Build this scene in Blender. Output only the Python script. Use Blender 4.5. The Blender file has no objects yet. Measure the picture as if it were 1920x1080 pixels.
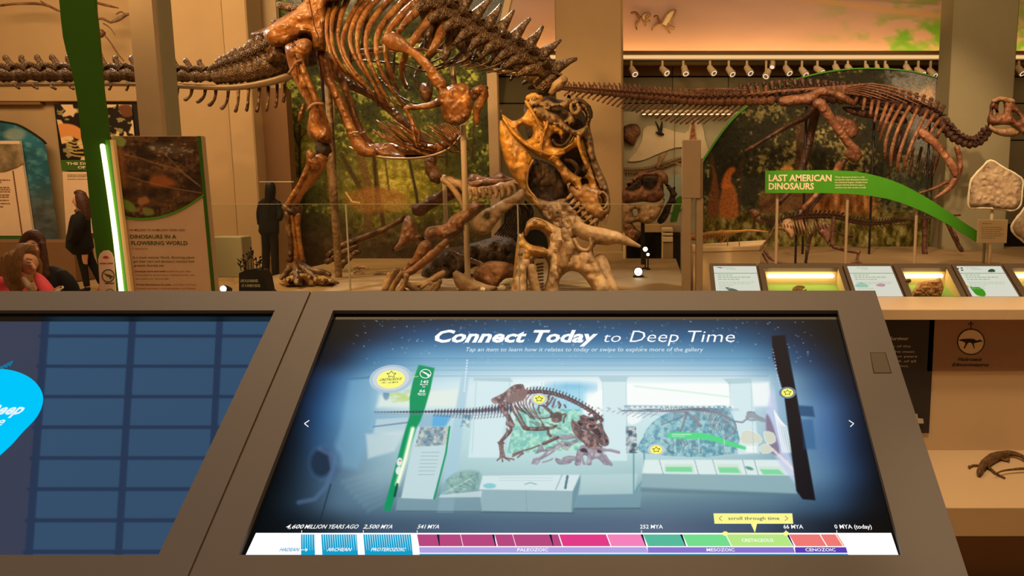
import bpy, math, random
import numpy as np
from mathutils import Vector, Matrix, geometry, noise

# ------------------------------------------------------------------ camera, world, lights, exposure
SC = bpy.context.scene
COL = SC.collection
FOC, CX, CY, PIT, CAMZ = 1400.0, 1220.0, 540.0, math.radians(7.5), 1.6
SP, CP = math.sin(PIT), math.cos(PIT)
cam_d = bpy.data.cameras.new('camera')
cam_d.sensor_width = 36.0
cam_d.lens = FOC / 1920 * 36
cam_d.shift_x = -(CX - 960) / 1920
cam_d.clip_start = 0.05
cam = bpy.data.objects.new('camera', cam_d)
cam.location = (0, 0, CAMZ)
cam.rotation_euler = (math.pi / 2 - PIT, 0, 0)
COL.objects.link(cam)
SC.camera = cam
SC.view_settings.view_transform = 'Standard'
SC.view_settings.look = 'None'
SC.view_settings.exposure = 0.0
SC.view_settings.gamma = 1.0
SC.view_settings.use_curve_mapping = False
SC.cycles.max_bounces = 6
SC.cycles.diffuse_bounces = 2
SC.cycles.transparent_max_bounces = 24
SC.cycles.sample_clamp_indirect = 3.0
W = bpy.data.worlds.new('world')
SC.world = W
W.use_nodes = True
W.node_tree.nodes['Background'].inputs[0].default_value = (1.0, 0.60, 0.26, 1)
W.node_tree.nodes['Background'].inputs[1].default_value = 0.20


def light(name, kind, loc, power, color, target=None, **kw):
    d = bpy.data.lights.new(name, kind)
    d.energy = power
    d.color = color
    for k, v in kw.items():
        setattr(d, k, v)
    o = bpy.data.objects.new(name, d)
    o.location = loc
    if target is not None:
        o.rotation_euler = (Vector(target) - Vector(loc)).to_track_quat('-Z', 'Y').to_euler()
    COL.objects.link(o)
    return o


WARM = (1.0, 0.66, 0.33)
AMB = (1.0, 0.60, 0.22)
light('hall_light', 'AREA', (-2, 3.6, 6.6), 300, WARM, (-1, 5, 0), shape='RECTANGLE', size=9, size_y=4)
light('gallery_light', 'AREA', (3.5, 9.6, 6.8), 170, WARM, (3.5, 12.5, 2), shape='RECTANGLE', size=8, size_y=2)
light('far_left_light', 'AREA', (-8.5, 9.0, 6.4), 380, WARM, (-8.5, 13.5, 2), shape='RECTANGLE', size=7, size_y=2)
light('case_light', 'SPOT', (-6.2, 5.2, 5.6), 1150, AMB, (-3.6, 9.2, 2.6), spot_size=0.95, spot_blend=0.5, shadow_soft_size=0.12)
light('case_light', 'SPOT', (-1.0, 4.6, 5.9), 700, AMB, (-2.6, 9.3, 3.4), spot_size=0.8, spot_blend=0.6, shadow_soft_size=0.12)
light('skull_light', 'SPOT', (-3.4, 5.9, 4.2), 760, (1.0, 0.60, 0.16), (-1.25, 9.0, 2.35), spot_size=0.34, spot_blend=0.5, shadow_soft_size=0.08)
light('horn_light', 'SPOT', (0.8, 6.2, 4.9), 800, (1.0, 0.74, 0.42), (-0.9, 8.3, 1.0), spot_size=0.42, spot_blend=0.6, shadow_soft_size=0.08)
light('rim_light', 'SPOT', (-4.5, 11.6, 6.6), 1300, (1.0, 0.9, 0.75), (-2.8, 9.4, 3.9), spot_size=1.0, spot_blend=0.5, shadow_soft_size=0.1)
light('rim_light', 'SPOT', (-8.6, 11.0, 5.2), 380, (1.0, 0.92, 0.8), (-6.6, 9.5, 3.6), spot_size=0.9, spot_blend=0.5, shadow_soft_size=0.1)
light('gallery_spot', 'SPOT', (1.4, 7.0, 5.6), 950, (1.0, 0.66, 0.36), (3.2, 11.8, 3.0), spot_size=0.7, spot_blend=0.6, shadow_soft_size=0.1)
light('gallery_spot', 'SPOT', (5.2, 7.0, 5.6), 850, (1.0, 0.66, 0.36), (4.9, 11.6, 3.2), spot_size=0.6, spot_blend=0.6, shadow_soft_size=0.1)
light('gallery_spot', 'SPOT', (2.6, 7.2, 4.8), 700, (1.0, 0.72, 0.42), (2.7, 10.2, 1.1), spot_size=0.7, spot_blend=0.6, shadow_soft_size=0.1)
light('rail_fill', 'SPOT', (1.3, 2.0, 3.9), 70, (1.0, 0.78, 0.5), (1.5, 3.9, 1.1), spot_size=0.7, spot_blend=0.8, shadow_soft_size=0.08)  # unseen spot added to brighten the objects in the rail cases
light('slab_fill', 'SPOT', (4.0, 6.4, 5.4), 800, (1.0, 0.72, 0.42), (4.6, 9.9, 2.1), spot_size=0.3, spot_blend=0.5, shadow_soft_size=0.1)  # unseen spot added because the stone slabs came out too dark
light('shelf_spot', 'SPOT', (1.1, 2.2, 4.2), 170, (1.0, 0.72, 0.42), (1.7, 3.0, 0.4), spot_size=0.6, spot_blend=0.8, shadow_soft_size=0.1)
light('kiosk_spot', 'SPOT', (0.9, 0.2, 3.6), 62, (1.0, 0.74, 0.42), (0.66, 1.35, 0.95), spot_size=0.22, spot_blend=1.0, shadow_soft_size=0.06)


# ------------------------------------------------------------------ geometry helpers
def ray(px, py):
    u, v = (px - CX) / FOC, (CY - py) / FOC
    return Vector((u, CP + v * SP, -SP + v * CP))


def P(px, py, Y):
    d = ray(px, py)
    t = Y / d.y
    return Vector((d.x * t, Y, CAMZ + d.z * t))


def PZ(px, py, z):
    d = ray(px, py)
    t = (z - CAMZ) / d.z
    return Vector((d.x * t, d.y * t, z))


def proj(V):
    """world point(s) -> photograph pixels"""
    V = np.asarray(V, float)
    x, y, z = V[..., 0], V[..., 1], V[..., 2] - CAMZ
    dep = y * CP - z * SP
    up = y * SP + z * CP
    return CX + FOC * x / dep, CY - FOC * up / dep


def pm(Y):
    return Y / FOC


BASE = {}


def srgb(c):
    return tuple(((x / 255) / 12.92 if x / 255 <= 0.04045 else ((x / 255 + 0.055) / 1.055) ** 2.4) for x in c)


def empty(name, label, cat, loc=(0, 0, 0), group=None, kind=None):
    o = bpy.data.objects.new(name, None)
    o.location = loc
    o.empty_display_size = 0.1
    COL.objects.link(o)
    BASE[o.name] = Vector(loc)
    if label:
        o['label'] = label
    if cat:
        o['category'] = cat
    if group:
        o['group'] = group
    if kind:
        o['kind'] = kind
    return o


def mk(name, vf, mat, parent=None, label=None, cat=None, group=None, kind=None, smooth=False, base=None):
    """one mesh object; vf = (verts, faces) in world coordinates"""
    v, f = vf
    A = np.array([tuple(p) for p in v], dtype=float).reshape(-1, 3)
    if parent is not None:
        off = BASE[parent.name]
    elif base is not None:
        off = Vector(base)
    else:
        off = Vector(((A[:, 0].min() + A[:, 0].max()) / 2, (A[:, 1].min() + A[:, 1].max()) / 2, A[:, 2].min()))
    A = A - np.array(off)
    me = bpy.data.meshes.new(name)
    me.from_pydata(A.tolist(), [], [tuple(q) for q in f])
    if smooth:
        me.polygons.foreach_set('use_smooth', [True] * len(me.polygons))
    me.materials.append(mat)
    me.update()
    o = bpy.data.objects.new(name, me)
    COL.objects.link(o)
    if parent is not None:
        o.parent = parent
        BASE[o.name] = off.copy()
    else:
        o.location = off
        BASE[o.name] = off.copy()
    if label:
        o['label'] = label
    if cat:
        o['category'] = cat
    if group:
        o['group'] = group
    if kind:
        o['kind'] = kind
    return o


def join(*vfs):
    V, F = [], []
    for v, f in vfs:
        n = len(V)
        V.extend([tuple(p) for p in v])
        F.extend([tuple(i + n for i in q) for q in f])
    return V, F


def box(x0, x1, y0, y1, z0, z1, bev=0.0):
    if bev <= 0:
        v = [(x, y, z) for x in (x0, x1) for y in (y0, y1) for z in (z0, z1)]
        f = [(0, 1, 3, 2), (4, 6, 7, 5), (0, 4, 5, 1), (2, 3, 7, 6), (0, 2, 6, 4), (1, 5, 7, 3)]
        return v, f
    b = bev
    v, idx = [], {}
    for i, x in enumerate((x0, x1)):
        for j, y in enumerate((y0, y1)):
            for k, z in enumerate((z0, z1)):
                sx, sy, sz = (1, -1)[i], (1, -1)[j], (1, -1)[k]
                idx[(i, j, k, 0)] = len(v); v.append((x, y + sy * b, z + sz * b))
                idx[(i, j, k, 1)] = len(v); v.append((x + sx * b, y, z + sz * b))
                idx[(i, j, k, 2)] = len(v); v.append((x + sx * b, y + sy * b, z))
    f = []
    R = (0, 1)
    for i in R:
        f.append([idx[(i, j, k, 0)] for j, k in ((0, 0), (1, 0), (1, 1), (0, 1))])
        f.append([idx[(j, i, k, 1)] for j, k in ((0, 0), (1, 0), (1, 1), (0, 1))])
        f.append([idx[(j, k, i, 2)] for j, k in ((0, 0), (1, 0), (1, 1), (0, 1))])
    for a in R:
        for c in R:
            f.append([idx[(0, a, c, 1)], idx[(1, a, c, 1)], idx[(1, a, c, 2)], idx[(0, a, c, 2)]])
            f.append([idx[(a, 0, c, 0)], idx[(a, 1, c, 0)], idx[(a, 1, c, 2)], idx[(a, 0, c, 2)]])
            f.append([idx[(a, c, 0, 0)], idx[(a, c, 1, 0)], idx[(a, c, 1, 1)], idx[(a, c, 0, 1)]])
    for i in R:
        for j in R:
            for k in R:
                f.append([idx[(i, j, k, q)] for q in (0, 1, 2)])
    return v, f


def pbox(px0, px1, py0, py1, Y, dY=0.1, bev=0.0, z0=None, z1=None):
    """upright box whose front face spans the given pixels at depth Y"""
    pym = (py0 + py1) / 2
    a, b = P(px0, pym, Y), P(px1, pym, Y)
    zt = P((px0 + px1) / 2, py0, Y).z if z1 is None else z1
    zb = P((px0 + px1) / 2, py1, Y).z if z0 is None else z0
    return box(a.x, b.x, Y, Y + dY, zb, zt, bev)


def prism(pts, n):
    """flat polygon of world points extruded by vector n (convex or simple)"""
    k = len(pts)
    v = [Vector(p) for p in pts] + [Vector(p) + Vector(n) for p in pts]
    tri = geometry.tessellate_polygon([[Vector(p) for p in pts]])
    f = [tuple(t) for t in tri] + [tuple(i + k for i in reversed(t)) for t in tri]
    f += [(i, (i + 1) % k, (i + 1) % k + k, i + k) for i in range(k)]
    return v, f


def cr(pts, n, closed=False):
    """Catmull-Rom resampling of tuples"""
    A = np.array(pts, float)
    m = len(A)
    out = []
    segs = m if closed else m - 1
    for i in range(segs):
        if closed:
            p0, p1, p2, p3 = A[(i - 1) % m], A[i], A[(i + 1) % m], A[(i + 2) % m]
        else:
            p0, p1, p2, p3 = A[max(i - 1, 0)], A[i], A[i + 1], A[min(i + 2, m - 1)]
        for k in range(n):
            t = k / n
            out.append(0.5 * (2 * p1 + (p2 - p0) * t + (2 * p0 - 5 * p1 + 4 * p2 - p3) * t * t + (3 * p1 - p0 - 3 * p2 + p3) * t ** 3))
    if not closed:
        out.append(A[-1])
    return np.array(out)


def tube(pts, n=8, sub=3, flat=1.0, flatdir=None, bump=0.0, seed=0.0, caps=True):
    """pts: (x, y, z, r). closed, rounded tube"""
    Q = cr(pts, sub) if sub > 1 and len(pts) > 2 else np.array(pts, float)
    C = Q[:, :3]
    R = np.maximum(np.abs(Q[:, 3]), 1e-4)
    T = np.gradient(C, axis=0)
    T /= np.linalg.norm(T, axis=1)[:, None] + 1e-9
    if caps:
        C = np.vstack([C[:1] - T[:1] * R[0] * 0.55, C, C[-1:] + T[-1:] * R[-1] * 0.55])
        R = np.concatenate([[R[0] * 0.55], R, [R[-1] * 0.55]])
        T = np.vstack([T[:1], T, T[-1:]])
    ref = np.array(flatdir if flatdir is not None else (0, 1, 0), float)
    V, Fc = [], []
    for i in range(len(C)):
        s = np.cross(T[i], ref)
        if np.linalg.norm(s) < 1e-3:
            s = np.cross(T[i], (0.3, 0.2, 1))
        s /= np.linalg.norm(s)
        d = np.cross(s, T[i])
        for k in range(n):
            a = 2 * math.pi * k / n
            r = R[i]
            q = C[i] + (s * math.cos(a) + d * math.sin(a) * flat) * r
            if bump:
                w = noise.noise(Vector(q) * (0.9 / max(r, 0.02)) + Vector((seed, seed, 0)))
                q = C[i] + (s * math.cos(a) + d * math.sin(a) * flat) * r * (1 + bump * w)
            V.append(tuple(q))
    m = len(C)
    for i in range(m - 1):
        for k in range(n):
            a, b = i * n + k, i * n + (k + 1) % n
            Fc.append((a, b, b + n, a + n))
    Fc.append(tuple(reversed(range(n))))
    Fc.append(tuple(range((m - 1) * n, m * n)))
    return V, Fc


STROKES = {}


def ptube(pts, Y, key=None, **kw):
    """pts: (px, py, r_px[, dY])"""
    if key:
        STROKES.setdefault(key, []).append([(p[0], p[1], p[2]) for p in pts])
    w = []
    for p in pts:
        yy = Y + (p[3] if len(p) > 3 else 0)
        q = P(p[0], p[1], yy)
        w.append((q.x, q.y, q.z, p[2] * pm(yy)))
    return tube(w, **kw)


def inside(px, py, poly):
    poly = np.asarray(poly, float)
    x, y = np.asarray(px, float), np.asarray(py, float)
    r = np.zeros(x.shape, bool)
    j = len(poly) - 1
    for i in range(len(poly)):
        xi, yi, xj, yj = poly[i][0], poly[i][1], poly[j][0], poly[j][1]
        if yi != yj:
            r ^= ((yi > y) != (yj > y)) & (x < (xj - xi) * (y - yi) / (yj - yi) + xi)
        j = i
    return r


def edist(x, y, poly, closed=True):
    poly = np.asarray(poly, float)
    d = np.full(np.shape(x), 1e9)
    m = len(poly)
    for i in range(m if closed else m - 1):
        a, b = poly[i], poly[(i + 1) % m]
        ab = b - a
        L = ab @ ab + 1e-12
        t = np.clip(((x - a[0]) * ab[0] + (y - a[1]) * ab[1]) / L, 0, 1)
        d = np.minimum(d, np.hypot(x - a[0] - t * ab[0], y - a[1] - t * ab[1]))
    return d


def plate(outline, Y, T, holes=(), R=8.0, s=5.0, bump=0.25, seed=1.0, depth=None, smooth_n=3, freq=0.09, key=None, both=True, fn=None):
    """inflated bone-like solid: outline and holes in pixels, T full thickness in m, R rounding width in px,
    depth(px,py) extra depth in m"""
    fn = fn or P
    O = cr([p[:2] for p in outline], smooth_n, True) if smooth_n > 1 else np.array(outline, float)
    H = [cr([p[:2] for p in h], smooth_n, True) for h in holes]
    if key:
        STROKES.setdefault(key + '_poly', []).append((O, H))
    x0, y0 = O.min(0)
    x1, y1 = O.max(0)
    gx, gy = np.meshgrid(np.arange(x0 + s / 2, x1, s), np.arange(y0 + s / 2, y1, s))
    gx = gx + (np.arange(gx.shape[0]) % 2)[:, None] * s / 2
    gx, gy = gx.ravel(), gy.ravel()
    ok = inside(gx, gy, O)
    dd = edist(gx, gy, O)
    for h in H:
        ok &= ~inside(gx, gy, h)
        dd = np.minimum(dd, edist(gx, gy, h))
    ok &= dd > s * 0.45
    pts = [Vector(p) for p in O]
    edges = [(i, (i + 1) % len(O)) for i in range(len(O))]
    for h in H:
        n = len(pts)
        pts += [Vector(p) for p in h]
        edges += [(n + i, n + (i + 1) % len(h)) for i in range(len(h))]
    pts += [Vector((a, b)) for a, b in zip(gx[ok], gy[ok])]
    vo, _, fo, *_ = geometry.delaunay_2d_cdt(pts, edges, [], 0, 1e-4)
    V2 = np.array([(v.x, v.y) for v in vo])
    Fc = np.array([f for f in fo if len(f) == 3])
    c = V2[Fc].mean(1)
    keep = inside(c[:, 0], c[:, 1], O)
    for h in H:
        keep &= ~inside(c[:, 0], c[:, 1], h)
    Fc = Fc[keep]
    d = edist(V2[:, 0], V2[:, 1], O)
    for h in H:
        d = np.minimum(d, edist(V2[:, 0], V2[:, 1], h))
    u = 1 - np.clip(d / R, 0, 1)
    t = T / 2 * np.sqrt(np.clip(1 - u * u, 0, 1))
    V, front, back = [], [], []
    for i, (a, b) in enumerate(V2):
        dy = depth(a, b) if depth else 0.0
        if d[i] < 1e-2:
            V.append(tuple(fn(a, b, Y + dy)))
            front.append(len(V) - 1)
            back.append(len(V) - 1)
        else:
            w = noise.fractal(Vector((a * freq + seed, b * freq, seed)), 0.8, 2.2, 3) * bump
            V.append(tuple(fn(a, b, Y + dy - t[i] * (1 + w))))
            front.append(len(V) - 1)
            V.append(tuple(fn(a, b, Y + dy + t[i])))
            back.append(len(V) - 1)
    faces = []
    for a, b, c3 in Fc:
        faces.append((front[a], front[b], front[c3]))
        faces.append((back[c3], back[b], back[a]))
    return V, faces


# ------------------------------------------------------------------ materials
def new_mat(name):
    m = bpy.data.materials.new(name)
    m.use_nodes = True
    nt = m.node_tree
    return m, nt, nt.nodes['Principled BSDF']


def pmat(name, c, rough=0.6, metal=0.0, var=0.08, vscale=6.0, bump=0.0, bscale=60.0, spec=0.4, lin=False, emis=None, estr=0.0):
    m, nt, b = new_mat(name)
    c = c if lin else srgb(c)
    N, L = nt.nodes, nt.links
    tc = N.new('ShaderNodeTexCoord')
    if var > 0:
        no = N.new('ShaderNodeTexNoise')
        no.inputs['Scale'].default_value = vscale
        no.inputs['Detail'].default_value = 4
        L.new(tc.outputs['Object'], no.inputs['Vector'])
        cr_ = N.new('ShaderNodeValToRGB')
        cr_.color_ramp.elements[0].position = 0.3
        cr_.color_ramp.elements[1].position = 0.7
        cr_.color_ramp.elements[0].color = tuple(x * (1 - var) for x in c) + (1,)
        cr_.color_ramp.elements[1].color = tuple(min(1, x * (1 + var)) for x in c) + (1,)
        L.new(no.outputs[0], cr_.inputs[0])
        L.new(cr_.outputs[0], b.inputs['Base Color'])
    else:
        b.inputs['Base Color'].default_value = c + (1,)
    b.inputs['Roughness'].default_value = rough
    b.inputs['Metallic'].default_value = metal
    b.inputs['Specular IOR Level'].default_value = spec
    if bump > 0:
        n2 = N.new('ShaderNodeTexNoise')
        n2.inputs['Scale'].default_value = bscale
        n2.inputs['Detail'].default_value = 3
        L.new(tc.outputs['Object'], n2.inputs['Vector'])
        bp = N.new('ShaderNodeBump')
        bp.inputs['Strength'].default_value = bump
        bp.inputs['Distance'].default_value = 0.02
        L.new(n2.outputs[0], bp.inputs['Height'])
        L.new(bp.outputs[0], b.inputs['Normal'])
    if emis is not None:
        b.inputs['Emission Color'].default_value = srgb(emis) + (1,)
        b.inputs['Emission Strength'].default_value = estr
    return m


def bone_mat(name, dark, mid, lightc, rough=0.38, scale=5.0, bump=0.5):
    m, nt, b = new_mat(name)
    N, L = nt.nodes, nt.links
    tc = N.new('ShaderNodeTexCoord')
    no = N.new('ShaderNodeTexNoise')
    no.inputs['Scale'].default_value = scale
    no.inputs['Detail'].default_value = 7
    no.inputs['Roughness'].default_value = 0.65
    L.new(tc.outputs['Object'], no.inputs['Vector'])
    r = N.new('ShaderNodeValToRGB')
    e = r.color_ramp.elements
    e[0].position, e[0].color = 0.30, srgb(dark) + (1,)
    e[1].position, e[1].color = 0.72, srgb(lightc) + (1,)
    q = e.new(0.5)
    q.color = srgb(mid) + (1,)
    L.new(no.outputs[0], r.inputs[0])
    L.new(r.outputs[0], b.inputs['Base Color'])
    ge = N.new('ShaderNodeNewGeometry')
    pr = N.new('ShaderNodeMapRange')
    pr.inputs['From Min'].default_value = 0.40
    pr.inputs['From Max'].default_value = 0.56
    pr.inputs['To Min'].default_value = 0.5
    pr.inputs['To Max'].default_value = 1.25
    L.new(ge.outputs['Pointiness'], pr.inputs['Value'])  # creases darker, edges lighter: shade put into the bone colour
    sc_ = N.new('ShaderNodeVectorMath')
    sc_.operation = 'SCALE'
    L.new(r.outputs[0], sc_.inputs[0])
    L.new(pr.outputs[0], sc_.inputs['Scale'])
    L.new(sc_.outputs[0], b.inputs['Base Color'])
    b.inputs['Roughness'].default_value = rough
    n2 = N.new('ShaderNodeTexNoise')
    n2.noise_type = 'RIDGED_MULTIFRACTAL'
    n2.inputs['Scale'].default_value = 13
    n2.inputs['Detail'].default_value = 6
    L.new(tc.outputs['Object'], n2.inputs['Vector'])
    bp = N.new('ShaderNodeBump')
    bp.inputs['Strength'].default_value = min(1.0, bump * 1.8)
    bp.inputs['Distance'].default_value = 0.035
    L.new(n2.outputs[0], bp.inputs['Height'])
    L.new(bp.outputs[0], b.inputs['Normal'])
    return m


def emat(name, c, strength=1.0, gloss=False):
    """something that gives off light (lamp, screen graphics)"""
    m, nt, b = new_mat(name)
    b.inputs['Base Color'].default_value = (0, 0, 0, 1)
    b.inputs['Specular IOR Level'].default_value = 0.2 if gloss else 0.0
    b.inputs['Roughness'].default_value = 0.3
    b.inputs['Emission Color'].default_value = srgb(c) + (1,)
    b.inputs['Emission Strength'].default_value = strength
    return m


def vcol_mat(name, emission=False, rough=0.6, leaf=0.0, spec=0.25, gain=1.0):
    m, nt, b = new_mat(name)
    N, L = nt.nodes, nt.links
    a = N.new('ShaderNodeAttribute')
    a.attribute_name = 'print'
    out = a.outputs['Color']
    if gain != 1.0:
        gn = N.new('ShaderNodeVectorMath')
        gn.operation = 'SCALE'
        gn.inputs['Scale'].default_value = gain
        L.new(out, gn.inputs[0])
        out = gn.outputs[0]
    if leaf:
        tc = N.new('ShaderNodeTexCoord')
        vo = N.new('ShaderNodeTexVoronoi')
        vo.inputs['Scale'].default_value = 34
        L.new(tc.outputs['Object'], vo.inputs['Vector'])
        mr = N.new('ShaderNodeMapRange')
        mr.inputs['From Min'].default_value = 0.1
        mr.inputs['From Max'].default_value = 0.8
        mr.inputs['To Min'].default_value = 1 + leaf
        mr.inputs['To Max'].default_value = 1 - leaf
        L.new(vo.outputs['Distance'], mr.inputs['Value'])
        mu = N.new('ShaderNodeVectorMath')
        mu.operation = 'SCALE'
        L.new(out, mu.inputs[0])
        L.new(mr.outputs[0], mu.inputs['Scale'])
        out = mu.outputs[0]
    if emission:
        b.inputs['Base Color'].default_value = (0.0, 0.0, 0.0, 1)
        L.new(out, b.inputs['Emission Color'])
        b.inputs['Emission Strength'].default_value = 1.0
    else:
        L.new(out, b.inputs['Base Color'])
    b.inputs['Roughness'].default_value = rough
    b.inputs['Specular IOR Level'].default_value = spec
    return m


def glass_mat(name, tint=(0.96, 0.97, 0.95), rough=0.0, refl=1.0):
    m = bpy.data.materials.new(name)
    m.use_nodes = True
    nt = m.node_tree
    N, L = nt.nodes, nt.links
    N.clear()
    o = N.new('ShaderNodeOutputMaterial')
    t = N.new('ShaderNodeBsdfTransparent')
    t.inputs[0].default_value = tint + (1,)
    g = N.new('ShaderNodeBsdfGlossy')
    g.inputs['Roughness'].default_value = rough
    fr = N.new('ShaderNodeFresnel')
    fr.inputs['IOR'].default_value = 1.0 + 0.3 * refl
    mx = N.new('ShaderNodeMixShader')
    ge = N.new('ShaderNodeNewGeometry')
    sb = N.new('ShaderNodeMath')
    sb.operation = 'SUBTRACT'
    sb.inputs[0].default_value = 1.0
    L.new(ge.outputs['Backfacing'], sb.inputs[1])
    ml = N.new('ShaderNodeMath')
    ml.operation = 'MULTIPLY'
    L.new(sb.outputs[0], ml.inputs[0])
    L.new(fr.outputs[0], ml.inputs[1])
    L.new(ml.outputs[0], mx.inputs[0])
    L.new(t.outputs[0], mx.inputs[1])
    L.new(g.outputs[0], mx.inputs[2])
    L.new(mx.outputs[0], o.inputs[0])
    return m


M = {}
M['wall'] = pmat('tan_plaster', (180, 150, 110), 0.8, var=0.05, vscale=1.5, bump=0.05)
M['wall_dark'] = pmat('brown_plaster', (124, 90, 58), 0.8, var=0.06, vscale=2)
M['wall_grey'] = pmat('grey_green_wall', (140, 132, 104), 0.8, var=0.05, vscale=2)
M['cream'] = pmat('cream_paint', (216, 190, 150), 0.7, var=0.04, vscale=2)
M['floor'] = pmat('stone_floor', (188, 160, 122), 0.35, var=0.10, vscale=1.6, bump=0.03)
M['plinth'] = pmat('plinth_paint', (150, 124, 90), 0.6, var=0.05, vscale=3)
M['shelf'] = pmat('shelf_laminate', (214, 184, 146), 0.45, var=0.03, vscale=2)
M['kiosk'] = pmat('bronze_grey_powder_coat', (128, 122, 124), 0.42, metal=0.15, var=0.03, vscale=3, bump=0.04, bscale=900)
M['kiosk_edge'] = pmat('worn_bronze_edge', (150, 126, 104), 0.35, metal=0.3, var=0.05)
M['black'] = pmat('black_glass', (4, 7, 14), 0.08, var=0, spec=0.5)
M['dark'] = pmat('dark_metal', (26, 22, 20), 0.5, var=0.1)
M['brown_frame'] = pmat('brown_case_frame', (104, 86, 70), 0.5, var=0.05)
M['steel'] = pmat('brushed_steel', (150, 128, 100), 0.4, metal=0.6, var=0.05)
M['tanpost'] = pmat('tan_painted_post', (176, 150, 118), 0.6, var=0.04)
M['green'] = pmat('green_paint', (74, 158, 30), 0.5, var=0.04)
M['green_dark'] = pmat('deep_green_paint', (50, 96, 6), 0.45, var=0.04)
M['green_band'] = pmat('green_vinyl', (62, 104, 34), 0.6, var=0.04)
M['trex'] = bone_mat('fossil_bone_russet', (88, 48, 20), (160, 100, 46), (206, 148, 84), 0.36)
M['trex_far'] = bone_mat('fossil_bone_far_shade', (60, 34, 18), (112, 68, 36), (150, 102, 60), 0.45)  # far-side copy of the bone, with shade put in as darker colour
M['trex_verte'] = bone_mat('fossil_bone_dark', (54, 34, 20), (100, 68, 40), (176, 136, 94), 0.4)  # vertebra bone; its darker colour holds the shade of the unlit tail
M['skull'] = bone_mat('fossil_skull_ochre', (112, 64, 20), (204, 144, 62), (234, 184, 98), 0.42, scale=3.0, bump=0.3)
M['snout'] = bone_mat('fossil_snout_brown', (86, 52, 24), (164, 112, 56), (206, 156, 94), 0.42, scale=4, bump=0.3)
M['specimen'] = pmat('tan_specimen', (206, 158, 104), 0.8, var=0.25, vscale=30, bump=0.6, bscale=60)
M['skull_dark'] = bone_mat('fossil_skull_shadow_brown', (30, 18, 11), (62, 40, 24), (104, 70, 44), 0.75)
M['skull_grey'] = bone_mat('fossil_skull_grey', (96, 70, 48), (168, 132, 96), (208, 174, 136), 0.5, scale=6)
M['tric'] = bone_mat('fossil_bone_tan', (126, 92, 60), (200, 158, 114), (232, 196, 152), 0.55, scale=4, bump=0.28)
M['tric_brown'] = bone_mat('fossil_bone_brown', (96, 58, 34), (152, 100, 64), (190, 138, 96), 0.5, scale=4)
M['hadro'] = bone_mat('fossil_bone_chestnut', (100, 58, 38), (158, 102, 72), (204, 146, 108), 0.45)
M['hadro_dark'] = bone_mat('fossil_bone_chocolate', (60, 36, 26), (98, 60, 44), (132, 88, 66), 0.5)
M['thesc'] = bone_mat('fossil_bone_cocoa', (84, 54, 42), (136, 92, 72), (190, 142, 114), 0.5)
M['pale_bone'] = bone_mat('pale_bone', (150, 112, 74), (206, 160, 116), (236, 198, 150), 0.6)
M['stone'] = bone_mat('pinkish_stone', (150, 116, 90), (206, 176, 142), (226, 198, 160), 0.8, scale=12, bump=0.8)
M['plaster'] = pmat('white_plaster_jacket', (238, 222, 190), 0.8, var=0.05, bump=0.3, bscale=40)
M['rock'] = bone_mat('tan_rock', (150, 112, 72), (204, 162, 112), (236, 198, 146), 0.8, scale=6, bump=1.0)
M['white_lamp'] = emat('lamp_glow', (255, 238, 205), 6.0)
M['lamp_small'] = emat('lamp_glow_small', (255, 225, 190), 1.0)
M['tube'] = emat('tube_light', (255, 230, 172), 2.4)
M['cove'] = emat('cove_light', (255, 200, 116), 13.0)
M['ledge_glow'] = emat('painted_ledge_glow', (255, 204, 140), 0.9)  # light on the ledge front, put in as emission
M['glass'] = glass_mat('clear_glass')
M['glass_edge'] = pmat('glass_edge', (196, 190, 160), 0.2, var=0, spec=0.8)
M['spot_body'] = pmat('cream_spot_housing', (212, 188, 152), 0.5, var=0.03)
M['skin'] = pmat('skin', (206, 150, 118), 0.6, var=0.03)
M['blond'] = pmat('dark_blonde_hair', (120, 84, 50), 0.5, var=0.3, vscale=30, bump=0.4, bscale=80)
M['brown_hair'] = pmat('brown_hair', (74, 42, 28), 0.5, var=0.3, vscale=30, bump=0.4, bscale=80)
M['black_hair'] = pmat('black_hair', (16, 11, 9), 0.5, var=0.3, vscale=30)
M['pink'] = pmat('pink_jacket', (214, 74, 84), 0.8, var=0.1, vscale=12, bump=0.3, bscale=20)
M['black_cloth'] = pmat('black_cloth', (16, 13, 12), 0.9, var=0.2, vscale=12)
M['ink'] = pmat('dark_ink', (30, 20, 14), 0.7, var=0)
M['ink_brown'] = pmat('brown_ink', (118, 72, 36), 0.7, var=0)
M['ink_green'] = pmat('green_ink', (70, 84, 16), 0.7, var=0)
M['ink_grey'] = pmat('grey_ink', (150, 140, 110), 0.7, var=0)
M['ink_cream'] = pmat('cream_ink', (245, 225, 190), 0.7, var=0)
M['ink_red'] = pmat('red_ink', (190, 50, 40), 0.7, var=0)
M['bronze'] = pmat('bronze_casting', (112, 82, 50), 0.35, metal=0.3, var=0.3, vscale=30, bump=0.6, bscale=120)


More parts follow.
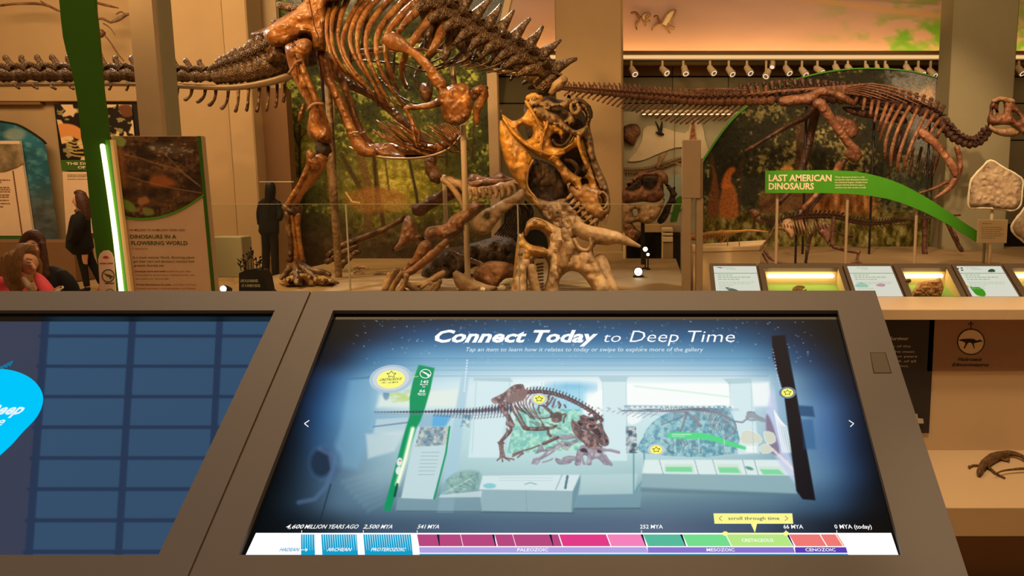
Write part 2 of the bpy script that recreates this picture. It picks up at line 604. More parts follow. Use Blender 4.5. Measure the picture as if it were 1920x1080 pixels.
# ------------------------------------------------------------------ text
def text(body, origin, ex, ey, height, mat, parent, width=None, bold=0.0, shear=0.0, lift=None, thick=0.0006, name='lettering', squash=None, align='LEFT'):
    cu = bpy.data.curves.new('lettering', 'FONT')
    cu.body = body
    cu.size = 1.0
    cu.offset = bold
    cu.shear = shear
    cu.align_x = align
    cu.resolution_u = 2
    cu.extrude = 0
    t = bpy.data.objects.new('lettering', cu)
    COL.objects.link(t)
    dg = bpy.context.evaluated_depsgraph_get()
    me = bpy.data.meshes.new_from_object(t.evaluated_get(dg))
    bpy.data.objects.remove(t)
    A = np.array([tuple(v.co) for v in me.vertices]).reshape(-1, 3)
    Fc = [tuple(p.vertices) for p in me.polygons]
    bpy.data.meshes.remove(me)
    if len(A) == 0:
        return None
    ex, ey = Vector(ex).normalized(), Vector(ey).normalized()
    n = ex.cross(ey)
    sy = height / 0.72
    sx = sy
    if width is not None:
        w = A[:, 0].max() - A[:, 0].min()
        sx = width / w
        A[:, 0] -= A[:, 0].min()
    o = Vector(origin)
    V = [o + ex * (a[0] * sx) + ey * (a[1] * sy) + n * (lift if lift is not None else 0.0012) for a in A]
    return mk(name, (V, Fc), mat, parent)


def vtext(body, px0, px1, pyb, cap, Y, mat, parent, **kw):
    """text on an upright plane facing the visitor: left px, right px, baseline py, cap height px"""
    a = P(px0, pyb, Y)
    w = (P(px1, pyb, Y) - a).length if px1 else None
    return text(body, a, (1, 0, 0), (0, 0, 1), cap * pm(Y), mat, parent, width=w, **kw)


def greeking(rows, px0, px1, Y, mat, parent, h=2.0, seed=0, fn=None, lift=0.002, name='small_print'):
    """small print too small to read: rows of word-long dashes; rows = [(py, fraction)]"""
    rnd = random.Random(seed)
    fn = fn or (lambda x, y: P(x, y, Y - lift))
    V, Fc = [], []
    for py, fr in rows:
        x = px0
        end = px0 + (px1 - px0) * fr
        while x < end - 2:
            w = min(rnd.uniform(4, 12) * h / 2.0, end - x)
            n = len(V)
            V += [fn(x, py), fn(x + w, py), fn(x + w, py - h), fn(x, py - h)]
            Fc.append((n, n + 1, n + 2, n + 3))
            x += w + 1.6 * h / 2.0
    return mk(name, (V, Fc), mat, parent, kind='stuff')


# ------------------------------------------------------------------ flat prints painted as a colour attribute
def vnoise(x, y, sc, seed):
    r = np.random.RandomState(seed)
    G = r.rand(128, 128)
    u, v = x / sc, y / sc
    i, j = np.floor(u).astype(int), np.floor(v).astype(int)
    fu, fv = u - i, v - j
    fu, fv = fu * fu * (3 - 2 * fu), fv * fv * (3 - 2 * fv)
    g = lambda a, b: G[b % 128, a % 128]
    return (g(i, j) * (1 - fu) + g(i + 1, j) * fu) * (1 - fv) + (g(i, j + 1) * (1 - fu) + g(i + 1, j + 1) * fu) * fv


def fbm(x, y, sc, seed, o=4):
    s, a, t = 0, 1, 0
    for k in range(o):
        s = s + a * vnoise(x, y, sc / 2 ** k, seed + k)
        t += a
        a *= 0.55
    return s / t


class Canvas:
    def __init__(self, x0, y0, x1, y1, s=1.0):
        self.x0, self.y0, self.s = x0, y0, s
        xs = np.arange(x0, x1 + s, s)
        ys = np.arange(y0, y1 + s, s)
        self.X, self.Y = np.meshgrid(xs, ys)
        self.C = np.zeros(self.X.shape + (3,))

    def _win(self, xa, ya, xb, yb):
        i0 = max(0, int((xa - self.x0) / self.s) - 1)
        i1 = min(self.X.shape[1], int((xb - self.x0) / self.s) + 3)
        j0 = max(0, int((ya - self.y0) / self.s) - 1)
        j1 = min(self.X.shape[0], int((yb - self.y0) / self.s) + 3)
        return slice(j0, max(j0, j1)), slice(i0, max(i0, i1))

    def mix(self, w, m, c):
        c = np.array(c, float)
        self.C[w] = self.C[w] * (1 - m[..., None]) + c * m[..., None]

    def poly(self, pts, c, a=1.0, soft=0.8):
        p = np.array(pts, float)
        w = self._win(p[:, 0].min() - soft * 2, p[:, 1].min() - soft * 2, p[:, 0].max() + soft * 2, p[:, 1].max() + soft * 2)
        X, Y = self.X[w], self.Y[w]
        if X.size == 0:
            return
        d = edist(X, Y, p)
        sd = np.where(inside(X, Y, p), d, -d)
        self.mix(w, a * np.clip(sd / soft * 0.5 + 0.5, 0, 1), c)

    def line(self, pts, r, c, a=1.0, soft=0.7):
        p = np.array(pts, float)
        rr = np.max(r)
        w = self._win(p[:, 0].min() - rr - soft, p[:, 1].min() - rr - soft, p[:, 0].max() + rr + soft, p[:, 1].max() + rr + soft)
        X, Y = self.X[w], self.Y[w]
        if X.size == 0:
            return
        self.mix(w, a * np.clip((rr - edist(X, Y, p, False)) / soft + 0.5, 0, 1), c)

    def ell(self, cx, cy, rx, ry, c, a=1.0, soft=1.0, rot=0.0):
        R = max(rx, ry) + 2
        w = self._win(cx - R, cy - R, cx + R, cy + R)
        X, Y = self.X[w] - cx, self.Y[w] - cy
        if X.size == 0:
            return
        u, v = X * math.cos(rot) + Y * math.sin(rot), -X * math.sin(rot) + Y * math.cos(rot)
        q = np.sqrt((u / rx) ** 2 + (v / ry) ** 2)
        self.mix(w, a * np.clip((1 - q) * min(rx, ry) / soft + 0.5, 0, 1), c)

    def field(self, samples, blur=9):
        """rows of colour samples, interpolated along x in each row, then between rows, then softened"""
        ys = sorted(set(q[1] for q in samples))
        xs = self.X[0]
        rows = []
        for y in ys:
            r = sorted([q for q in samples if q[1] == y])
            rows.append(np.stack([np.interp(xs, [q[0] for q in r], [q[2][k] for q in r]) for k in range(3)], -1))
        rows = np.array(rows)
        yy = self.Y[:, 0]
        idx = np.interp(yy, ys, np.arange(len(ys)))
        lo = np.clip(np.floor(idx).astype(int), 0, len(ys) - 2)
        t = (idx - lo)[:, None, None]
        t = t * t * (3 - 2 * t) * 0.5 + t * 0.5
        C = rows[lo] * (1 - t) + rows[lo + 1] * t
        for ax in (0, 1):
            for _ in range(2):
                k = blur if ax == 0 else blur * 2
                cs = np.cumsum(np.concatenate([np.repeat(C.take([0], ax), k, ax), C, np.repeat(C.take([-1], ax), k, ax)], ax), ax)
                n = C.shape[ax]
                C = (cs.take(range(2 * k, 2 * k + n), ax) - cs.take(range(0, n), ax)) / (2 * k)
        self.C = C

    def at(self, px, py):
        u = np.clip((px - self.x0) / self.s, 0, self.X.shape[1] - 1.001)
        v = np.clip((py - self.y0) / self.s, 0, self.X.shape[0] - 1.001)
        i, j = np.floor(u).astype(int), np.floor(v).astype(int)
        fu, fv = (u - i)[..., None], (v - j)[..., None]
        C = self.C
        return (C[j, i] * (1 - fu) + C[j, i + 1] * fu) * (1 - fv) + (C[j + 1, i] * (1 - fu) + C[j + 1, i + 1] * fu) * fv


def print_grid(name, TL, TR, BL, BR, nu, nv, canvas, mat, parent=None, mask=None, kind=None, label=None, cat=None, thick=None):
    """a flat print: regular grid on a real rectangle, coloured from the canvas; mask(px,py) keeps cells"""
    TL, TR, BL, BR = (np.array(q, float) for q in (TL, TR, BL, BR))
    u = np.linspace(0, 1, nu)[None, :, None]
    v = np.linspace(0, 1, nv)[:, None, None]
    V = (TL * (1 - u) + TR * u) * (1 - v) + (BL * (1 - u) + BR * u) * v
    px, py = proj(V)
    Cc = canvas.at(px, py) / 255.0
    Cc = np.clip(Cc, 0, 1)
    lin = np.where(Cc <= 0.04045, Cc / 12.92, ((Cc + 0.055) / 1.055) ** 2.4)
    idx = np.arange(nu * nv).reshape(nv, nu)
    q = np.stack([idx[:-1, :-1], idx[1:, :-1], idx[1:, 1:], idx[:-1, 1:]], -1)
    if mask is not None:
        cx, cy = (px[:-1, :-1] + px[1:, 1:]) / 2, (py[:-1, :-1] + py[1:, 1:]) / 2
        q = q[mask(cx, cy)]
    q = q.reshape(-1, 4)
    A = V.reshape(-1, 3)
    used = np.unique(q)
    remap = np.full(nu * nv, -1)
    remap[used] = np.arange(len(used))
    A = A[used]
    q = remap[q]
    off = BASE[parent.name] if parent is not None else Vector((A[:, 0].mean(), A[:, 1].mean(), A[:, 2].min()))
    A = A - np.array(off)
    me = bpy.data.meshes.new(name)
    me.vertices.add(len(A))
    me.vertices.foreach_set('co', A.ravel())
    me.loops.add(q.size)
    me.loops.foreach_set('vertex_index', q.ravel().astype(np.int32))
    me.polygons.add(len(q))
    me.polygons.foreach_set('loop_start', np.arange(0, q.size, 4, dtype=np.int32))
    me.update(calc_edges=True)
    at = me.attributes.new('print', 'FLOAT_COLOR', 'POINT')
    full = np.ones((len(A), 4))
    full[:, :3] = lin.reshape(-1, 3)[used]
    at.data.foreach_set('color', full.ravel())
    me.materials.append(mat)
    o = bpy.data.objects.new(name, me)
    COL.objects.link(o)
    if parent is not None:
        o.parent = parent
    else:
        o.location = off
    BASE[o.name] = Vector(off)
    for k, vv in (('kind', kind), ('label', label), ('category', cat)):
        if vv:
            o[k] = vv
    return o

# ------------------------------------------------------------------ the setting
def struct(name, vf, mat, parent=None, **kw):
    return mk(name, vf, mat, parent, kind='structure', **kw)


struct('floor', box(-16, 14, -2.5, 17, -0.2, 0), M['floor'])
struct('wall_back', box(-16, 14, 16.0, 16.2, 0, 8), M['wall_dark'])
struct('wall_left', box(-16.2, -16, -2.5, 16, 0, 8), M['wall'])
struct('wall_right', box(14, 14.2, -2.5, 16, 0, 8), M['wall'])

# panelled recess wall, panels with open joints
rows = [(112, 142), (145, 193), (195, 262), (264, 420)]
xs = [925, 1045, 1261, 1366, 1480, 1600, 1730, 1860, 2010]
rw = struct('trim_1', pbox(925, 2010, 112, 520, 15.62, 0.1), M['dark'])
for (ya, yb) in rows:
    for xa, xb in zip(xs[:-1], xs[1:]):
        mk('wall_panel', pbox(xa + 0.5, xb - 0.5, ya, yb, 15.5, 0.1, 0.01), M['wall_grey'] if ya > 140 else M['wall_dark'], rw)

# lit cove above with the sky mural
skyc = Canvas(880, -40, 2000, 110, 2.0)
X, Y_ = skyc.X, skyc.Y
n1, n2, n3 = fbm(X, Y_ * 2.2, 160, 5), fbm(X, Y_ * 2.5, 60, 9), fbm(X, Y_ * 1.6, 36, 12)
base = np.stack([188 + 26 * n1, 158 + 22 * n1, 150 + 26 * n1], -1)
g = np.clip((X - 1560) / 130, 0, 1) * np.clip((n3 - 0.44) * 6, 0, 1) * np.clip((Y_ - 20) / 30, 0, 1)
g = np.maximum(g, 0.6 * np.clip((n2 - 0.55) * 7, 0, 1) * np.clip((X - 1500) / 200, 0, 1))
skyc.C = base * (1 - g[..., None]) + np.array([110, 170, 60]) * g[..., None]
skyc.line([(1460, -8), (1600, 10), (1760, 30), (1900, 55)], 5, (208, 168, 130), 0.8, 2)
skyc.line([(1560, -4), (1760, 8)], 2, (160, 130, 120), 0.5, 2)
skyc.line([(940, 55), (990, 42), (1040, 60)], 3, (200, 175, 160), 0.6, 3)
M['skyprint'] = vcol_mat('sky_mural_print', rough=0.75)
a0, a1 = P(880, 108, 15.55), P(2000, 108, 15.55)
zt = 6.2
sm = print_grid('sky_mural', (a0.x, 15.55, zt), (a1.x, 15.55, zt), a0, a1, 440, 90, skyc, M['skyprint'], kind='structure')
z_led = P(1400, 101, 14.95).z
struct('trim_2', join(box(a0.x, a1.x, 14.95, 15.0, P(1400, 112, 14.95).z, z_led), box(a0.x, a1.x, 15.0, 15.55, P(1400, 112, 14.95).z - 0.02, P(1400, 112, 14.95).z + 0.03)), M['cream'])
struct('trim_3', box(a0.x, a1.x, 14.9, 14.96, z_led - 0.005, z_led + 0.05), M['wall_dark'])
cl = empty('cove_lamp', 'continuous warm light strip hidden behind the ledge under the sky mural', 'lamp', (4.0, 15.25, z_led - 0.06))
mk('light_strip', box(a0.x, a1.x, 15.2, 15.3, z_led - 0.07, z_led - 0.02), M['cove'], cl)
mk('lit_stripe', box(a0.x, a1.x, 14.93, 14.95, P(1400, 110, 14.95).z, P(1400, 104, 14.95).z), M['ledge_glow'], cl)  # glowing strip added to give the ledge front its lit look

# columns
def column(name, x0, x1, Y, d, mat):
    a, b = P(x0, 150, Y), P(x1, 150, Y)
    return struct(name, join(box(a.x, b.x, Y, Y + d, 0, 8, 0.02), box(a.x - 0.08, b.x + 0.08, Y - 0.08, Y + d, 0, 0.45, 0.02)), mat)


column('wall_column_center', 1042, 1166, 14.0, 0.8, M['wall'])
column('wall_column_right', 1782, 1903, 13.6, 0.62, M['wall_grey'])
column('wall_pilaster_left', 424, 470, 12.6, 0.5, M['wall'])
struct('wall_cream_left', pbox(296, 432, -40, 548, 13.0, 0.2, z0=0, z1=8), M['wall'])
struct('wall_cream_right', pbox(460, 520, -40, 160, 13.3, 0.1, z0=3.0, z1=8), M['cream'])
struct('wall_brown_left', pbox(462, 547, 165, 548, 12.9, 0.2, z0=0), M['wall_dark'])
struct('wall_far_left', pbox(-320, 300, -40, 548, 14.0, 0.2, z0=0, z1=8), M['wall'])
struct('trim_4', pbox(-320, 262, 168, 190, 13.86, 0.14, 0.01), M['wall'])
struct('trim_5', pbox(-320, 75, 191, 196, 13.88, 0.12), M['wall_dark'])

# ------------------------------------------------------------------ forest mural behind the large skeleton
def foliage(c, seed, dark, mid, bright, thr=0.62, sc=7):
    """painted leaves: dark gaps, clumps of mid green and small bright dabs"""
    X, Y_ = c.X, c.Y
    big = fbm(X, Y_, 90, seed)
    med = fbm(X, Y_, 26, seed + 20)
    f1 = vnoise(X, Y_, sc, seed + 40) * 0.6 + vnoise(X + 31, Y_, sc * 0.55, seed + 41) * 0.4
    f2 = vnoise(X, Y_, sc * 0.8, seed + 50)
    t = np.clip((med - 0.35) * 2.2 + (big - 0.5) * 1.5, 0, 1)[..., None]
    c.C = np.array(dark) * (1 - t) + np.array(mid) * t
    a = (np.clip((f1 - (1.05 - 0.55 * t[..., 0] - thr * 0.3)) * 9, 0, 1) * 0.75)[..., None]
    c.C = c.C * (1 - a) + np.array(bright) * (0.6 + 0.5 * f2[..., None]) * a
    dk = (np.clip((0.38 - f1) * 9, 0, 1) * 0.65)[..., None]
    c.C = c.C * (1 - dk) + np.array(dark) * 0.45 * dk


fc = Canvas(485, -60, 960, 560, 1.5)
foliage(fc, 3, (36, 42, 18), (70, 80, 32), (170, 176, 84), 0.60, 5)
X, Y_ = fc.X, fc.Y
lum = np.exp(-(((X - 735) / 120) ** 2 + ((Y_ - 350) / 90) ** 2)) + 0.7 * np.exp(-(((X - 570) / 30) ** 2 + ((Y_ - 270) / 60) ** 2))
t = np.clip(lum, 0, 1)[..., None] * 0.75
sm_ = fbm(X, Y_, 9, 77, 3)[..., None]
fc.C = fc.C * (1 - t) + (np.array([150, 138, 48]) + (sm_ - 0.5) * 160) * t
top = np.clip((60 - Y_) / 60, 0, 1)[..., None] * np.clip(fbm(X, Y_, 30, 31) * 3 - 0.8, 0, 1)[..., None]
fc.C = fc.C * (1 - top) + np.array([120, 124, 118]) * top
tr = (np.clip((70 - Y_ + (X - 880) * 0.2) / 30, 0, 1) * np.clip((X - 790) / 30, 0, 1))[..., None]
fc.C = fc.C * (1 - tr) + np.array([92, 98, 100]) * tr
lf = np.clip((540 - X) / 20, 0, 1)[..., None] * np.clip((60 - Y_) / 20, 0, 1)[..., None] * 0.7
fc.C = fc.C * (1 - lf) + (np.array([110, 130, 40]) + (sm_ - 0.5) * 200) * lf
fl = np.clip((Y_ - 395) / 60, 0, 1)[..., None]
fc.C = fc.C * (1 - fl) + (np.array([62, 48, 26]) + (sm_ - 0.5) * 60) * fl
for pts, r, cc in [([(614, 60), (620, 200), (618, 300), (632, 450)], 7, (128, 92, 40)), ([(640, 290), (668, 340), (700, 400)], 4, (60, 46, 22)),
                   ([(676, 290), (690, 350), (690, 430)], 8, (86, 66, 34)), ([(700, 290), (712, 380), (722, 440)], 4, (62, 46, 22)),
                   ([(702, 290), (706, 400)], 2.5, (40, 32, 16)), ([(765, 290), (780, 360), (784, 390)], 2.5, (34, 28, 14)), ([(722, 300), (730, 360)], 1.6, (60, 50, 24)),
                   ([(562, 235), (562, 340)], 2, (38, 30, 16)), ([(562, 280), (548, 240)], 1.5, (38, 30, 16)), ([(562, 262), (582, 236)], 1.5, (38, 30, 16)),
                   ([(835, 240), (838, 310)], 2.5, (50, 38, 18)), ([(890, 200), (886, 300)], 2, (50, 38, 18)), ([(612, 370), (608, 345)], 1.5, (60, 50, 30)),
                   ([(858, 230), (866, 320)], 1.5, (44, 36, 18))]:
    fc.line(pts, r, cc, 0.95, 1.5)
fc.ell(705, 375, 58, 24, (122, 84, 40), 0.75, 8)          # the grazing horned animal of the painting
fc.ell(742, 385, 26, 12, (132, 110, 56), 0.8, 5)
fc.line([(648, 360), (660, 378), (674, 380)], 1.4, (190, 160, 110))
fc.poly([(500, 470), (940, 455), (940, 560), (500, 560)], (46, 34, 20), 0.7, 12)
M['forest'] = vcol_mat('forest_mural_print', rough=0.7, leaf=0.25, gain=1.7)
YM = 13.5
TLm, TRm = P(488, -50, YM), P(955, -50, YM)
zb_ = P(700, 520, YM).z
edge_r = cr([(960, -60), (950, -15), (944, 10), (936, 48), (930, 90), (926, 140), (930, 335), (936, 560)], 5)
fm_root = empty('forest_mural', 'tall painted forest mural standing behind the largest skeleton', 'mural', (P(720, 520, YM).x, YM, zb_))
mask_f = lambda px, py: (px < np.interp(py, edge_r[:, 1], edge_r[:, 0])) & ((px > 546) | (py < 168))
print_grid('printed_face', (TLm.x, YM, TLm.z), (TRm.x, YM, TLm.z), (TLm.x, YM, zb_), (TRm.x, YM, zb_), 330, 420, fc, M['forest'], fm_root, mask_f)
mk('backing_board', pbox(548, 905, 60, 520, YM + 0.02, 0.06), M['dark'], fm_root)
rimpts = [(a, b) for a, b in edge_r if b < 140]
mk('curved_rim', prism([P(a, b, YM - 0.02) for a, b in rimpts] + [P(a + 12, b, YM - 0.02) for a, b in reversed(rimpts)], (0, 0.12, 0)), M['cream'], fm_root)
mk('rim_post', pbox(918, 937, 134, 540, YM - 0.06, 0.14, 0.01, z0=0.0), M['tanpost'], fm_root)

# ------------------------------------------------------------------ arched mural behind the second skeleton
hc = Canvas(1300, 110, 1800, 510, 1.5)
foliage(hc, 11, (34, 34, 20), (60, 58, 32), (168, 158, 100), 0.62, 4.5)
X, Y_ = hc.X, hc.Y
nn = fbm(X, Y_, 26, 90)
sky = np.clip((230 - Y_ + (X - 1700) * 0.9) / 40, 0, 1) * np.clip((X - 1560) / 60, 0, 1) * np.clip(nn * 5 - 2.0, 0, 1)
sky = np.maximum(sky, np.clip((X - 1690 - (Y_ - 180) * 0.1) / 20, 0, 1) * np.clip((330 - Y_) / 60, 0, 1))[..., None]
hc.C = hc.C * (1 - sky) + np.array([104, 108, 108]) * sky
cld = np.exp(-(((X - 1745) / 40) ** 2 + ((Y_ - 180) / 22) ** 2))[..., None] * np.clip(nn * 3 - 0.8, 0, 1)[..., None]
hc.C = hc.C * (1 - cld) + np.array([186, 158, 128]) * cld
lo = np.clip((Y_ - 385) / 30, 0, 1)[..., None]
leafy = fbm(X * 1.4, Y_ * 0.7, 9, 55, 3)[..., None]
hc.C = hc.C * (1 - lo) + (np.array([92, 84, 34]) + (leafy - 0.5) * 190) * lo
wf = (np.clip((X - 1500) / 20, 0, 1) * np.clip((1660 - X) / 30, 0, 1) * np.clip((Y_ - 352) / 10, 0, 1) * np.clip((410 - Y_) / 14, 0, 1))[..., None] * 0.8
st = fbm(X * 2.4, Y_ * 0.35, 22, 66, 3)[..., None]
hc.C = hc.C * (1 - wf) + (np.array([146, 92, 44]) + (st - 0.5) * 150) * wf
mid_ = (np.clip((X - 1640) / 20, 0, 1) * np.clip((Y_ - 300) / 20, 0, 1) * np.clip((400 - Y_) / 20, 0, 1))[..., None] * 0.6
hc.C = hc.C * (1 - mid_) + (np.array([52, 62, 50]) + (leafy - 0.5) * 50) * mid_
for pts, cc in [([(1326, 400), (1336, 330), (1332, 300), (1344, 330), (1350, 400)], (104, 62, 34)),
                ([(1350, 405), (1354, 352), (1362, 345), (1378, 350), (1384, 405)], (150, 88, 40)),
                ([(1352, 352), (1358, 328), (1366, 316), (1376, 313), (1379, 320), (1371, 330), (1370, 352)], (176, 96, 40)),
                ([(1425, 372), (1450, 330), (1480, 322), (1560, 362), (1500, 390), (1450, 400), (1430, 400)], (96, 66, 38)),
                ([(1464, 318), (1474, 309), (1486, 313), (1487, 318)], (206, 146, 70)),
                ([(1336, 180), (1330, 180), (1330, 181)], (60, 44, 26))]:
    hc.poly(cr(pts, 3, True), cc, 0.95, 2)
for pts, r in [([(1500, 230), (1502, 290), (1496, 320)], 9), ([(1380, 330), (1392, 300), (1386, 400)], 2), ([(1330, 270), (1338, 310)], 3)]:
    hc.line(pts, r, (70, 44, 26), 0.8, 3)
M['arch'] = vcol_mat('arched_mural_print', rough=0.7, leaf=0.3, gain=1.25)
YH = 14.3
arc = cr([(1311, 520), (1311, 420), (1312, 320), (1330, 280), (1370, 225), (1410, 190), (1450, 165), (1500, 145), (1560, 132), (1620, 127), (1690, 130), (1740, 140), (1790, 156)], 6)
arcx, arcy = arc[:, 0], arc[:, 1]
up = arc[arc[:, 1] < 318]
hm = empty('arched_mural', 'arched painted swamp mural with a thin green edge behind the duck-billed skeleton', 'mural', (P(1550, 490, YH).x, YH, P(1550, 490, YH).z))
o_ = np.argsort(up[:, 0])
mask_h = lambda px, py: (px > 1312) & (py > np.interp(px, up[o_, 0], up[o_, 1])) & (px < 1787)
a, b = P(1305, 118, YH), P(1795, 495, YH)
print_grid('printed_face', (a.x, YH, a.z), (b.x, YH, a.z), (a.x, YH, b.z), (b.x, YH, b.z), 340, 250, hc, M['arch'], hm, mask_h)
eo = [tuple(p) for p in arc if p[1] < 520]
mk('green_edge', prism([P(x, y, YH - 0.03) for x, y in eo] + [P(x + 2.5, y + 2.2, YH - 0.03) for x, y in reversed(eo)], (0, 0.1, 0)), M['green'], hm)
mk('backing_board', prism([P(x, y, YH + 0.02) for x, y in eo] + [P(1795, 520, YH + 0.02)], (0, 0.06, 0)), M['dark'], hm)

# ------------------------------------------------------------------ raised platforms
z_tr = P(550, 531, 9.0).z
def slab(name, x0, x1, Y0, Y1, z, mat):
    return struct(name, box(x0, x1, Y0, Y1, 0, z, 0.01), mat)


slab('floor_platform_large', -5.0, 0.42, 7.35, 12.3, z_tr, M['plinth'])
z_h = P(1600, 488, 11.4).z
slab('floor_platform_right', P(1424, 490, 11.4).x - 0.6, 9.0, 9.2, 14.2, z_h, M['plinth'])
struct('trim_6', box(P(1424, 490, 9.2).x, 9.0, 9.17, 9.2, 0, z_h - 0.1), M['wall_dark'])

# low showcases seen through the glass between column and post
YB = 12.6
lb = empty('low_showcase', 'low tan showcase with a dark open front beyond the glass, right of the central column', 'showcase', (P(1210, 500, YB).x, YB + 0.3, 0))
mk('case_top', pbox(1168, 1276, 421, 436, YB, 0.9, 0.01), M['plinth'], lb)
mk('case_back', pbox(1168, 1276, 436, 500, YB + 0.8, 0.05, z0=0), M['dark'], lb)
mk('case_side', pbox(1241, 1247, 436, 505, YB, 0.8, z0=0), M['cream'], lb)
mk('case_side', pbox(1168, 1173, 436, 505, YB, 0.8, z0=0), M['cream'], lb)
sb = empty('stepped_block', 'stack of stepped cream plinth blocks under the green swoop, beyond the glass', 'plinth', (P(1254, 460, 12.2).x, 12.3, 0))
for k, (ya, yb_) in enumerate([(428, 435), (437, 442), (444, 454)]):
    mk('step', pbox(1241, 1262, ya, yb_, 12.2, 0.4, 0.01), M['cream'], sb)
mk('block_base', pbox(1244, 1262, 455, 500, 12.22, 0.36, z0=0), M['plinth'], sb)

# white specimen table, left of the small running skeleton
st_ = empty('specimen_table', 'white slab-topped platform at the left of the arched mural carrying a small orange fossil', 'plinth', (P(1370, 490, 10.6).x, 11, 0))
mk('table_top', prism([PZ(1300, 458, P(1300, 458, 11.4).z), P(1436, 450, 11.2), P(1425, 462, 10.6), P(1300, 466, 10.6)], (0, 0, -0.05)), M['cream'], st_)
mk('table_body', pbox(1300, 1425, 463, 495, 10.62, 0.55, z0=0), M['cream'], st_)

# ------------------------------------------------------------------ touch-screen kiosks
KA, KB = P(1185, 585, 1.745), P(1185, 1043, 1.280)
KS = (Vector((0, KA.y, KA.z)) - Vector((0, KB.y, KB.z))).normalized()      # up the slope
KN = Vector((1, 0, 0)).cross(KS)                                            # out of the surface


def PK(px, py, h=0.0):
    d = ray(px, py)
    o = Vector((0, 0, CAMZ))
    pl = Vector((0, KA.y, KA.z)) + KN * h
    return o + d * ((pl - o).dot(KN) / d.dot(KN))


def kprism(pts, h0, h1):
    return prism([PK(x, y, 0) + KN * h0 for x, y in pts], KN * (h1 - h0))


def kiosk(label, outer, scr, far):
    """outer, scr: TL TR BR BL pixels of frame and screen opening"""
    c = PK((outer[0][0] + outer[1][0]) / 2, outer[0][1])
    root = empty('touchscreen_kiosk', label, 'kiosk', (c.x, c.y - 0.2, 0), 'touchscreen kiosks')
    oTL, oTR, oBR, oBL = outer
    sTL, sTR, sBR, sBL = scr
    for nm, q in (('top_bezel', [oTL, oTR, sTR, sTL]), ('right_bezel', [oTR, oBR, sBR, sTR]),
                  ('bottom_bezel', [oBR, oBL, sBL, sBR]), ('left_bezel', [oBL, oTL, sTL, sBL])):
        mk(nm, kprism(q, -0.05, 0.006), M['kiosk'], root)
    # black rim and glass under the bezel
    mk('screen_rim', kprism([sTL, sTR, sBR, sBL], -0.05, -0.006), M['black'], root)
    # housing and pedestal
    a, b = PK(*oTL), PK(*oTR)
    c2, d = PK(*oBR), PK(*oBL)
    dn = Vector((0, 0, -0.11))
    V = [p - KN * 0.012 for p in (a, b, c2, d)]
    mk('housing', join(prism(V, KN * -0.09)), M['kiosk'], root)
    cx0, cx1 = (a.x * 0.65 + b.x * 0.35), (a.x * 0.35 + b.x * 0.65)
    mk('pedestal', join(box(cx0, cx1, 1.50, 1.74, 0, 1.02, 0.01), box(cx0 - 0.1, cx1 + 0.1, 1.35, 1.85, 0, 0.04, 0.01)), M['kiosk'], root)
    return root


K1 = kiosk('right-hand touchscreen kiosk showing the bright gallery picture and time scale', [(588, 549), (1640, 548), (1829, 1130), (338, 1130)],
           [(626, 585), (1570, 585), (1690, 1043), (449, 1043)], 1)
K2 = kiosk('left-hand touchscreen kiosk with a dark blue screen and a bright blue bubble', [(-420, 549), (583, 549), (334, 1130), (-1000, 1130)],
           [(-350, 585), (517, 585), (300, 1043), (-750, 1043)], 0)
mk('bevel_edge', kprism([(583.5, 550), (587, 550), (343, 1130), (334, 1130)], -0.03, 0.002), M['kiosk_edge'], K2)
sq = mk('card_reader', kprism([(1631, 665), (1658, 665), (1669, 702), (1638, 702)], 0.0, 0.0068), pmat('reader_panel', (112, 102, 88), 0.35, var=0.02), K1)
mk('reader_outline', join(*[kprism(q, 0.0, 0.0064) for q in ([(1630, 664), (1659, 664), (1671, 703), (1636.5, 703)],)]), M['dark'], K1)

# ---- picture shown on the right screen
sc = Canvas(440, 580, 1700, 1050, 1.0)
S_ = []
def row(y, *xc):
    for x, c in xc:
        S_.append((x, y, c))


row(598, (640, (2, 4, 8)), (760, (14, 28, 40)), (950, (34, 62, 84)), (1150, (34, 62, 84)), (1350, (26, 48, 66)), (1480, (10, 20, 30)), (1570, (1, 2, 4)))
row(630, (600, (2, 4, 6)), (660, (6, 12, 20)), (720, (20, 48, 76)), (800, (34, 84, 130)), (950, (44, 96, 142)), (1150, (46, 98, 144)), (1300, (42, 92, 136)), (1400, (34, 78, 116)), (1480, (16, 38, 62)), (1560, (3, 5, 9)), (1590, (1, 2, 3)))
row(672, (580, (2, 3, 6)), (630, (8, 20, 38)), (700, (56, 112, 156)), (800, (112, 166, 200)), (950, (126, 178, 208)), (1250, (124, 176, 206)), (1400, (100, 156, 192)), (1490, (40, 78, 118)), (1550, (14, 30, 52)), (1600, (2, 4, 6)))
row(715, (565, (4, 8, 16)), (610, (28, 66, 112)), (660, (84, 140, 180)), (730, (160, 202, 216)), (850, (200, 226, 234)), (1000, (218, 238, 242)), (1200, (228, 243, 244)), (1380, (216, 234, 240)), (1460, (150, 188, 208)), (1540, (40, 78, 120)), (1590, (12, 24, 42)), (1630, (2, 3, 6)))
row(770, (552, (4, 8, 14)), (600, (34, 78, 128)), (660, (110, 164, 196)), (760, (180, 214, 222)), (950, (210, 234, 236)), (1250, (206, 232, 238)), (1400, (196, 224, 232)), (1500, (120, 160, 190)), (1550, (70, 112, 162)), (1600, (20, 38, 66)), (1640, (3, 4, 7)), (1660, (1, 1, 2)))
row(830, (540, (4, 7, 12)), (600, (44, 84, 126)), (680, (120, 164, 188)), (760, (170, 206, 212)), (950, (196, 226, 226)), (1250, (196, 226, 228)), (1420, (176, 208, 214)), (1510, (96, 138, 172)), (1560, (62, 104, 156)), (1610, (16, 32, 56)), (1660, (2, 3, 5)))
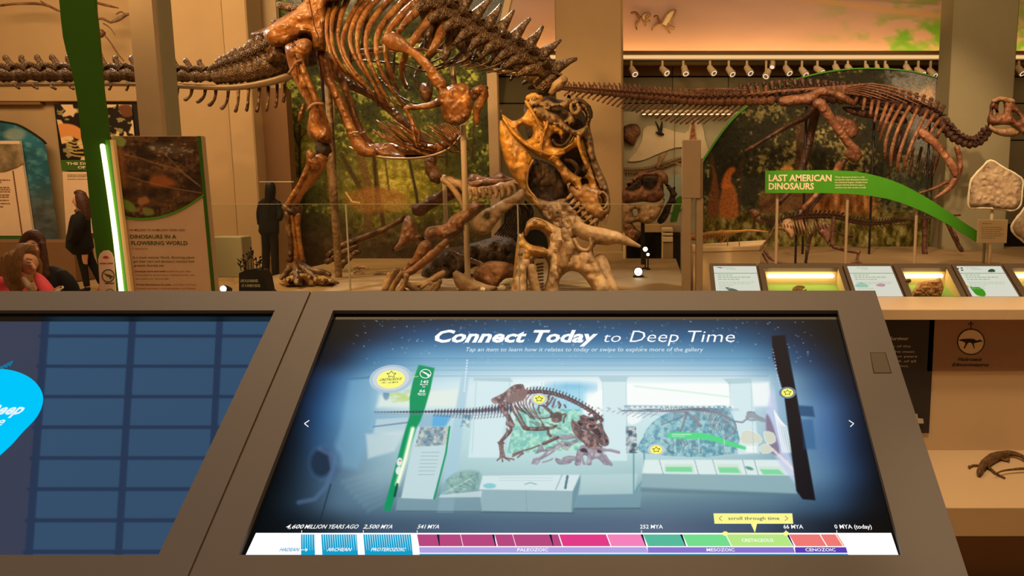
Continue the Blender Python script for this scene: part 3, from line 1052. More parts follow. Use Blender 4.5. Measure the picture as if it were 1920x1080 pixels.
row(890, (520, (3, 5, 8)), (600, (52, 82, 110)), (700, (136, 168, 182)), (850, (170, 202, 206)), (1050, (172, 206, 208)), (1300, (160, 194, 200)), (1480, (120, 156, 170)), (1550, (84, 124, 160)), (1600, (34, 60, 96)), (1650, (6, 10, 16)), (1680, (1, 2, 3)))
row(945, (495, (2, 4, 5)), (560, (30, 48, 64)), (640, (84, 116, 140)), (780, (100, 134, 150)), (950, (96, 130, 146)), (1200, (98, 132, 148)), (1450, (80, 114, 136)), (1560, (48, 78, 110)), (1620, (14, 26, 40)), (1680, (1, 2, 3)))
row(985, (470, (2, 3, 4)), (560, (14, 22, 30)), (700, (62, 84, 106)), (950, (78, 102, 126)), (1250, (80, 102, 128)), (1420, (56, 78, 104)), (1540, (24, 36, 50)), (1620, (6, 9, 13)), (1690, (1, 1, 2)))
sc.field(S_)
rnd = random.Random(5)
for k in range(240):
    x, y = rnd.uniform(660, 1530), 597 + 85 * rnd.random() ** 1.5
    sc.ell(x, y, 1.3, 0.9, (190, 215, 235), rnd.uniform(0.2, 0.8), 1.2)
for y, a in ((672, .35), (676, .15), (685, .2), (694, .22), (705, .3)):
    sc.line([(690, y), (1440, y)], 0.7, (60, 110, 150), a, 1.5)
w_ = (252, 254, 252)
sc.poly([(700, 716), (1440, 712), (1450, 764), (700, 768)], (236, 246, 244), 0.35, 10)
sc.poly([(968, 716), (1128, 716), (1128, 764), (968, 764)], w_, 0.45, 12)
sc.poly([(1172, 718), (1366, 718), (1372, 762), (1172, 762)], w_, 0.85, 3)
sc.poly([(1408, 718), (1442, 716), (1448, 762), (1412, 762)], w_, 0.75, 3)
sc.line([(1190, 724), (1300, 736), (1366, 744)], 1.4, (190, 236, 210), 0.6, 2)
sc.ell(1070, 726, 46, 9, (96, 178, 224), 0.7, 12)
sc.poly([(1000, 726), (1098, 730), (1094, 776), (1000, 772)], (150, 212, 234), 0.8, 6)
sc.poly(cr([(1094, 776), (1100, 752), (1112, 740), (1130, 732), (1130, 776)], 3, True), w_, 0.7, 2)
# left interior: column, mural, benches
sc.poly([(656, 712), (716, 706), (700, 800), (672, 880), (616, 872), (640, 800)], (122, 170, 200), 0.5, 6)
sc.poly([(650, 709), (726, 703), (726, 707), (650, 713)], (60, 110, 150), 0.5, 1)
sc.poly([(712, 742), (868, 728), (858, 764), (706, 764)], (232, 240, 228), 0.7, 4)
for k in range(30):
    sc.ell(740 + rnd.gauss(10, 13), 744 + rnd.gauss(0, 5), 5, 2.5, (190, 214, 130), 0.5, 3)
sc.ell(724, 740, 6, 10, (90, 130, 160), 0.7, 3)
sc.poly([(700, 778), (850, 778), (836, 800), (690, 806)], (136, 178, 204), 0.7, 2)
sc.poly([(812, 778), (846, 778), (834, 800), (810, 800)], (86, 172, 224), 0.8, 2)
sc.poly([(706, 786), (770, 782), (760, 818), (700, 812)], (190, 214, 220), 0.8, 2)
sc.line([(700, 800), (765, 792)], 1.5, (90, 130, 160), 0.7)
sc.poly([(686, 814), (760, 808), (740, 846), (690, 860)], (206, 222, 222), 0.7, 3)
sc.ell(610, 868, 30, 34, (66, 96, 130), 0.6, 10)
sc.ell(602, 868, 20, 26, (24, 38, 56), 0.8, 8)
sc.line([(560, 942), (590, 936), (612, 912), (624, 880), (618, 852), (600, 842)], 4, (86, 110, 150), 0.6, 5)
sc.line([(620, 908), (600, 978)], 1.2, (24, 38, 50), 0.7, 2)
for k in range(7):
    sc.poly([(640 + k * 8, 900 + k * 9), (720, 880 + k * 10), (716, 886 + k * 10), (640 + k * 8, 908 + k * 9)], (160, 186, 196), 0.18, 4)
# columns of the picture
for q in ([(893, 712), (956, 712), (944, 800), (936, 858), (878, 858), (884, 800)], [(1130, 712), (1174, 712), (1176, 864), (1136, 864)], [(1368, 716), (1408, 714), (1424, 850), (1384, 852)]):
    sc.poly(q, (212, 234, 238), 0.9, 1.2)
sc.poly([(866, 700), (880, 700), (850, 960), (820, 960)], (168, 204, 222), 0.75, 2)
for k in range(12):
    sc.ell(876 - k * 0.5, 676 + k * 5.2, 1.6, 2.0, (235, 248, 255), 0.7, 1)
for q in ([(888, 708), (956, 708), (962, 716), (888, 714)], [(1122, 706), (1178, 706), (1174, 716), (1128, 716)], [(1356, 710), (1412, 708), (1408, 718), (1366, 720)]):
    sc.poly(q, (176, 206, 214), 0.9, 1)
# small murals
foc = fbm(sc.X, sc.Y, 6, 8, 3)
def tex(poly, ca, cb, a=0.9):
    p = np.array(poly)
    w = sc._win(p[:, 0].min(), p[:, 1].min(), p[:, 0].max(), p[:, 1].max())
    m = inside(sc.X[w], sc.Y[w], p) * a
    t = np.clip((foc[w] - 0.3) * 2.5, 0, 1)[..., None]
    cc = np.array(ca) * (1 - t) + np.array(cb) * t
    sc.C[w] = sc.C[w] * (1 - m[..., None]) + cc * m[..., None]


tex([(972, 764), (1088, 768), (1092, 844), (950, 850)], (112, 186, 178), (182, 232, 206))
tex([(870, 778), (884, 778), (880, 802), (862, 802)], (90, 150, 180), (220, 230, 220))
tex(cr([(1206, 850), (1206, 820), (1216, 800), (1240, 780), (1280, 766), (1330, 762), (1368, 768), (1376, 850)], 3, True), (84, 144, 164), (160, 206, 212))
tex([(1174, 800), (1192, 800), (1196, 850), (1174, 850)], (40, 60, 84), (210, 215, 215), 0.8)
sc.poly(cr([(1178, 772), (1200, 774), (1202, 788), (1186, 796), (1176, 790)], 3, True), w_, 0.7, 2)
sc.line([(1172, 762), (1370, 764)], 2.2, (130, 170, 180), 0.8, 2)
for k in range(20):
    sc.ell(1184 + k * 10 + rnd.uniform(-2, 2), 763, 2.4, 1.6, w_, 0.9, 1)
# floor, plinths and rail
sc.poly([(745, 932), (905, 930), (905, 960), (742, 958)], (128, 160, 172), 0.8, 2)
sc.poly([(905, 892), (1088, 890), (1074, 921), (898, 918)], (214, 232, 234), 0.95, 1.2)
sc.poly([(898, 918), (1074, 921), (1072, 961), (904, 958)], (150, 180, 188), 0.95, 1.2)
sc.poly([(1074, 921), (1088, 890), (1090, 930), (1072, 961)], (110, 148, 160), 0.95, 1.2)
sc.poly([(1082, 928), (1190, 926), (1206, 905), (1200, 952), (1076, 952)], (120, 158, 172), 0.8, 2)
sc.poly([(1090, 890), (1196, 888), (1190, 926), (1084, 928)], (186, 214, 216), 0.7, 1.5)
sc.line([(1188, 850), (1188, 926), (1208, 896), (1208, 846)], 1.3, (90, 150, 160), 0.8)
sc.poly([(1208, 862), (1478, 862), (1492, 892), (1204, 888)], (222, 238, 236), 0.95, 1.5)
sc.poly([(1204, 888), (1492, 893), (1494, 926), (1202, 914)], (142, 176, 184), 0.95, 1.5)
sc.poly([(1202, 914), (1494, 926), (1494, 932), (1202, 922)], (86, 118, 132), 0.6, 3)
for q in ([(1246, 870), (1300, 870), (1302, 886), (1246, 885)], [(1344, 870), (1384, 870), (1392, 888), (1348, 887)], [(1422, 874), (1462, 875), (1474, 891), (1430, 890)]):
    sc.poly(q, (206, 228, 210), 0.9, 1)
    m = [(x * 0.9 + q[0][0] * 0.1 + 2, y * 0.6 + q[2][1] * 0.4 - 1) for x, y in q]
    sc.poly(m, (110, 214, 150), 0.85, 1.5)
for x in (1240, 1306, 1340, 1396, 1418):
    sc.line([(x - 4, 862), (x + 4, 890)], 0.8, (120, 150, 160), 0.7)
sc.ell(1405, 878, 8, 3, (60, 140, 110), 0.8, 1.5, 0.3)
# pylon, side panel, glowing tube
sc.poly([(785, 684), (815, 690), (807, 730), (797, 765), (788, 790), (782, 800), (732, 958), (719, 957), (758, 812), (768, 780), (768, 745), (774, 715)], (16, 150, 96), 1, 1)
sc.poly([(783, 800), (842, 800), (836, 840), (822, 900), (812, 936), (752, 934), (768, 860)], (196, 220, 224), 0.95, 1)
tex([(788, 801), (842, 801), (839, 834), (778, 838)], (96, 128, 150), (200, 206, 196))
sc.line([(843, 800), (836, 850), (814, 935)], 1.6, (18, 150, 100), 1, 1)
for r, a in ((6, 0.25), (4, 0.4), (2.6, 1.0)):
    sc.line([(774, 804), (760, 860), (745, 908)], r, (250, 255, 225), a, 2)
sc.line([(745, 908), (740, 930)], 2.2, (14, 70, 60), 0.9, 1)
sc.ell(749, 866, 5, 8, (236, 240, 236), 0.95, 1, 0.2)
sc.ell(747, 882, 5, 8, (236, 240, 236), 0.95, 1, 0.2)
sc.ell(750, 864, 2.2, 1.6, (220, 80, 110), 0.9, 0.8)
sc.line([(726, 706), (784, 706)], 0.7, (230, 245, 120), 0.9, 0.8)
# dark pylon at the right with its glow and a coral-like display
sc.poly(cr([(1452, 730), (1462, 800), (1484, 862), (1500, 900), (1490, 905), (1450, 850), (1434, 790), (1440, 760), (1446, 735)], 3, True), (196, 206, 236), 0.8, 3)
sc.poly(cr([(1438, 776), (1450, 800), (1462, 850), (1444, 846), (1436, 800)], 3, True), (120, 104, 128), 0.8, 2)
for k in range(5):
    sc.line([(1452 + k * 3, 770 + k * 5), (1458 + k * 4, 800), (1468 + k * 4, 848)], 1.4, w_, 0.8, 1.5)
sc.line([(1448, 842), (1500, 892)], 2.5, (240, 226, 226), 0.8, 2)
sc.poly([(1447, 630), (1472, 628), (1490, 720), (1510, 830), (1529, 938), (1505, 936), (1493, 920), (1470, 740), (1449, 670)], (12, 14, 26), 1, 1)
for k in range(14):
    sc.ell(1449 + k * 1.1, 655 + k * 6, 1.1, 1.8, (210, 226, 250), rnd.uniform(0.4, 1), 1)
sc.poly([(1496, 760), (1524, 762), (1528, 782), (1500, 780)], (30, 70, 110), 0.8, 2)
sc.poly([(1502, 786), (1524, 786), (1530, 842), (1508, 842)], (42, 92, 140), 0.6, 3)


def screen_bones():
    """the same skeletons, small, in the picture shown on the screen"""
    f = lambda p: (940 + (p[0] - 550) * 0.339, 865 + (p[1] - 530) * 0.246)
    rg = random.Random(3)
    for k in range(44):                              # tail with its hanging bones
        x = 704 + k * 5.9
        y = 773 - max(0, k - 30) * 0.35
        r = 0.7 + 0.11 * k + max(0, k - 32) * 0.22
        sc.ell(x, y - r * 0.4, 2.7, r, (66, 60, 78), 0.9, 1)
        if k > 18:
            sc.line([(x, y - r), (x + 1, y - r * 1.9)], 0.9, (66, 60, 78), 0.8, 0.8)
            sc.line([(x, y + 2), (x - 1.5, y + 5 + min(6, (k - 18) * .5)), (x - 3, y + 6 + min(7, (k - 18) * .5))], 0.8, (80, 78, 98), 0.75, 0.8)
    sc.line([(704, 776), (900, 778), (962, 772)], 0.6, (120, 140, 160), 0.8, 0.8)
    for key, cc, hl, al in (('trex_far', (124, 108, 120), (176, 170, 180), 0.6), ('tric', (140, 126, 144), (206, 196, 196), 0.85), ('trex', (94, 70, 74), (200, 166, 156), 0.9)):
        for O, H in STROKES.get(key + '_poly', []):
            q = [f(p) for p in O]
            A = np.array(q)
            big = (A[:, 0].max() - A[:, 0].min()) > 30
            w = sc._win(A[:, 0].min(), A[:, 1].min(), A[:, 0].max(), A[:, 1].max())
            m = inside(sc.X[w], sc.Y[w], A) * al
            t = np.clip((foc[w] - 0.35) * 3, 0, 1)[..., None] * (0.75 if big else 0.4)
            sc.C[w] = sc.C[w] * (1 - m[..., None]) + (np.array(cc) * (1 - t) + np.array(hl) * t) * m[..., None]
            sc.line(q + [q[0]], 0.35, tuple(c * 0.6 for c in cc), 0.6, 0.7)
            for h in H:
                sc.poly([f(p) for p in h], (46, 40, 54), 0.85, 0.9)
        for s_ in STROKES.get(key, []):
            r = float(np.mean([p[2] for p in s_]))
            sc.line([f(p) for p in s_], max(0.55, 0.24 * r), cc, al, 0.8)
            if r > 4:
                sc.line([f((p[0] - 3, p[1] - 4)) for p in s_], 0.5, hl, 0.7, 0.8)
    for k in range(26):                              # back and neck with its row of spines
        t = k / 25
        x = 976 + 152 * t
        y = float(np.interp(x, [976, 992, 1010, 1035, 1060, 1085, 1110, 1130], [737, 732, 731, 734, 742, 754, 769, 786]))
        sc.ell(x, y + 3, 4.6, 4.2, (92, 70, 76), 0.9, 1)
        sc.line([(x - 1, y), (x + 1, y - 5.5)], 1.1, (70, 54, 62), 0.95, 0.8)
        sc.line([(x - 2, y + 1), (x - 1, y + 4)], 0.6, (196, 168, 160), 0.7, 0.8)
    sc.poly(cr([(948, 752), (960, 738), (978, 731), (990, 731), (984, 748), (968, 754)], 3, True), (138, 114, 112), 0.95, 1)
    f2 = lambda p: (1290 + (p[0] - 1540) * 0.347, 773 + (p[1] - 190) * 0.25)
    for k in range(60):
        x = 1172 + k * 3.6
        sc.line([(x, 770 + 3 * math.sin(k / 19)), (x - 1.5, 766 + 3 * math.sin(k / 19))], 0.5, (130, 146, 160), 0.7, 0.7)
        if k < 34:
            sc.line([(x, 773), (x - 3, 774 + min(6, k * .3))], 0.5, (140, 156, 170), 0.6, 0.7)
    sc.line([(1166, 770), (1260, 771), (1310, 768), (1350, 775), (1376, 790), (1392, 792), (1402, 784)], 1.5, (120, 124, 140), 0.85, 1)
    for key in ('hadro', 'thesc'):
        for O, H in STROKES.get(key + '_poly', []):
            sc.poly([f2(p) for p in O], (142, 150, 160), 0.85, 0.9)
        for s_ in STROKES.get(key, []):
            r = float(np.mean([p[2] for p in s_]))
            sc.line([f2(p) for p in s_], max(0.5, 0.26 * r), (92, 92, 108) if key == 'thesc' else (112, 116, 132), 0.8, 0.8)
            if r > 3:
                sc.line([f2((p[0] - 2, p[1] - 3)) for p in s_], 0.4, (206, 210, 212), 0.7, 0.7)
    sc.poly(cr([(1256, 811), (1300, 811), (1330, 814), (1365, 826), (1398, 838), (1396, 843), (1360, 834), (1320, 824), (1256, 822)], 2, True), (84, 216, 138), 1, 0.8)
    sc.line([(1260, 814.5), (1296, 814.5)], 0.7, (214, 246, 224), 0.9, 0.7)
    sc.line([(1260, 818), (1284, 818)], 0.7, (214, 246, 224), 0.9, 0.7)
    for x in (1265, 1310, 1358):
        sc.line([(x, 822), (x + 1, 852)], 0.6, (214, 232, 232), 0.9, 0.7)
    for q in (cr([(1389, 812), (1403, 806), (1424, 816), (1426, 830), (1392, 832)], 2, True), cr([(1432, 810), (1450, 812), (1454, 828), (1438, 832)], 2, True), cr([(1424, 838), (1440, 832), (1448, 846), (1430, 850)], 2, True)):
        sc.poly(q, (214, 218, 200), 0.95, 1)
        sc.line(list(q) + [q[0]], 0.5, (240, 246, 240), 0.8, 0.7)
    sc.poly([(1399, 836), (1418, 836), (1418, 848), (1399, 848)], (240, 246, 244), 1, 0.8)
    # case glass, panel print, river bank
    sc.poly(cr([(822, 930), (836, 900), (862, 884), (898, 884), (900, 906), (880, 926), (850, 934)], 3, True), (120, 164, 160), 0.6, 3)
    tex([(836, 900), (862, 886), (900, 886), (896, 916), (846, 928)], (96, 140, 140), (176, 206, 180), 0.5)
    for k in range(6):
        sc.line([(826 + k * 9, 928 - k * 5), (846 + k * 9, 918 - k * 5), (870 + k * 5, 920 - k * 3)], 0.5, (220, 236, 232), 0.5, 0.7)
    sc.poly([(826, 928), (904, 920), (902, 932), (822, 933)], (206, 222, 228), 0.8, 1)
    for y in range(0, 7):
        sc.line([(790 - y, 848 + y * 7), (824 - y * 1.6, 848 + y * 7)], 0.35, (130, 150, 160), 0.7, 0.6)
    sc.line([(1054, 890), (1042, 918)], 0.8, (130, 160, 170), 0.9, 0.8)
    sc.line([(1064, 893), (1060, 915)], 2.2, (70, 110, 124), 0.9, 1.2)
    sc.ell(918, 911, 12, 5, (120, 196, 206), 0.8, 1.5)
    sc.line([(984, 908), (994, 905), (1006, 908)], 0.9, (110, 170, 176), 0.8, 1)
    for y in (896, 901):
        sc.line([(936, y), (1036, y)], 0.4, (180, 204, 208), 0.7, 0.6)
    sc.line([(986, 919), (988, 960)], 0.5, (120, 150, 160), 0.7, 0.7)
    for pts in ([(900, 960), (1076, 962)], [(744, 958), (900, 959)], [(1076, 954), (1200, 953)]):
        sc.line(pts, 0.9, (60, 90, 104), 0.7, 1.5)
    for x in (893, 956, 1130, 1174, 1368, 1408):
        sc.line([(x, 716), (x + (5 if x > 1200 else (-8 if x < 1000 else 2)), 850)], 0.5, (140, 180, 196), 0.6, 0.8)
    for x in (1016, 1040, 1062, 1086):
        sc.line([(x, 718), (x, 770)], 0.35, (120, 170, 190), 0.5, 0.6)


# ---- crisp interface graphics as flat shapes on the glass
UI = {}


def ucol(c):
    if c not in UI:
        UI[c] = emat('screen_colour_%d_%d_%d' % c, c, 1.0)
    return UI[c]


LV = [0.0]


def ui(pts, c, lvl, name='graphic', parent=None):
    h = -0.0048 + 0.00012 * lvl
    V = [PK(x, y) + KN * h for x, y in pts]
    tri = geometry.tessellate_polygon([V])
    return mk(name, (V, [tuple(t) for t in tri]), ucol(c), parent or SCR)


def uic(vfs, c, name, parent=None):
    return mk(name, join(*vfs), ucol(c), parent or SCR)


def quad(pts, lvl):
    return [PK(x, y) + KN * (-0.0048 + 0.00012 * lvl) for x, y in pts], [(3, 2, 1, 0)]


def uline(pts, w, lvl):
    out = []
    for (xa, ya), (xb, yb) in zip(pts[:-1], pts[1:]):
        L = math.hypot(xb - xa, yb - ya) or 1
        nx, ny = -(yb - ya) / L * w / 2, (xb - xa) / L * w / 2
        out.append(quad([(xa + nx, ya + ny), (xb + nx, yb + ny), (xb - nx, yb - ny), (xa - nx, ya - ny)], lvl))
    return out


def kt(body, x0, x1, yb, cap, c, lvl, name='lettering', bold=0.0, shear=0.0, parent=None, dy=0.0):
    bold = min(bold, 0.04 if cap > 15 else 0.014)
    a, b = PK(x0, yb), PK(x1, yb + dy)
    hgt = (PK(x0, yb - cap) - a).length
    return text(body, a, b - a, KS, hgt, ucol(c), parent or SCR, width=(b - a).length, bold=bold, shear=shear, lift=-0.0048 + 0.00012 * lvl, name=name)

# ------------------------------------------------------------------ vertebra template, used by every skeleton
def vertebra_vf(seed=0, spine=1.0, rake=-0.25, proc=0.7, wing=False):
    r = random.Random(seed)
    j = lambda a: r.uniform(-a, a)
    parts = [tube([(-0.46, 0, 0, 0.40), (-0.3, 0, 0, 0.42), (0, 0, j(.03), 0.31), (0.3, 0, 0, 0.42), (0.46, 0, 0, 0.40)], n=8, sub=2, flatdir=(0, 1, 0), bump=0.4, seed=seed)]
    h = 0.45 + 0.75 * spine
    if wing:
        parts.append(tube([(-0.02, 0, 0.25, 0.42), (rake * 0.3, 0, 0.3 + h * 0.4, 0.25), (rake + j(.06), 0, 0.3 + h * 0.8, 0.12), (rake * 1.3 + j(.1), 0, 0.3 + h, 0.07)], n=6, sub=1, flat=0.5, bump=0.35, seed=seed))
        for s in (-1, 1):
            parts.append(tube([(0.1, s * 0.25, 0.25, 0.26), (-0.1, s * 0.7, 0.15, 0.25), (-0.3 + j(.08), s * 0.95, -0.25, 0.17), (-0.42, s * 1.0, -0.62 + j(.1), 0.07)], n=6, sub=1, flatdir=(0.4, s, 0.4), flat=0.35, bump=0.3, seed=seed))
    else:
        parts.append(tube([(-0.02, 0, 0.3, 0.30), (rake * 0.4, 0, 0.3 + h * 0.45, 0.20), (rake + j(.05), 0, 0.3 + h * 0.8, 0.18), (rake * 1.25 + j(.08), 0, 0.3 + h, 0.20)], n=7, sub=1, flat=0.45, bump=0.35, seed=seed))
    for s in (-1, 1):
        parts.append(tube([(0, s * 0.15, 0.3, 0.17), (-0.08, s * (0.3 + 0.3 * proc), 0.42, 0.12), (-0.16, s * (0.35 + 0.55 * proc), 0.46 + j(.05), 0.15)], n=6, sub=2, flatdir=(1, 0, 0), flat=0.6))
        parts.append(tube([(0.1, s * 0.12, 0.42, 0.10), (0.45, s * 0.2, 0.58, 0.09)], n=5, sub=1, flatdir=(0, 0, 1), flat=0.7))
        parts.append(tube([(-0.1, s * 0.12, 0.46, 0.10), (-0.48, s * 0.16, 0.62, 0.08)], n=5, sub=1, flatdir=(0, 0, 1), flat=0.7))
    return join(*parts)


_vm = {}


def vert_mesh(kind, mat, **kw):
    key = (kind, mat.name)
    if key not in _vm:
        out = []
        for s in range(3):
            v, f = vertebra_vf(s * 7 + len(_vm), **kw)
            me = bpy.data.meshes.new('vertebra')
            me.from_pydata(v, [], f)
            me.polygons.foreach_set('use_smooth', [True] * len(me.polygons))
            me.materials.append(mat)
            out.append(me)
        _vm[key] = out
    return _vm[key]


def spine_chain(root, path, Y, meshes, n=None, sy=1.0, lat=1.0, name='vertebra', step=None):
    """path: (px, py, size_px[, dY]) ; vertebrae laid along it, one object each"""
    Q = cr([(p[0], p[1], p[2], p[3] if len(p) > 3 else 0) for p in path], 12)
    W_ = np.array([tuple(P(q[0], q[1], Y + q[3])) for q in Q])
    sz = Q[:, 2] * np.array([pm(Y + q[3]) for q in Q])
    L = np.concatenate([[0], np.cumsum(np.linalg.norm(np.diff(W_, axis=0), axis=1))])
    pos, k = 0.0, 0
    while pos < L[-1]:
        s = np.interp(pos, L, sz)
        c = Vector([np.interp(pos, L, W_[:, i]) for i in range(3)])
        c2 = Vector([np.interp(pos + s * 0.5, L, W_[:, i]) for i in range(3)])
        c0 = Vector([np.interp(max(0, pos - s * 0.5), L, W_[:, i]) for i in range(3)])
        t = (c2 - c0).normalized()
        y = Vector((0, 1, 0))
        z = t.cross(y).normalized()
        if z.z < 0:
            z = -z
        y = z.cross(t).normalized()
        o = bpy.data.objects.new(name, meshes[k % len(meshes)])
        COL.objects.link(o)
        o.parent = root
        mm = Matrix((t * s, y * s * lat, z * s * sy)).transposed().to_4x4()
        mm.translation = c - BASE[root.name]
        o.matrix_local = mm
        BASE[o.name] = c
        pos += s * 1.0 if step is None else s * step
        k += 1


# ------------------------------------------------------------------ the large meat-eater skeleton
Y0 = 9.3
TR = empty('dinosaur_skeleton', 'huge russet meat-eating dinosaur skeleton bending down to bite, tallest of the mounts', 'skeleton', (P(552, 531, 9.0).x, 9.0, z_tr))
RB, RF, RV = M['trex'], M['trex_far'], M['trex_verte']


def tb(name, pts, dY=0.0, mat=None, key='trex', root=None, **kw):
    kw.setdefault('bump', 0.22)
    kw.setdefault('n', 9)
    return mk(name, ptube(pts, Y0 + dY, key=key, **kw), mat or RB, root or TR, smooth=True)


def tp(name, outline, dY, T, mat=None, key='trex', root=None, **kw):
    return mk(name, plate(outline, Y0 + dY, T, key=key, **kw), mat or RB, root or TR, smooth=True)


vt = vert_mesh('tail', RV, spine=0.35, rake=-0.3)
vm = vert_mesh('tailbase', RV, spine=0.2, rake=-0.1, proc=0.4)
vd = vert_mesh('dorsal', RV, spine=1.0, rake=-0.1, proc=0.8)
vc = vert_mesh('neck', RV, spine=0.75, rake=0.12, proc=0.75, wing=True)
spine_chain(TR, [(-60, 142, 30, 0.9), (60, 140, 31, 0.8), (180, 140, 31, 0.7), (300, 142, 30, 0.6), (330, 142, 28, 0.5), (395, 143, 27, 0.4)], Y0, vt)
spine_chain(TR, [(412, 143, 26, 0.4), (440, 138, 34, 0.3), (480, 130, 42, 0.2), (530, 114, 52, 0.1), (570, 100, 54, 0.0)], Y0, vm, sy=1.15, step=0.42)
spine_chain(TR, [(590, 60, 40, 0.0), (610, 0, 40), (650, -48, 42), (710, -74, 42), (770, -52, 42), (808, -10, 42)], Y0, vd, sy=1.2, lat=1.3, step=0.72)
spine_chain(TR, [(822, 26, 48), (860, 50, 44, -.02), (905, 76, 42, -.06), (950, 98, 42, -.1), (990, 122, 42, -.15), (1016, 148, 42, -.2), (1030, 170, 36, -.2)], Y0, vc, sy=1.3, lat=1.2, step=0.66)
# steel rail under the tail and neck, hanging chevrons
mk('mount_rail', ptube([(-60, 160, 4, .9), (100, 158, 4, .75), (265, 158, 4, .6), (330, 161, 4.5, .5), (400, 164, 5, .4), (460, 162, 6, .2), (520, 150, 7, .05), (560, 134, 7, 0)], Y0, n=8), M['steel'], TR, smooth=True)
mk('mount_rail', ptube([(870, 118, 4), (920, 130, 4), (970, 138, 5, -.1), (1000, 152, 6, -.15), (1020, 176, 6, -.15)], Y0, n=8), M['steel'], TR, smooth=True)
for i, (x, y0, y1, dx) in enumerate([(30, 160, 166, 6), (62, 160, 166, 8), (96, 160, 167, 8), (130, 160, 167, 8), (208, 160, 168, -3), (240, 160, 169, -3), (266, 160, 172, -4),
                                     (333, 166, 184, -4), (360, 166, 187, -13), (385, 167, 191, -15), (405, 168, 197, -13), (428, 170, 203, -13), (447, 170, 208, -6),
                                     (466, 166, 206, -4), (486, 165, 208, -5), (503, 163, 206, -4), (520, 158, 200, -4), (534, 152, 190, -3)]):
    r = 3.2 if x > 300 else 2.4
    tb('chevron', [(x, y0, r), (x + dx * 0.15, y0 + (y1 - y0) * 0.55, r * 0.8), (x + dx * 0.7, y1 - 2, r), (x + dx, y1, r * 1.1)], 0.5 if x < 430 else 0.2, RV, key=None, n=6)
# pelvis
tp('ilium', [(498, 55), (512, 44), (530, 32), (548, 20), (566, 6), (585, -16), (620, -50), (668, -56), (676, -14), (640, 0), (612, 6), (612, 30), (611, 92), (605, 98), (590, 94), (584, 72), (574, 62), (562, 66), (556, 74), (540, 82), (524, 88), (508, 86), (496, 72)],
   -0.25, 0.30, R=9, s=7, bump=0.35, freq=0.05)
tp('sacral_block', [(500, 78), (530, 70), (556, 74), (556, 96), (540, 118), (516, 126), (500, 118), (494, 98)], 0.1, 0.5, RV, R=14, s=7, bump=0.9, key=None)
mk('bone_crack', ptube([(580, 0, 1.0), (585, 25, .9), (590, 50, 1), (596, 66, .9), (596, 80, .8)], Y0 - 0.47, n=5), M['skull_dark'], TR)
tp('ilium', [(470, 66), (500, 50), (560, 10), (610, -30), (640, -10), (628, 60), (590, 86), (540, 82)], 0.55, 0.25, RF, R=14, s=9, key=None)
# pubis pair reaching down to the boot
tb('pubis', [(604, 102, 10, -.1), (610, 120, 9, -.15), (618, 150, 8, -.2), (636, 190, 8, -.2), (650, 225, 8, -.2), (664, 255, 10, -.2), (680, 280, 13, -.2), (702, 287, 8, -.2)], -0.1, n=9)
tb('pubis', [(625, 110, 9), (640, 150, 7), (655, 190, 7), (668, 225, 7), (682, 255, 8), (696, 276, 11)], 0.3, n=9)
tb('wrist_clamp', [(657, 252, 2), (664, 248, 2), (672, 248, 2)], -0.4, M['steel'], key=None, n=6)
tb('wrist_clamp', [(675, 251, 2), (684, 248, 2)], 0.0, M['steel'], key=None, n=6)
tp('pubic_boot', [(660, 262), (672, 262), (690, 268), (720, 280), (760, 290), (800, 290), (760, 297), (712, 296), (676, 290)], -0.2, 0.12, R=8, s=6)
tb('ischium', [(604, 110, 7, .2), (606, 150, 5, .3), (608, 190, 4, .3)], 0.1, RF, key=None)
# near hind leg
tp('femur', [(534, 90), (540, 82), (550, 80), (560, 74), (575, 72), (585, 80), (584, 96), (574, 110), (572, 125), (580, 142), (590, 165), (600, 185), (608, 205), (616, 228), (622, 250), (622, 268), (608, 272), (592, 266), (578, 254), (576, 236), (580, 214), (576, 196), (564, 176), (548, 144), (540, 120)],
   -0.42, 0.34, R=20, s=6, bump=0.35, freq=0.06, depth=lambda x, y: 0.0009 * (y - 170))
tb('femur_ridge', [(550, 84, 5), (562, 112, 6), (572, 140, 6), (584, 168, 5), (594, 194, 4)], -0.60, n=8, key=None)
tb('clamp_band', [(541, 138, 2.5), (548, 128, 2.5), (556, 116, 2.5), (566, 114, 2.5)], -0.66, M['tric_brown'], key=None, n=6)
tb('clamp_band', [(577, 208, 3), (584, 198, 3), (596, 194, 3), (606, 196, 3)], -0.66, M['tric_brown'], key=None, n=6)
tb('fibula_strut', [(570, 196, 3), (564, 215, 4), (560, 226, 2)], -0.3, RB, key=None, n=6)
tb('knee_cap', [(600, 268, 10), (606, 282, 13), (598, 296, 9)], -0.36, M['skull_dark'], n=9, bump=0.5)
tb('tibia', [(604, 296, 11), (596, 312, 12), (584, 330, 11), (568, 352, 10), (554, 372, 10), (546, 386, 12)], -0.42, n=10, bump=0.35)
tb('tibia_crest', [(581, 284, 5), (584, 300, 9), (594, 312, 10)], -0.50, n=8, bump=0.4)
tb('fibula', [(584, 288, 6), (578, 312, 5), (562, 344, 4), (546, 370, 4), (540, 384, 5)], -0.52, n=7, bump=0.3)
tb('ankle_bone', [(534, 388, 7), (548, 394, 12), (562, 390, 8)], -0.42, RV, n=9, bump=0.5)
for dx, r, nm in ((-8, 6, 0), (2, 8, 1), (12, 6, 2)):
    tb('metatarsal', [(546 + dx, 400, r), (548 + dx * 0.9, 430, r * 0.75), (552 + dx * 0.9, 462, r * 0.7), (553 + dx * 1.2, 490, r)], -0.42 - 0.05 * (dx < 0), RB if nm else RV, n=8, bump=0.3)
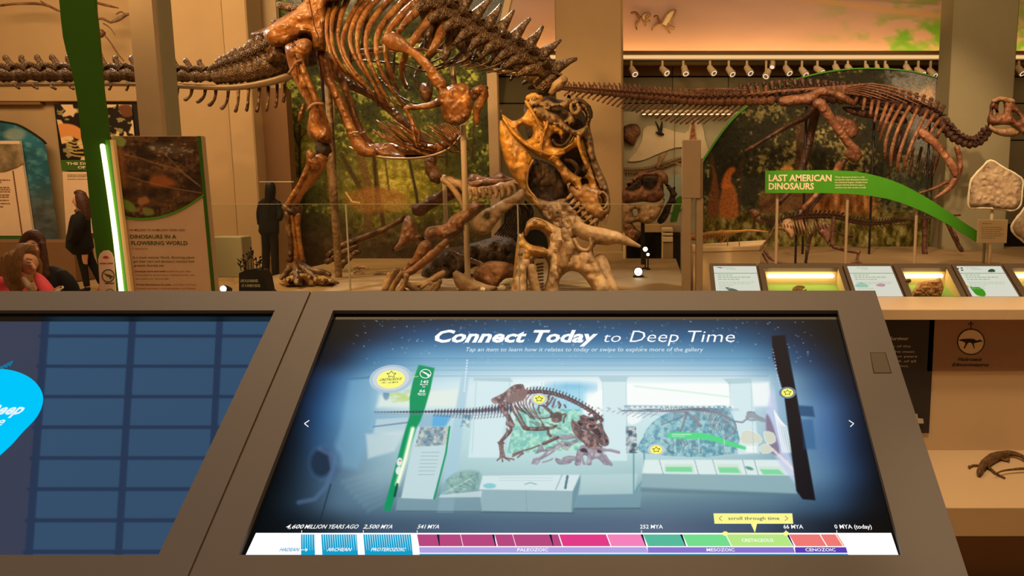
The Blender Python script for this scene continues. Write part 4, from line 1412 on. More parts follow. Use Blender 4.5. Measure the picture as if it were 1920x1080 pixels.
for tx, ty, dd in ((530, 520, -.5), (556, 529, -.6), (590, 522, -.3), (612, 514, -.1)):
    tb('toe', [(552 + (tx - 552) * 0.15, 492, 7), (552 + (tx - 552) * 0.5, 506, 6, dd * .3), (tx, ty - 2, 5, dd * .6), (tx + (tx - 552) * 0.12, ty + 3, 3, dd * .7)], -0.42, RV, n=8, bump=0.3)
mk('rock_base', plate([(528, 520), (545, 508), (600, 512), (628, 524), (630, 536), (530, 540)], 9.0, 0.7, R=14, s=6, bump=1), M['rock'], TR, smooth=True)
# far hind leg, bent under the body
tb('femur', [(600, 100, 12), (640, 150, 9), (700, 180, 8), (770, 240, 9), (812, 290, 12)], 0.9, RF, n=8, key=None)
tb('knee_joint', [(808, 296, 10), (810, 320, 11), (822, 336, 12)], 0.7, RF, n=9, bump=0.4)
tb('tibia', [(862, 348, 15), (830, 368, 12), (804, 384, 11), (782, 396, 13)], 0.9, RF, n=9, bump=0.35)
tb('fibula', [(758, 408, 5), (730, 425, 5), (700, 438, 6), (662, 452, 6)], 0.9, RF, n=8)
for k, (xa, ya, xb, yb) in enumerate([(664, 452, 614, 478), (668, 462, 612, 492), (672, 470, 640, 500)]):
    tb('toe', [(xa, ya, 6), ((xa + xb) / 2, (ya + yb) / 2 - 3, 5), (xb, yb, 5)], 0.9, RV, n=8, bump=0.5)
# ribs, near side (one object each) and the far side behind them
RIBS = [[(625, -6), (614, 30), (613, 70), (622, 105), (640, 130), (660, 148)], [(640, -6), (624, 28), (622, 75), (632, 110), (655, 140), (685, 165)],
        [(655, -8), (640, 28), (634, 70), (645, 110), (665, 142), (700, 175), (709, 199)], [(682, -8), (654, 40), (642, 80), (655, 120), (686, 158), (720, 205)],
        [(700, -8), (672, 25), (658, 60), (658, 88), (675, 124), (705, 162), (735, 208)], [(714, -8), (685, 25), (671, 60), (672, 100), (690, 138), (715, 185), (731, 208)],
        [(738, -8), (706, 28), (688, 62), (688, 100), (704, 142), (725, 182), (758, 204)], [(768, -8), (728, 32), (708, 65), (706, 100), (715, 134), (740, 176), (762, 206)],
        [(792, -8), (748, 34), (726, 66), (724, 104), (734, 140), (746, 168)], [(800, 4), (768, 34), (748, 60), (744, 80)],
        [(826, 14), (800, 44), (774, 78), (758, 108), (752, 134), (762, 166)], [(836, 44), (822, 74), (806, 100), (796, 114)]]
for i, r in enumerate(RIBS):
    n = len(r)
    pts = []
    for k, (x, y) in enumerate(r):
        t = k / (n - 1)
        w = (4.2 + i * 0.35) * (1 - t) + 1.9 * t if i < 8 else (8.0 + (i - 8) * 1.0) * (1 - t) + 2.6 * t
        pts.append((x, y, w, -0.05 - 0.55 * math.sin(math.pi * min(1, t * 0.85))))
    tb('rib', pts, 0.0, n=7, bump=0.12)
    if i % 2 == 0 or i > 7:
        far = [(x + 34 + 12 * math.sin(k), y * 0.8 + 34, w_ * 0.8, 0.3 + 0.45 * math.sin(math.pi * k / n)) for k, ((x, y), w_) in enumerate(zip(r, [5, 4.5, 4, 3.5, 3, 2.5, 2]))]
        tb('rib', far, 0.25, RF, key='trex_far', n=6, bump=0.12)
for i, pts in enumerate([[(660, 97), (700, 92), (750, 84), (790, 76), (830, 70)], [(668, 104), (720, 98), (780, 92), (840, 98)], [(660, 112), (710, 116), (760, 122), (800, 134), (850, 120)],
                         [(800, 130), (840, 118), (880, 112), (920, 122)], [(790, 60), (800, 90), (806, 130), (800, 164)], [(740, 96), (738, 130), (742, 150)]]):
    tb('shoulder_strut', [(x, y, 3.2 if i < 2 else 2) for x, y in pts], 0.35, M['tric'] if i < 2 else RF, key=None, n=6)
# belly ribs
for k in range(13):
    x0 = 706 + k * 5.5 if k < 8 else 720 + k * 9
    y0 = 226 + (k % 3) * 7 + max(0, k - 6) * 3
    tb('belly_rib', [(x0, y0, 1.5, -.35), (x0 + 26, y0 + 18, 1.8, -.35), (x0 + 52, min(288, y0 + 38), 1.8, -.2), (min(862, x0 + 86), min(286, y0 + 46), 1.6, 0)], -0.05, n=6, key='trex' if k % 3 == 0 else None)
for k in range(8):
    x0, y0 = 700 + k * 9, 244 + k * 3.5
    tb('belly_rib', [(x0, y0, 1.8, -.2), (x0 + 30, y0 + 20, 2, -.2), (x0 + 70, min(294, y0 + 34), 1.8, -.1)], -0.1, n=6, key=None)
for k in range(7):
    x0 = 836 + k * 5
    tb('belly_rib', [(x0 - 22, 236 - k, 1.4, .2), (x0 - 4, 248, 1.7, .2), (x0 + 4, 262 - k * 2, 1.7, .1), (x0 - 6, 274 - k * 2, 1.5, 0)], 0.0, n=6, key=None)
tb('belly_rail', [(655, 276, 2.2), (690, 290, 2.4), (740, 297, 2.4), (800, 294, 2.4), (840, 280, 2.2), (862, 258, 2)], -0.3, M['steel'], key=None, n=6)
tp('belly_shield', [(668, 276), (720, 268), (760, 270), (820, 268), (858, 250), (852, 268), (830, 284), (790, 293), (740, 294), (700, 290)], -0.1, 0.06, R=5, s=6, bump=1.2, freq=0.3)
# shoulder and little arm
tb('scapula', [(722, 74, 10), (734, 76, 16), (750, 84, 14), (768, 94, 8), (784, 106, 8), (800, 122, 9), (814, 142, 10), (828, 160, 12)], -0.75, n=10, flat=0.5, bump=0.2)
tp('coracoid', [(822, 160), (836, 164), (850, 158), (872, 156), (882, 166), (884, 182), (886, 200), (880, 222), (864, 234), (846, 234), (830, 224), (828, 212), (826, 200), (818, 188), (822, 176)], -0.75, 0.12, R=12, s=6, bump=0.8)
tb('humerus', [(822, 192, 8), (806, 198, 6), (784, 201, 5), (764, 202, 5), (759, 206, 4)], -0.85, n=8, bump=0.3)
tb('forearm', [(762, 206, 4), (770, 222, 4), (776, 236, 5), (782, 250, 3)], -0.85, n=7, bump=0.3)
tb('hand_claw', [(778, 240, 3), (786, 250, 3), (784, 268, 1.5)], -0.85, n=6)
tb('hand_claw', [(774, 238, 3), (776, 256, 2.5), (782, 276, 1.2)], -0.88, n=6)
tb('coracoid_hook', [(890, 172, 7), (902, 168, 10), (908, 178, 8), (898, 196, 8), (894, 215, 6), (895, 232, 4)], -0.3, n=8, bump=0.35)
tb('humerus', [(884, 176, 8), (892, 182, 6), (912, 164, 5)], 0.2, RF, key=None, n=8)
tp('scapula', [(790, 156), (806, 158), (812, 170), (806, 190), (792, 188), (786, 170)], 0.35, 0.1, RF, R=8, s=6, key=None)
for pts in ([(846, 60, 9), (840, 90, 8), (832, 112, 6)], [(866, 80, 12), (876, 100, 10), (870, 120, 6)], [(898, 100, 8), (906, 118, 6)], [(812, 40, 10), (806, 64, 9), (800, 88, 6)]):
    tb('neck_rib', pts, -0.1, RV, key='trex', n=8, flat=0.5)
for k in range(9):
    x = 850 + k * 18
    tb('neck_rib', [(x, 88 + k * 6, 2.4), (x - 18, 106 + k * 4, 2), (x - 44, 118 + k * 3, 1.4)], -0.1 - 0.02 * k, RV, key=None, n=6)
# steel posts that carry the mount
mk('mount_post', ptube([(849, 126, 5.5), (852, 165, 5.5)], Y0 + 0.2, n=10, sub=1), M['steel'], TR, smooth=True)
a, b = P(868, 236, 8.75), P(885, 548, 8.75)
mk('mount_post', tube([(a.x, 8.75, a.z, .034), (a.x, 8.75, z_tr, .034)], n=12, sub=1), M['tanpost'], TR, smooth=True)
a = P(833, 330, 9.9)
mk('mount_post', tube([(a.x, 9.9, a.z, .03), (a.x, 9.9, z_tr, .03)], n=10, sub=1), M['tanpost'], TR, smooth=True)
a = P(612, 100, 9.6)
mk('mount_post', tube([(a.x, 9.6, a.z, .045), (a.x, 9.6, z_tr, .045)], n=10, sub=1), M['skull_grey'], TR, smooth=True)

# skull of the meat-eater
SK = empty('skull', None, None, P(1040, 290, 9.0))
SK.parent = TR
SK.location = P(1040, 290, 9.0) - BASE[TR.name]
YS = -0.55
sp = lambda nm, ol, d, T, mat, **kw: tp(nm, ol, d, T, mat, root=SK, **kw)
sb_ = lambda nm, pts, d, mat, **kw: tb(nm, pts, d, mat, root=SK, **kw)
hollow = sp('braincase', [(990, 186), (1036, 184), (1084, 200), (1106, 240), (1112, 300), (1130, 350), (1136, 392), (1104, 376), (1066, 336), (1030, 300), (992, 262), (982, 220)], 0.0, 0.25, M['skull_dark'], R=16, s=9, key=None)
hd = lambda x, y: 0.0016 * abs(x - 1050) - 0.0006 * (y - 290)
sp('cheek_bones', [(938, 206), (946, 216), (960, 226), (972, 224), (984, 214), (990, 200), (986, 188), (1000, 196), (1020, 206), (1040, 212), (1054, 224), (1066, 238), (1078, 246), (1088, 250), (1096, 262), (1100, 282), (1106, 302), (1114, 326), (1124, 352), (1130, 372), (1126, 392), (1108, 384), (1090, 366), (1076, 352), (1068, 342), (1060, 346), (1052, 330), (1044, 314), (1032, 304), (1016, 296), (1002, 290), (990, 280), (976, 270), (962, 256), (950, 240)],
   YS, 0.16, M['skull'], R=9, s=4.5, bump=0.7, freq=0.12, depth=hd, smooth_n=3,
   holes=[[(972, 240), (978, 234), (986, 236), (996, 240), (1000, 246), (996, 258), (986, 262), (978, 254)], [(1033, 256), (1040, 249), (1048, 252), (1052, 260), (1060, 250), (1070, 249), (1071, 260), (1058, 274), (1040, 276), (1034, 266)],
          [(1056, 290), (1072, 280), (1082, 276), (1088, 290), (1096, 308), (1102, 322), (1092, 332), (1076, 326), (1060, 310), (1050, 298)], [(1089, 338), (1096, 334), (1103, 338), (1102, 350), (1094, 352)]])
sb_('postorbital_bar', [(1022, 210, 3), (1028, 226, 3), (1020, 250, 3), (1015, 274, 3.4), (1016, 290, 4)], YS - 0.05, M['skull'], n=8, bump=0.3)
sb_('jugal_ridge', [(944, 222, 2.4), (962, 248, 3), (984, 268, 3.4), (1006, 280, 4), (1034, 290, 3.4), (1058, 286, 3)], YS - 0.06, M['skull'], n=8, bump=0.3)
sb_('squamosal_crest', [(986, 190, 3), (998, 210, 3), (1010, 230, 3), (1016, 244, 2.4)], YS - 0.07, M['skull'], n=8, bump=0.3)
sb_('lacrimal_bar', [(1086, 250, 4), (1085, 268, 3.6), (1092, 292, 3), (1102, 316, 3)], YS - 0.06, M['skull'], n=8, bump=0.3)
sb_('eye_ring', [(1036, 262, 3), (1044, 272, 3), (1058, 272, 3), (1070, 258, 3.5), (1072, 250, 3)], YS - 0.04, M['skull_dark'], n=7)
sb_('palate_bone', [(1060, 300, 3), (1074, 304, 4), (1084, 318, 5), (1078, 328, 3)], YS + 0.2, M['skull_grey'], n=7)
# nasal and snout roof in grey brown, turned to the right
sp('nasal_roof', [(1068, 190), (1086, 182), (1102, 196), (1110, 216), (1106, 236), (1112, 262), (1116, 290), (1126, 316), (1138, 344), (1144, 372), (1144, 396), (1134, 410), (1118, 414), (1104, 404), (1112, 396), (1126, 394), (1128, 372), (1118, 344), (1108, 312), (1098, 280), (1092, 256), (1098, 240), (1098, 216), (1090, 204), (1084, 196), (1072, 204)],
   YS + 0.12, 0.22, M['skull_grey'], R=7, s=4.5, bump=0.9, freq=0.16, holes=[])
sp('snout_tip', [(1070, 344), (1084, 352), (1098, 344), (1110, 350), (1126, 356), (1138, 366), (1143, 384), (1140, 402), (1128, 412), (1112, 412), (1096, 398), (1082, 380), (1066, 362)], YS + 0.02, 0.22, M['snout'], R=9, s=4.5, bump=0.3, freq=0.14,
   holes=[[(1126, 366), (1132, 364), (1137, 372), (1136, 382), (1130, 388), (1125, 378)]])
sb_('nostril_rim', [(1124, 364, 2.4), (1130, 360, 2.4), (1138, 368, 2.4), (1139, 382, 2.4), (1131, 392, 2.4)], YS - 0.08, M['skull_grey'], n=7)
sp('occipital_crest', [(984, 200), (986, 190), (1000, 178), (1010, 176), (1012, 186), (1030, 188), (1042, 194), (1060, 188), (1066, 176), (1072, 190), (1070, 208), (1080, 222), (1074, 236), (1060, 232), (1048, 220), (1030, 212), (1010, 204), (996, 206)], YS + 0.1, 0.25, M['skull_grey'], R=7, s=5, bump=0.8, freq=0.2, holes=[[(1034, 204), (1050, 200), (1062, 206), (1066, 218), (1056, 226), (1042, 218)]])
sb_('crest_lobe', [(1034, 174, 7), (1048, 158, 9), (1058, 146, 7)], YS + 0.15, M['skull_grey'], n=9, bump=0.6)
sb_('crest_lobe', [(990, 186, 6), (1004, 180, 6), (1016, 186, 5)], YS + 0.05, M['skull'], n=9, bump=0.8)
sp('crest_sheet', [(996, 208), (1012, 200), (1040, 214), (1062, 232), (1078, 244), (1092, 240), (1104, 232), (1100, 254), (1084, 256), (1066, 250), (1044, 238), (1020, 226)], YS - 0.02, 0.14, M['skull_grey'], R=6, s=5, bump=1.0, freq=0.2)
sb_('side_bar', [(1082, 188, 3), (1096, 192, 3.6), (1106, 206, 3.6), (1108, 220, 3)], YS, M['skull_dark'], n=8, bump=0.4)
sp('crest_cup', [(1066, 196), (1074, 190), (1086, 194), (1092, 206), (1086, 216), (1072, 214)], YS, 0.14, M['tric'], R=6, s=4, bump=0.6, holes=[[(1074, 198), (1079, 196), (1082, 204), (1077, 208)]])
# lower jaw: big lit lobe, dark inside of the mouth, tooth-bearing front
sp('jaw_lobe', [(937, 226), (944, 228), (956, 246), (970, 262), (984, 276), (994, 288), (1000, 300), (997, 312), (991, 324), (990, 338), (992, 352), (1002, 366), (1012, 380), (1018, 394), (1008, 390), (994, 378), (980, 362), (972, 344), (960, 330), (948, 306), (940, 280), (936, 252)], YS - 0.02, 0.14, M['skull'], R=12, s=4.5, bump=0.8, freq=0.1, depth=hd)
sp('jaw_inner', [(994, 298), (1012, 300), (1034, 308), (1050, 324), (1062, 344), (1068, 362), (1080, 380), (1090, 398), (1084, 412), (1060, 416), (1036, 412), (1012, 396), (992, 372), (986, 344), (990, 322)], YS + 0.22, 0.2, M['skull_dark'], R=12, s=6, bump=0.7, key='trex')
sb_('jaw_rim', [(1000, 300, 2), (991, 318, 2.2), (988, 342, 2.2), (992, 356, 2.2), (1003, 370, 2.2), (1014, 392, 2)], YS - 0.04, M['skull'], n=8, bump=0.3)
sp('jaw_front', [(1000, 372), (1030, 378), (1058, 372), (1072, 384), (1092, 404), (1108, 420), (1096, 436), (1074, 440), (1046, 432), (1020, 412)], YS + 0.05, 0.2, M['skull_grey'], R=10, s=5, bump=0.8)
for k in range(7):
    t = k / 6
    x, y = 1066 + 46 * t, 368 + 46 * t
    sb_('tooth', [(x + 8, y - 5, 4.6), (x + 1, y + 2, 3.8), (x - 8, y + 9, 0.9)], YS - 0.05, M['pale_bone'], n=7, bump=0.05, key=None)
for k in range(4):
    x = 1114 + k * 8
    sb_('tooth', [(x, 410 - k * 2, 3.2), (x - 2, 422 - k * 3, 2.6), (x - 4, 430 - k * 3, 0.9)], YS, M['pale_bone'], n=7, key=None)

# ------------------------------------------------------------------ the horned dinosaur lying under it
TC = empty('horned_dinosaur_skeleton', 'fallen horned dinosaur skeleton, pale skull and horns under the biting jaws', 'skeleton', (P(900, 540, 8.5).x, 8.5, z_tr))
def cb(nm, pts, d, mat=None, **kw):
    kw.setdefault('key', 'tric')
    return tb(nm, pts, d, mat or M['tric_brown'], root=TC, **kw)


def cp(nm, ol, d, T, mat=None, **kw):
    kw.setdefault('key', 'tric')
    return tp(nm, ol, d, T, mat or M['tric'], root=TC, **kw)


cp('skull', [(958, 556), (962, 520), (966, 484), (972, 456), (978, 438), (984, 430), (988, 416), (1000, 408), (1014, 410), (1028, 416), (1042, 424), (1058, 430), (1072, 426), (1076, 410), (1084, 404), (1092, 414), (1106, 430), (1116, 440), (1120, 454), (1112, 466), (1114, 480), (1124, 490), (1130, 508), (1140, 524), (1152, 540), (1160, 556), (1120, 556), (1108, 538), (1098, 524), (1086, 512), (1070, 508), (1056, 516), (1048, 530), (1046, 556), (1020, 556), (1026, 520), (1028, 500), (1024, 488), (1016, 482), (1006, 484), (998, 494), (990, 512), (986, 556)],
   -1.0, 0.34, R=11, s=5, bump=0.35, freq=0.1, depth=lambda x, y: -0.002 * abs(x - 1060) - 0.002 * (y - 470),
   holes=[[(984, 444), (990, 434), (1004, 430), (1018, 436), (1026, 450), (1027, 466), (1018, 462), (1004, 460), (992, 456)], [(1078, 446), (1090, 444), (1102, 450), (1104, 462), (1094, 466), (1082, 460)]])
cp('frill_edge', [(984, 434), (988, 418), (1000, 409), (1016, 412), (1026, 420), (1036, 436), (1028, 438), (1016, 430), (1002, 428), (992, 434), (986, 444)], -1.18, 0.14, M['skull'], R=6, s=4.5, bump=0.6)
cp('frill_strut', [(972, 440), (980, 440), (986, 452), (998, 460), (1012, 464), (1024, 468), (1028, 475), (1020, 482), (1006, 480), (994, 490), (980, 520), (974, 556), (960, 556), (964, 500), (968, 460)], -1.25, 0.16, M['skull'], R=8, s=4.5, bump=0.6)
cb('brow_horn', [(1080, 428, 13), (1104, 438, 15), (1130, 444, 16), (1156, 446, 12), (1180, 454, 7), (1200, 462, 2.5)], -1.15, M['tric'], n=12, bump=0.15)
cb('brow_horn', [(1124, 488, 15, .1), (1134, 512, 13, 0), (1146, 532, 10, -.1), (1158, 556, 7, -.2)], -1.2, M['tric'], n=12, bump=0.2)
cb('eye_socket_rim', [(1076, 448, 3.5), (1084, 464, 4), (1100, 470, 4), (1108, 460, 3.5), (1106, 446, 3)], -1.22, M['tric'], n=8, bump=0.3)
cb('nose_ridge', [(1056, 430, 6), (1062, 446, 8), (1066, 462, 9), (1060, 482, 9), (1056, 500, 8)], -1.26, M['tric'], n=9, bump=0.7)
cb('beak_side', [(996, 500, 9), (1000, 524, 9), (1008, 550, 8)], -1.32, M['tric'], n=9, bump=0.3)
for k in range(9):
    cb('cheek_tooth', [(1006 + (k % 2) * 2, 496 + k * 6, 2.2), (1018, 494 + k * 6.2, 2.0)], -1.1, M['pale_bone'], n=6, key=None)
for x in (1000, 1004, 1008):
    cb('tooth_row_bar', [(x - 8, 484, 1.3), (x - 8, 504, 1.3), (x - 12, 520, 1)], -1.0, M['skull_grey'], n=6, key=None)
# shoulder blade, big limb bones and rubble of the carcass
cp('shoulder_blade', [(882, 420), (890, 408), (906, 394), (920, 388), (940, 376), (960, 366), (978, 354), (984, 362), (978, 378), (958, 390), (944, 402), (930, 420), (918, 436), (904, 440), (890, 436)], -0.7, 0.14, M['tric'], R=10, s=5, bump=0.7, holes=[[(910, 404), (916, 402), (917, 409), (912, 411)]])
cp('limb_bone', [(796, 440), (800, 428), (812, 424), (836, 420), (846, 406), (868, 392), (884, 376), (900, 378), (908, 388), (894, 402), (880, 416), (866, 434), (850, 446), (836, 452), (820, 450), (804, 452)], -0.5, 0.26, M['tric_brown'], R=12, s=6, bump=0.6)
cp('limb_bone', [(736, 470), (748, 452), (752, 434), (758, 410), (768, 404), (778, 416), (784, 438), (800, 448), (770, 456), (752, 468)], -0.1, 0.22, M['tric_brown'], R=12, s=6)
cb('limb_bone', [(838, 452, 6), (818, 472, 8), (796, 490, 8), (772, 508, 7), (756, 516, 9)], -0.9, n=9, bump=0.3)
cb('limb_bone', [(800, 458, 12), (790, 478, 12), (776, 494, 9), (758, 510, 8)], -0.8, n=9, bump=0.3)
for k, pts in enumerate([[(744, 506, 7), (732, 522, 7), (722, 544, 7)], [(752, 512, 6), (742, 528, 6), (732, 548, 6)], [(762, 516, 6), (758, 532, 5), (744, 552, 5)], [(730, 512, 4), (724, 530, 5), (719, 548, 5)]]):
    cb('finger_bone', pts, -1.1, M['tric'], n=8, bump=0.5)
cb('spine_row', [(840, 338, 8), (862, 346, 9), (890, 360, 10), (920, 356, 9), (950, 348, 8), (978, 342, 7)], -0.2, M['tric'], n=9, bump=0.9)
for k in range(9):
    x = 880 + k * 12
    cb('vertebra_spine', [(x, 356 - k * 1.4, 5), (x + 3, 366 - k, 4), (x + 2, 374 - k, 3)], -0.35, M['tric'], n=7, bump=0.5, key=None)
cb('rib', [(830, 336, 6), (848, 352, 5), (862, 374, 5), (874, 400, 3)], -0.4, M['tric'], n=8, bump=0.3)
cp('hip_blade', [(878, 336), (884, 326), (904, 330), (918, 332), (936, 322), (950, 330), (968, 336), (990, 340), (990, 350), (960, 350), (930, 344), (900, 344), (882, 348)], 0.2, 0.25, M['tric_brown'], R=8, s=5, bump=0.8)
cb('rib', [(880, 348, 7), (910, 342, 6), (950, 340, 5), (990, 344, 4)], 0.0, M['tric_brown'], n=8)
for k in range(11):
    x = 940 + k * 5
    cb('rib', [(x, 378 + (k % 3) * 4, 2.2), (x + 8, 396, 2.4), (x + 4, 420, 2.2), (x - 12, 440 + k, 1.8)], 0.0, M['skull_dark'], n=6, key=None)
for k in range(8):
    cb('rib', [(842 + k * 8, 470 + k * 3, 2.6), (866 + k * 10, 486 + k * 3, 2.4), (900 + k * 10, 494 + k * 2, 2.0), (930 + k * 6, 500, 1.4)], -0.3, M['tric_brown'] if k % 2 else M['skull_grey'], n=6, key=None)
cp('carcass_blade', [(888, 510), (900, 498), (916, 490), (940, 490), (966, 498), (970, 520), (948, 522), (930, 538), (916, 540), (904, 530), (890, 524)], -0.8, 0.1, M['tric_brown'], R=8, s=6, bump=0.7)
cp('carcass_blade', [(850, 506), (870, 514), (892, 526), (924, 536), (936, 534), (930, 544), (900, 552), (870, 552), (852, 530)], -1.0, 0.1, M['tric'], R=8, s=6, bump=0.6)
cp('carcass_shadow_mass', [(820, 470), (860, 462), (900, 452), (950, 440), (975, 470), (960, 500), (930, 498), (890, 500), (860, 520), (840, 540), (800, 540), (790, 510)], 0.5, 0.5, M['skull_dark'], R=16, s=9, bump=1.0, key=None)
cb('limb_bone', [(780, 536, 5), (800, 530, 6), (826, 516, 7), (832, 510, 5)], -0.9, M['tric'], n=8)
for pts in ([(790, 540, 4), (806, 530, 4), (822, 540, 3)], [(804, 546, 5), (816, 534, 5), (826, 530, 4)], [(760, 532, 6), (772, 538, 6), (786, 546, 5)], [(752, 538, 4), (758, 546, 5)], [(862, 541, 4), (880, 543, 5), (896, 541, 4)], [(826, 526, 4), (818, 540, 5), (808, 550, 4)]):
    cb('bone_fragment', pts, -1.0, M['tric'], n=7, bump=0.5, key=None)
for i in range(9):
    r = random.Random(i)
    x, y = r.uniform(640, 740), r.uniform(500, 520)
    cb('bone_fragment', [(x, y, 3), (x + 9, y - 3, 3), (x + 18, y + 1, 2)], 0.6, M['tric'], n=6, bump=0.6, key=None)

rr = random.Random(8)
for i, (x, y, yy, s_) in enumerate([(968, 540, 8.9, 8), (952, 534, 9.0, 7), (962, 526, 9.2, 5), (940, 545, 8.8, 6), (866, 545, 8.2, 6), (905, 546, 8.2, 5)]):
    c = PZ(x, y, z_tr)
    vv = []
    mk('pebble', tube([(c.x - s_ * .006, c.y, z_tr + s_ * .004, s_ * .005), (c.x, c.y, z_tr + s_ * .005, s_ * .0062), (c.x + s_ * .006, c.y, z_tr + s_ * .004, s_ * .0048)], n=7, bump=0.3, seed=i), M['plaster'], None,
       label=['larger pale pebble between the skull lobes of the horned skeleton', 'pale pebble left of the horned skull', 'rearmost pale pebble behind the horned skull', 'small pale pebble left of the skull foot', 'flat pale pebble beside the foot of the tan mount post', 'pale pebble right of the tan mount post'][i], cat='pebble', group='pebbles beside the fallen skeleton', smooth=True)

# ------------------------------------------------------------------ the duck-billed dinosaur skeleton
YD = 12.2
HD = empty('duckbill_skeleton', 'long chestnut duck-billed dinosaur skeleton striding in front of the arched mural', 'skeleton', (P(1600, 488, YD).x, YD, z_h))
HB, HK = M['hadro'], M['hadro_dark']


def hb(name, pts, d=0.0, mat=None, key='hadro', **kw):
    kw.setdefault('n', 7)
    kw.setdefault('bump', 0.2)
    return mk(name, ptube(pts, YD + d, key=key, **kw), mat or HB, HD, smooth=True)


def hp(name, ol, d, T, mat=None, key='hadro', **kw):
    return mk(name, plate(ol, YD + d, T, key=key, **kw), mat or HB, HD, smooth=True)


vh = vert_mesh('hadro_tail', HB, spine=0.5, rake=-0.1, proc=0.3)
vhd = vert_mesh('hadro_back', HK, spine=0.55, rake=-0.1, proc=0.6)
vhn = vert_mesh('hadro_neck', HK, spine=0.15, rake=-0.2, proc=0.9)
spine_chain(HD, [(1052, 166, 7), (1100, 171, 10), (1160, 177, 13), (1240, 184, 16), (1300, 190, 18), (1370, 190, 20), (1440, 188, 22)], YD, vh, step=0.62, lat=1.2)
spine_chain(HD, [(1450, 184, 21), (1500, 178, 22), (1560, 184, 22), (1620, 188, 22), (1680, 196, 21), (1730, 208, 20), (1766, 228, 20)], YD + 0.05, vhd, step=0.6, lat=1.2, sy=1.1)
spine_chain(HD, [(1768, 238, 19), (1785, 256, 18), (1806, 268, 17), (1828, 270, 16), (1846, 258, 16), (1858, 240, 16)], YD - 0.1, vhn, step=0.62, lat=1.3)
lin = lambda x, pts: float(np.interp(x, [p[0] for p in pts], [p[1] for p in pts]))
TL = [(1050, 166), (1160, 177), (1300, 190), (1440, 188), (1560, 176), (1700, 196)]
x = 1056
while x < 1400:                                     # raking neural spines along the tail
    y = lin(x, TL)
    L = 13 + 9 * min(1, (x - 1056) / 120) * (1 if x < 1330 else 0.8)
    hb('neural_spine', [(x, y - 2, 1.6), (x - 4, y - L * 0.6, 1.6), (x - 9, y - L, 1.9)], 0, HB, n=5, sub=1, key='hadro' if int(x) % 3 == 0 else None)
    x += 9.5
x = 1066
while x < 1405:                                     # chevrons slanting below the tail
    y = lin(x, TL)
    L = 8 + 36 * min(1, max(0, (x - 1110) / 210.0)) * (1 if x < 1370 else 0.8)
    hb('chevron', [(x + 2, y + 4, 1.8), (x - L * 0.5, y + 4 + L * 0.45, 1.7), (x - L, y + 5 + L * 0.85, 2.1)], 0.02, HB, n=5, sub=1, key='hadro' if int(x) % 3 == 0 else None)
    x += 11
for k in range(26):                                 # broad blades over the back
    x = 1392 + k * 14.5
    y = np.interp(x, [1392, 1440, 1510, 1560, 1640, 1740, 1775], [158, 154, 149, 153, 172, 206, 222])
    hb('neural_spine', [(x, y + 16, 3.2), (x - 2, y + 6, 4.0), (x - 3, y, 4.6)], 0.0, HK, n=6, flat=0.4, sub=1)
for k in range(9):                                  # ossified tendons along the back
    ya = 172 - k * 1.6
    x0 = 1400 + k * 22
    pts = [(x0, ya + 6, 1.3), (x0 + 60, ya - 2, 1.6), (x0 + 130, ya - 4 + k * 2.2, 1.6), (x0 + 190, ya + 4 + k * 5, 1.2)]
    hb('tendon', pts, -0.14, HB, n=5)
for k in range(5):
    hb('tendon', [(1290 + k * 8, 168 + k * 1.5, 1.2), (1330 + k * 8, 166, 1.4), (1380 + k * 6, 170, 1.2)], -0.12, HB, n=5)
hp('ilium', [(1458, 190), (1462, 183), (1480, 179), (1504, 176), (1520, 171), (1532, 164), (1550, 164), (1570, 170), (1590, 180), (1603, 190), (1604, 198), (1590, 196), (1570, 186), (1550, 180), (1536, 182), (1530, 192), (1522, 198), (1510, 196), (1490, 198), (1466, 200)],
   -0.4, 0.16, R=8, s=5, bump=0.6)
hb('pubis', [(1530, 200, 8), (1512, 218, 6), (1480, 234, 5), (1450, 252, 4), (1420, 270, 3.5), (1398, 283, 3.5)], 0.1, HK)
hp('pubic_blade', [(1566, 216), (1580, 218), (1600, 226), (1610, 240), (1607, 254), (1596, 260), (1580, 250), (1566, 236)], -0.1, 0.07, R=6, s=5)
hb('femur', [(1527, 194, 8), (1540, 196, 10), (1552, 214, 9), (1566, 234, 8), (1580, 254, 7.5), (1594, 272, 8), (1604, 284, 10), (1606, 292, 8)], -0.45, HB, n=9, key='hadro')
hb('knee_block', [(1590, 286, 8), (1602, 296, 9), (1612, 290, 7)], -0.45, HB, n=8, bump=0.5)
hb('tibia', [(1574, 308, 8), (1570, 318, 7), (1556, 336, 5.5), (1530, 366, 5), (1506, 392, 6)], -0.45, HB, n=8)
hb('fibula', [(1584, 300, 5), (1560, 340, 3.5), (1534, 374, 3), (1512, 398, 4)], -0.35, HK)
hb('metatarsal', [(1502, 396, 6), (1498, 414, 5), (1506, 430, 6)], -0.45, HB)
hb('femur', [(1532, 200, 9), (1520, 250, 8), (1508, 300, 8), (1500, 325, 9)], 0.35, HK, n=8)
hb('tibia', [(1500, 328, 8), (1480, 360, 5), (1460, 380, 6)], 0.35, HK)
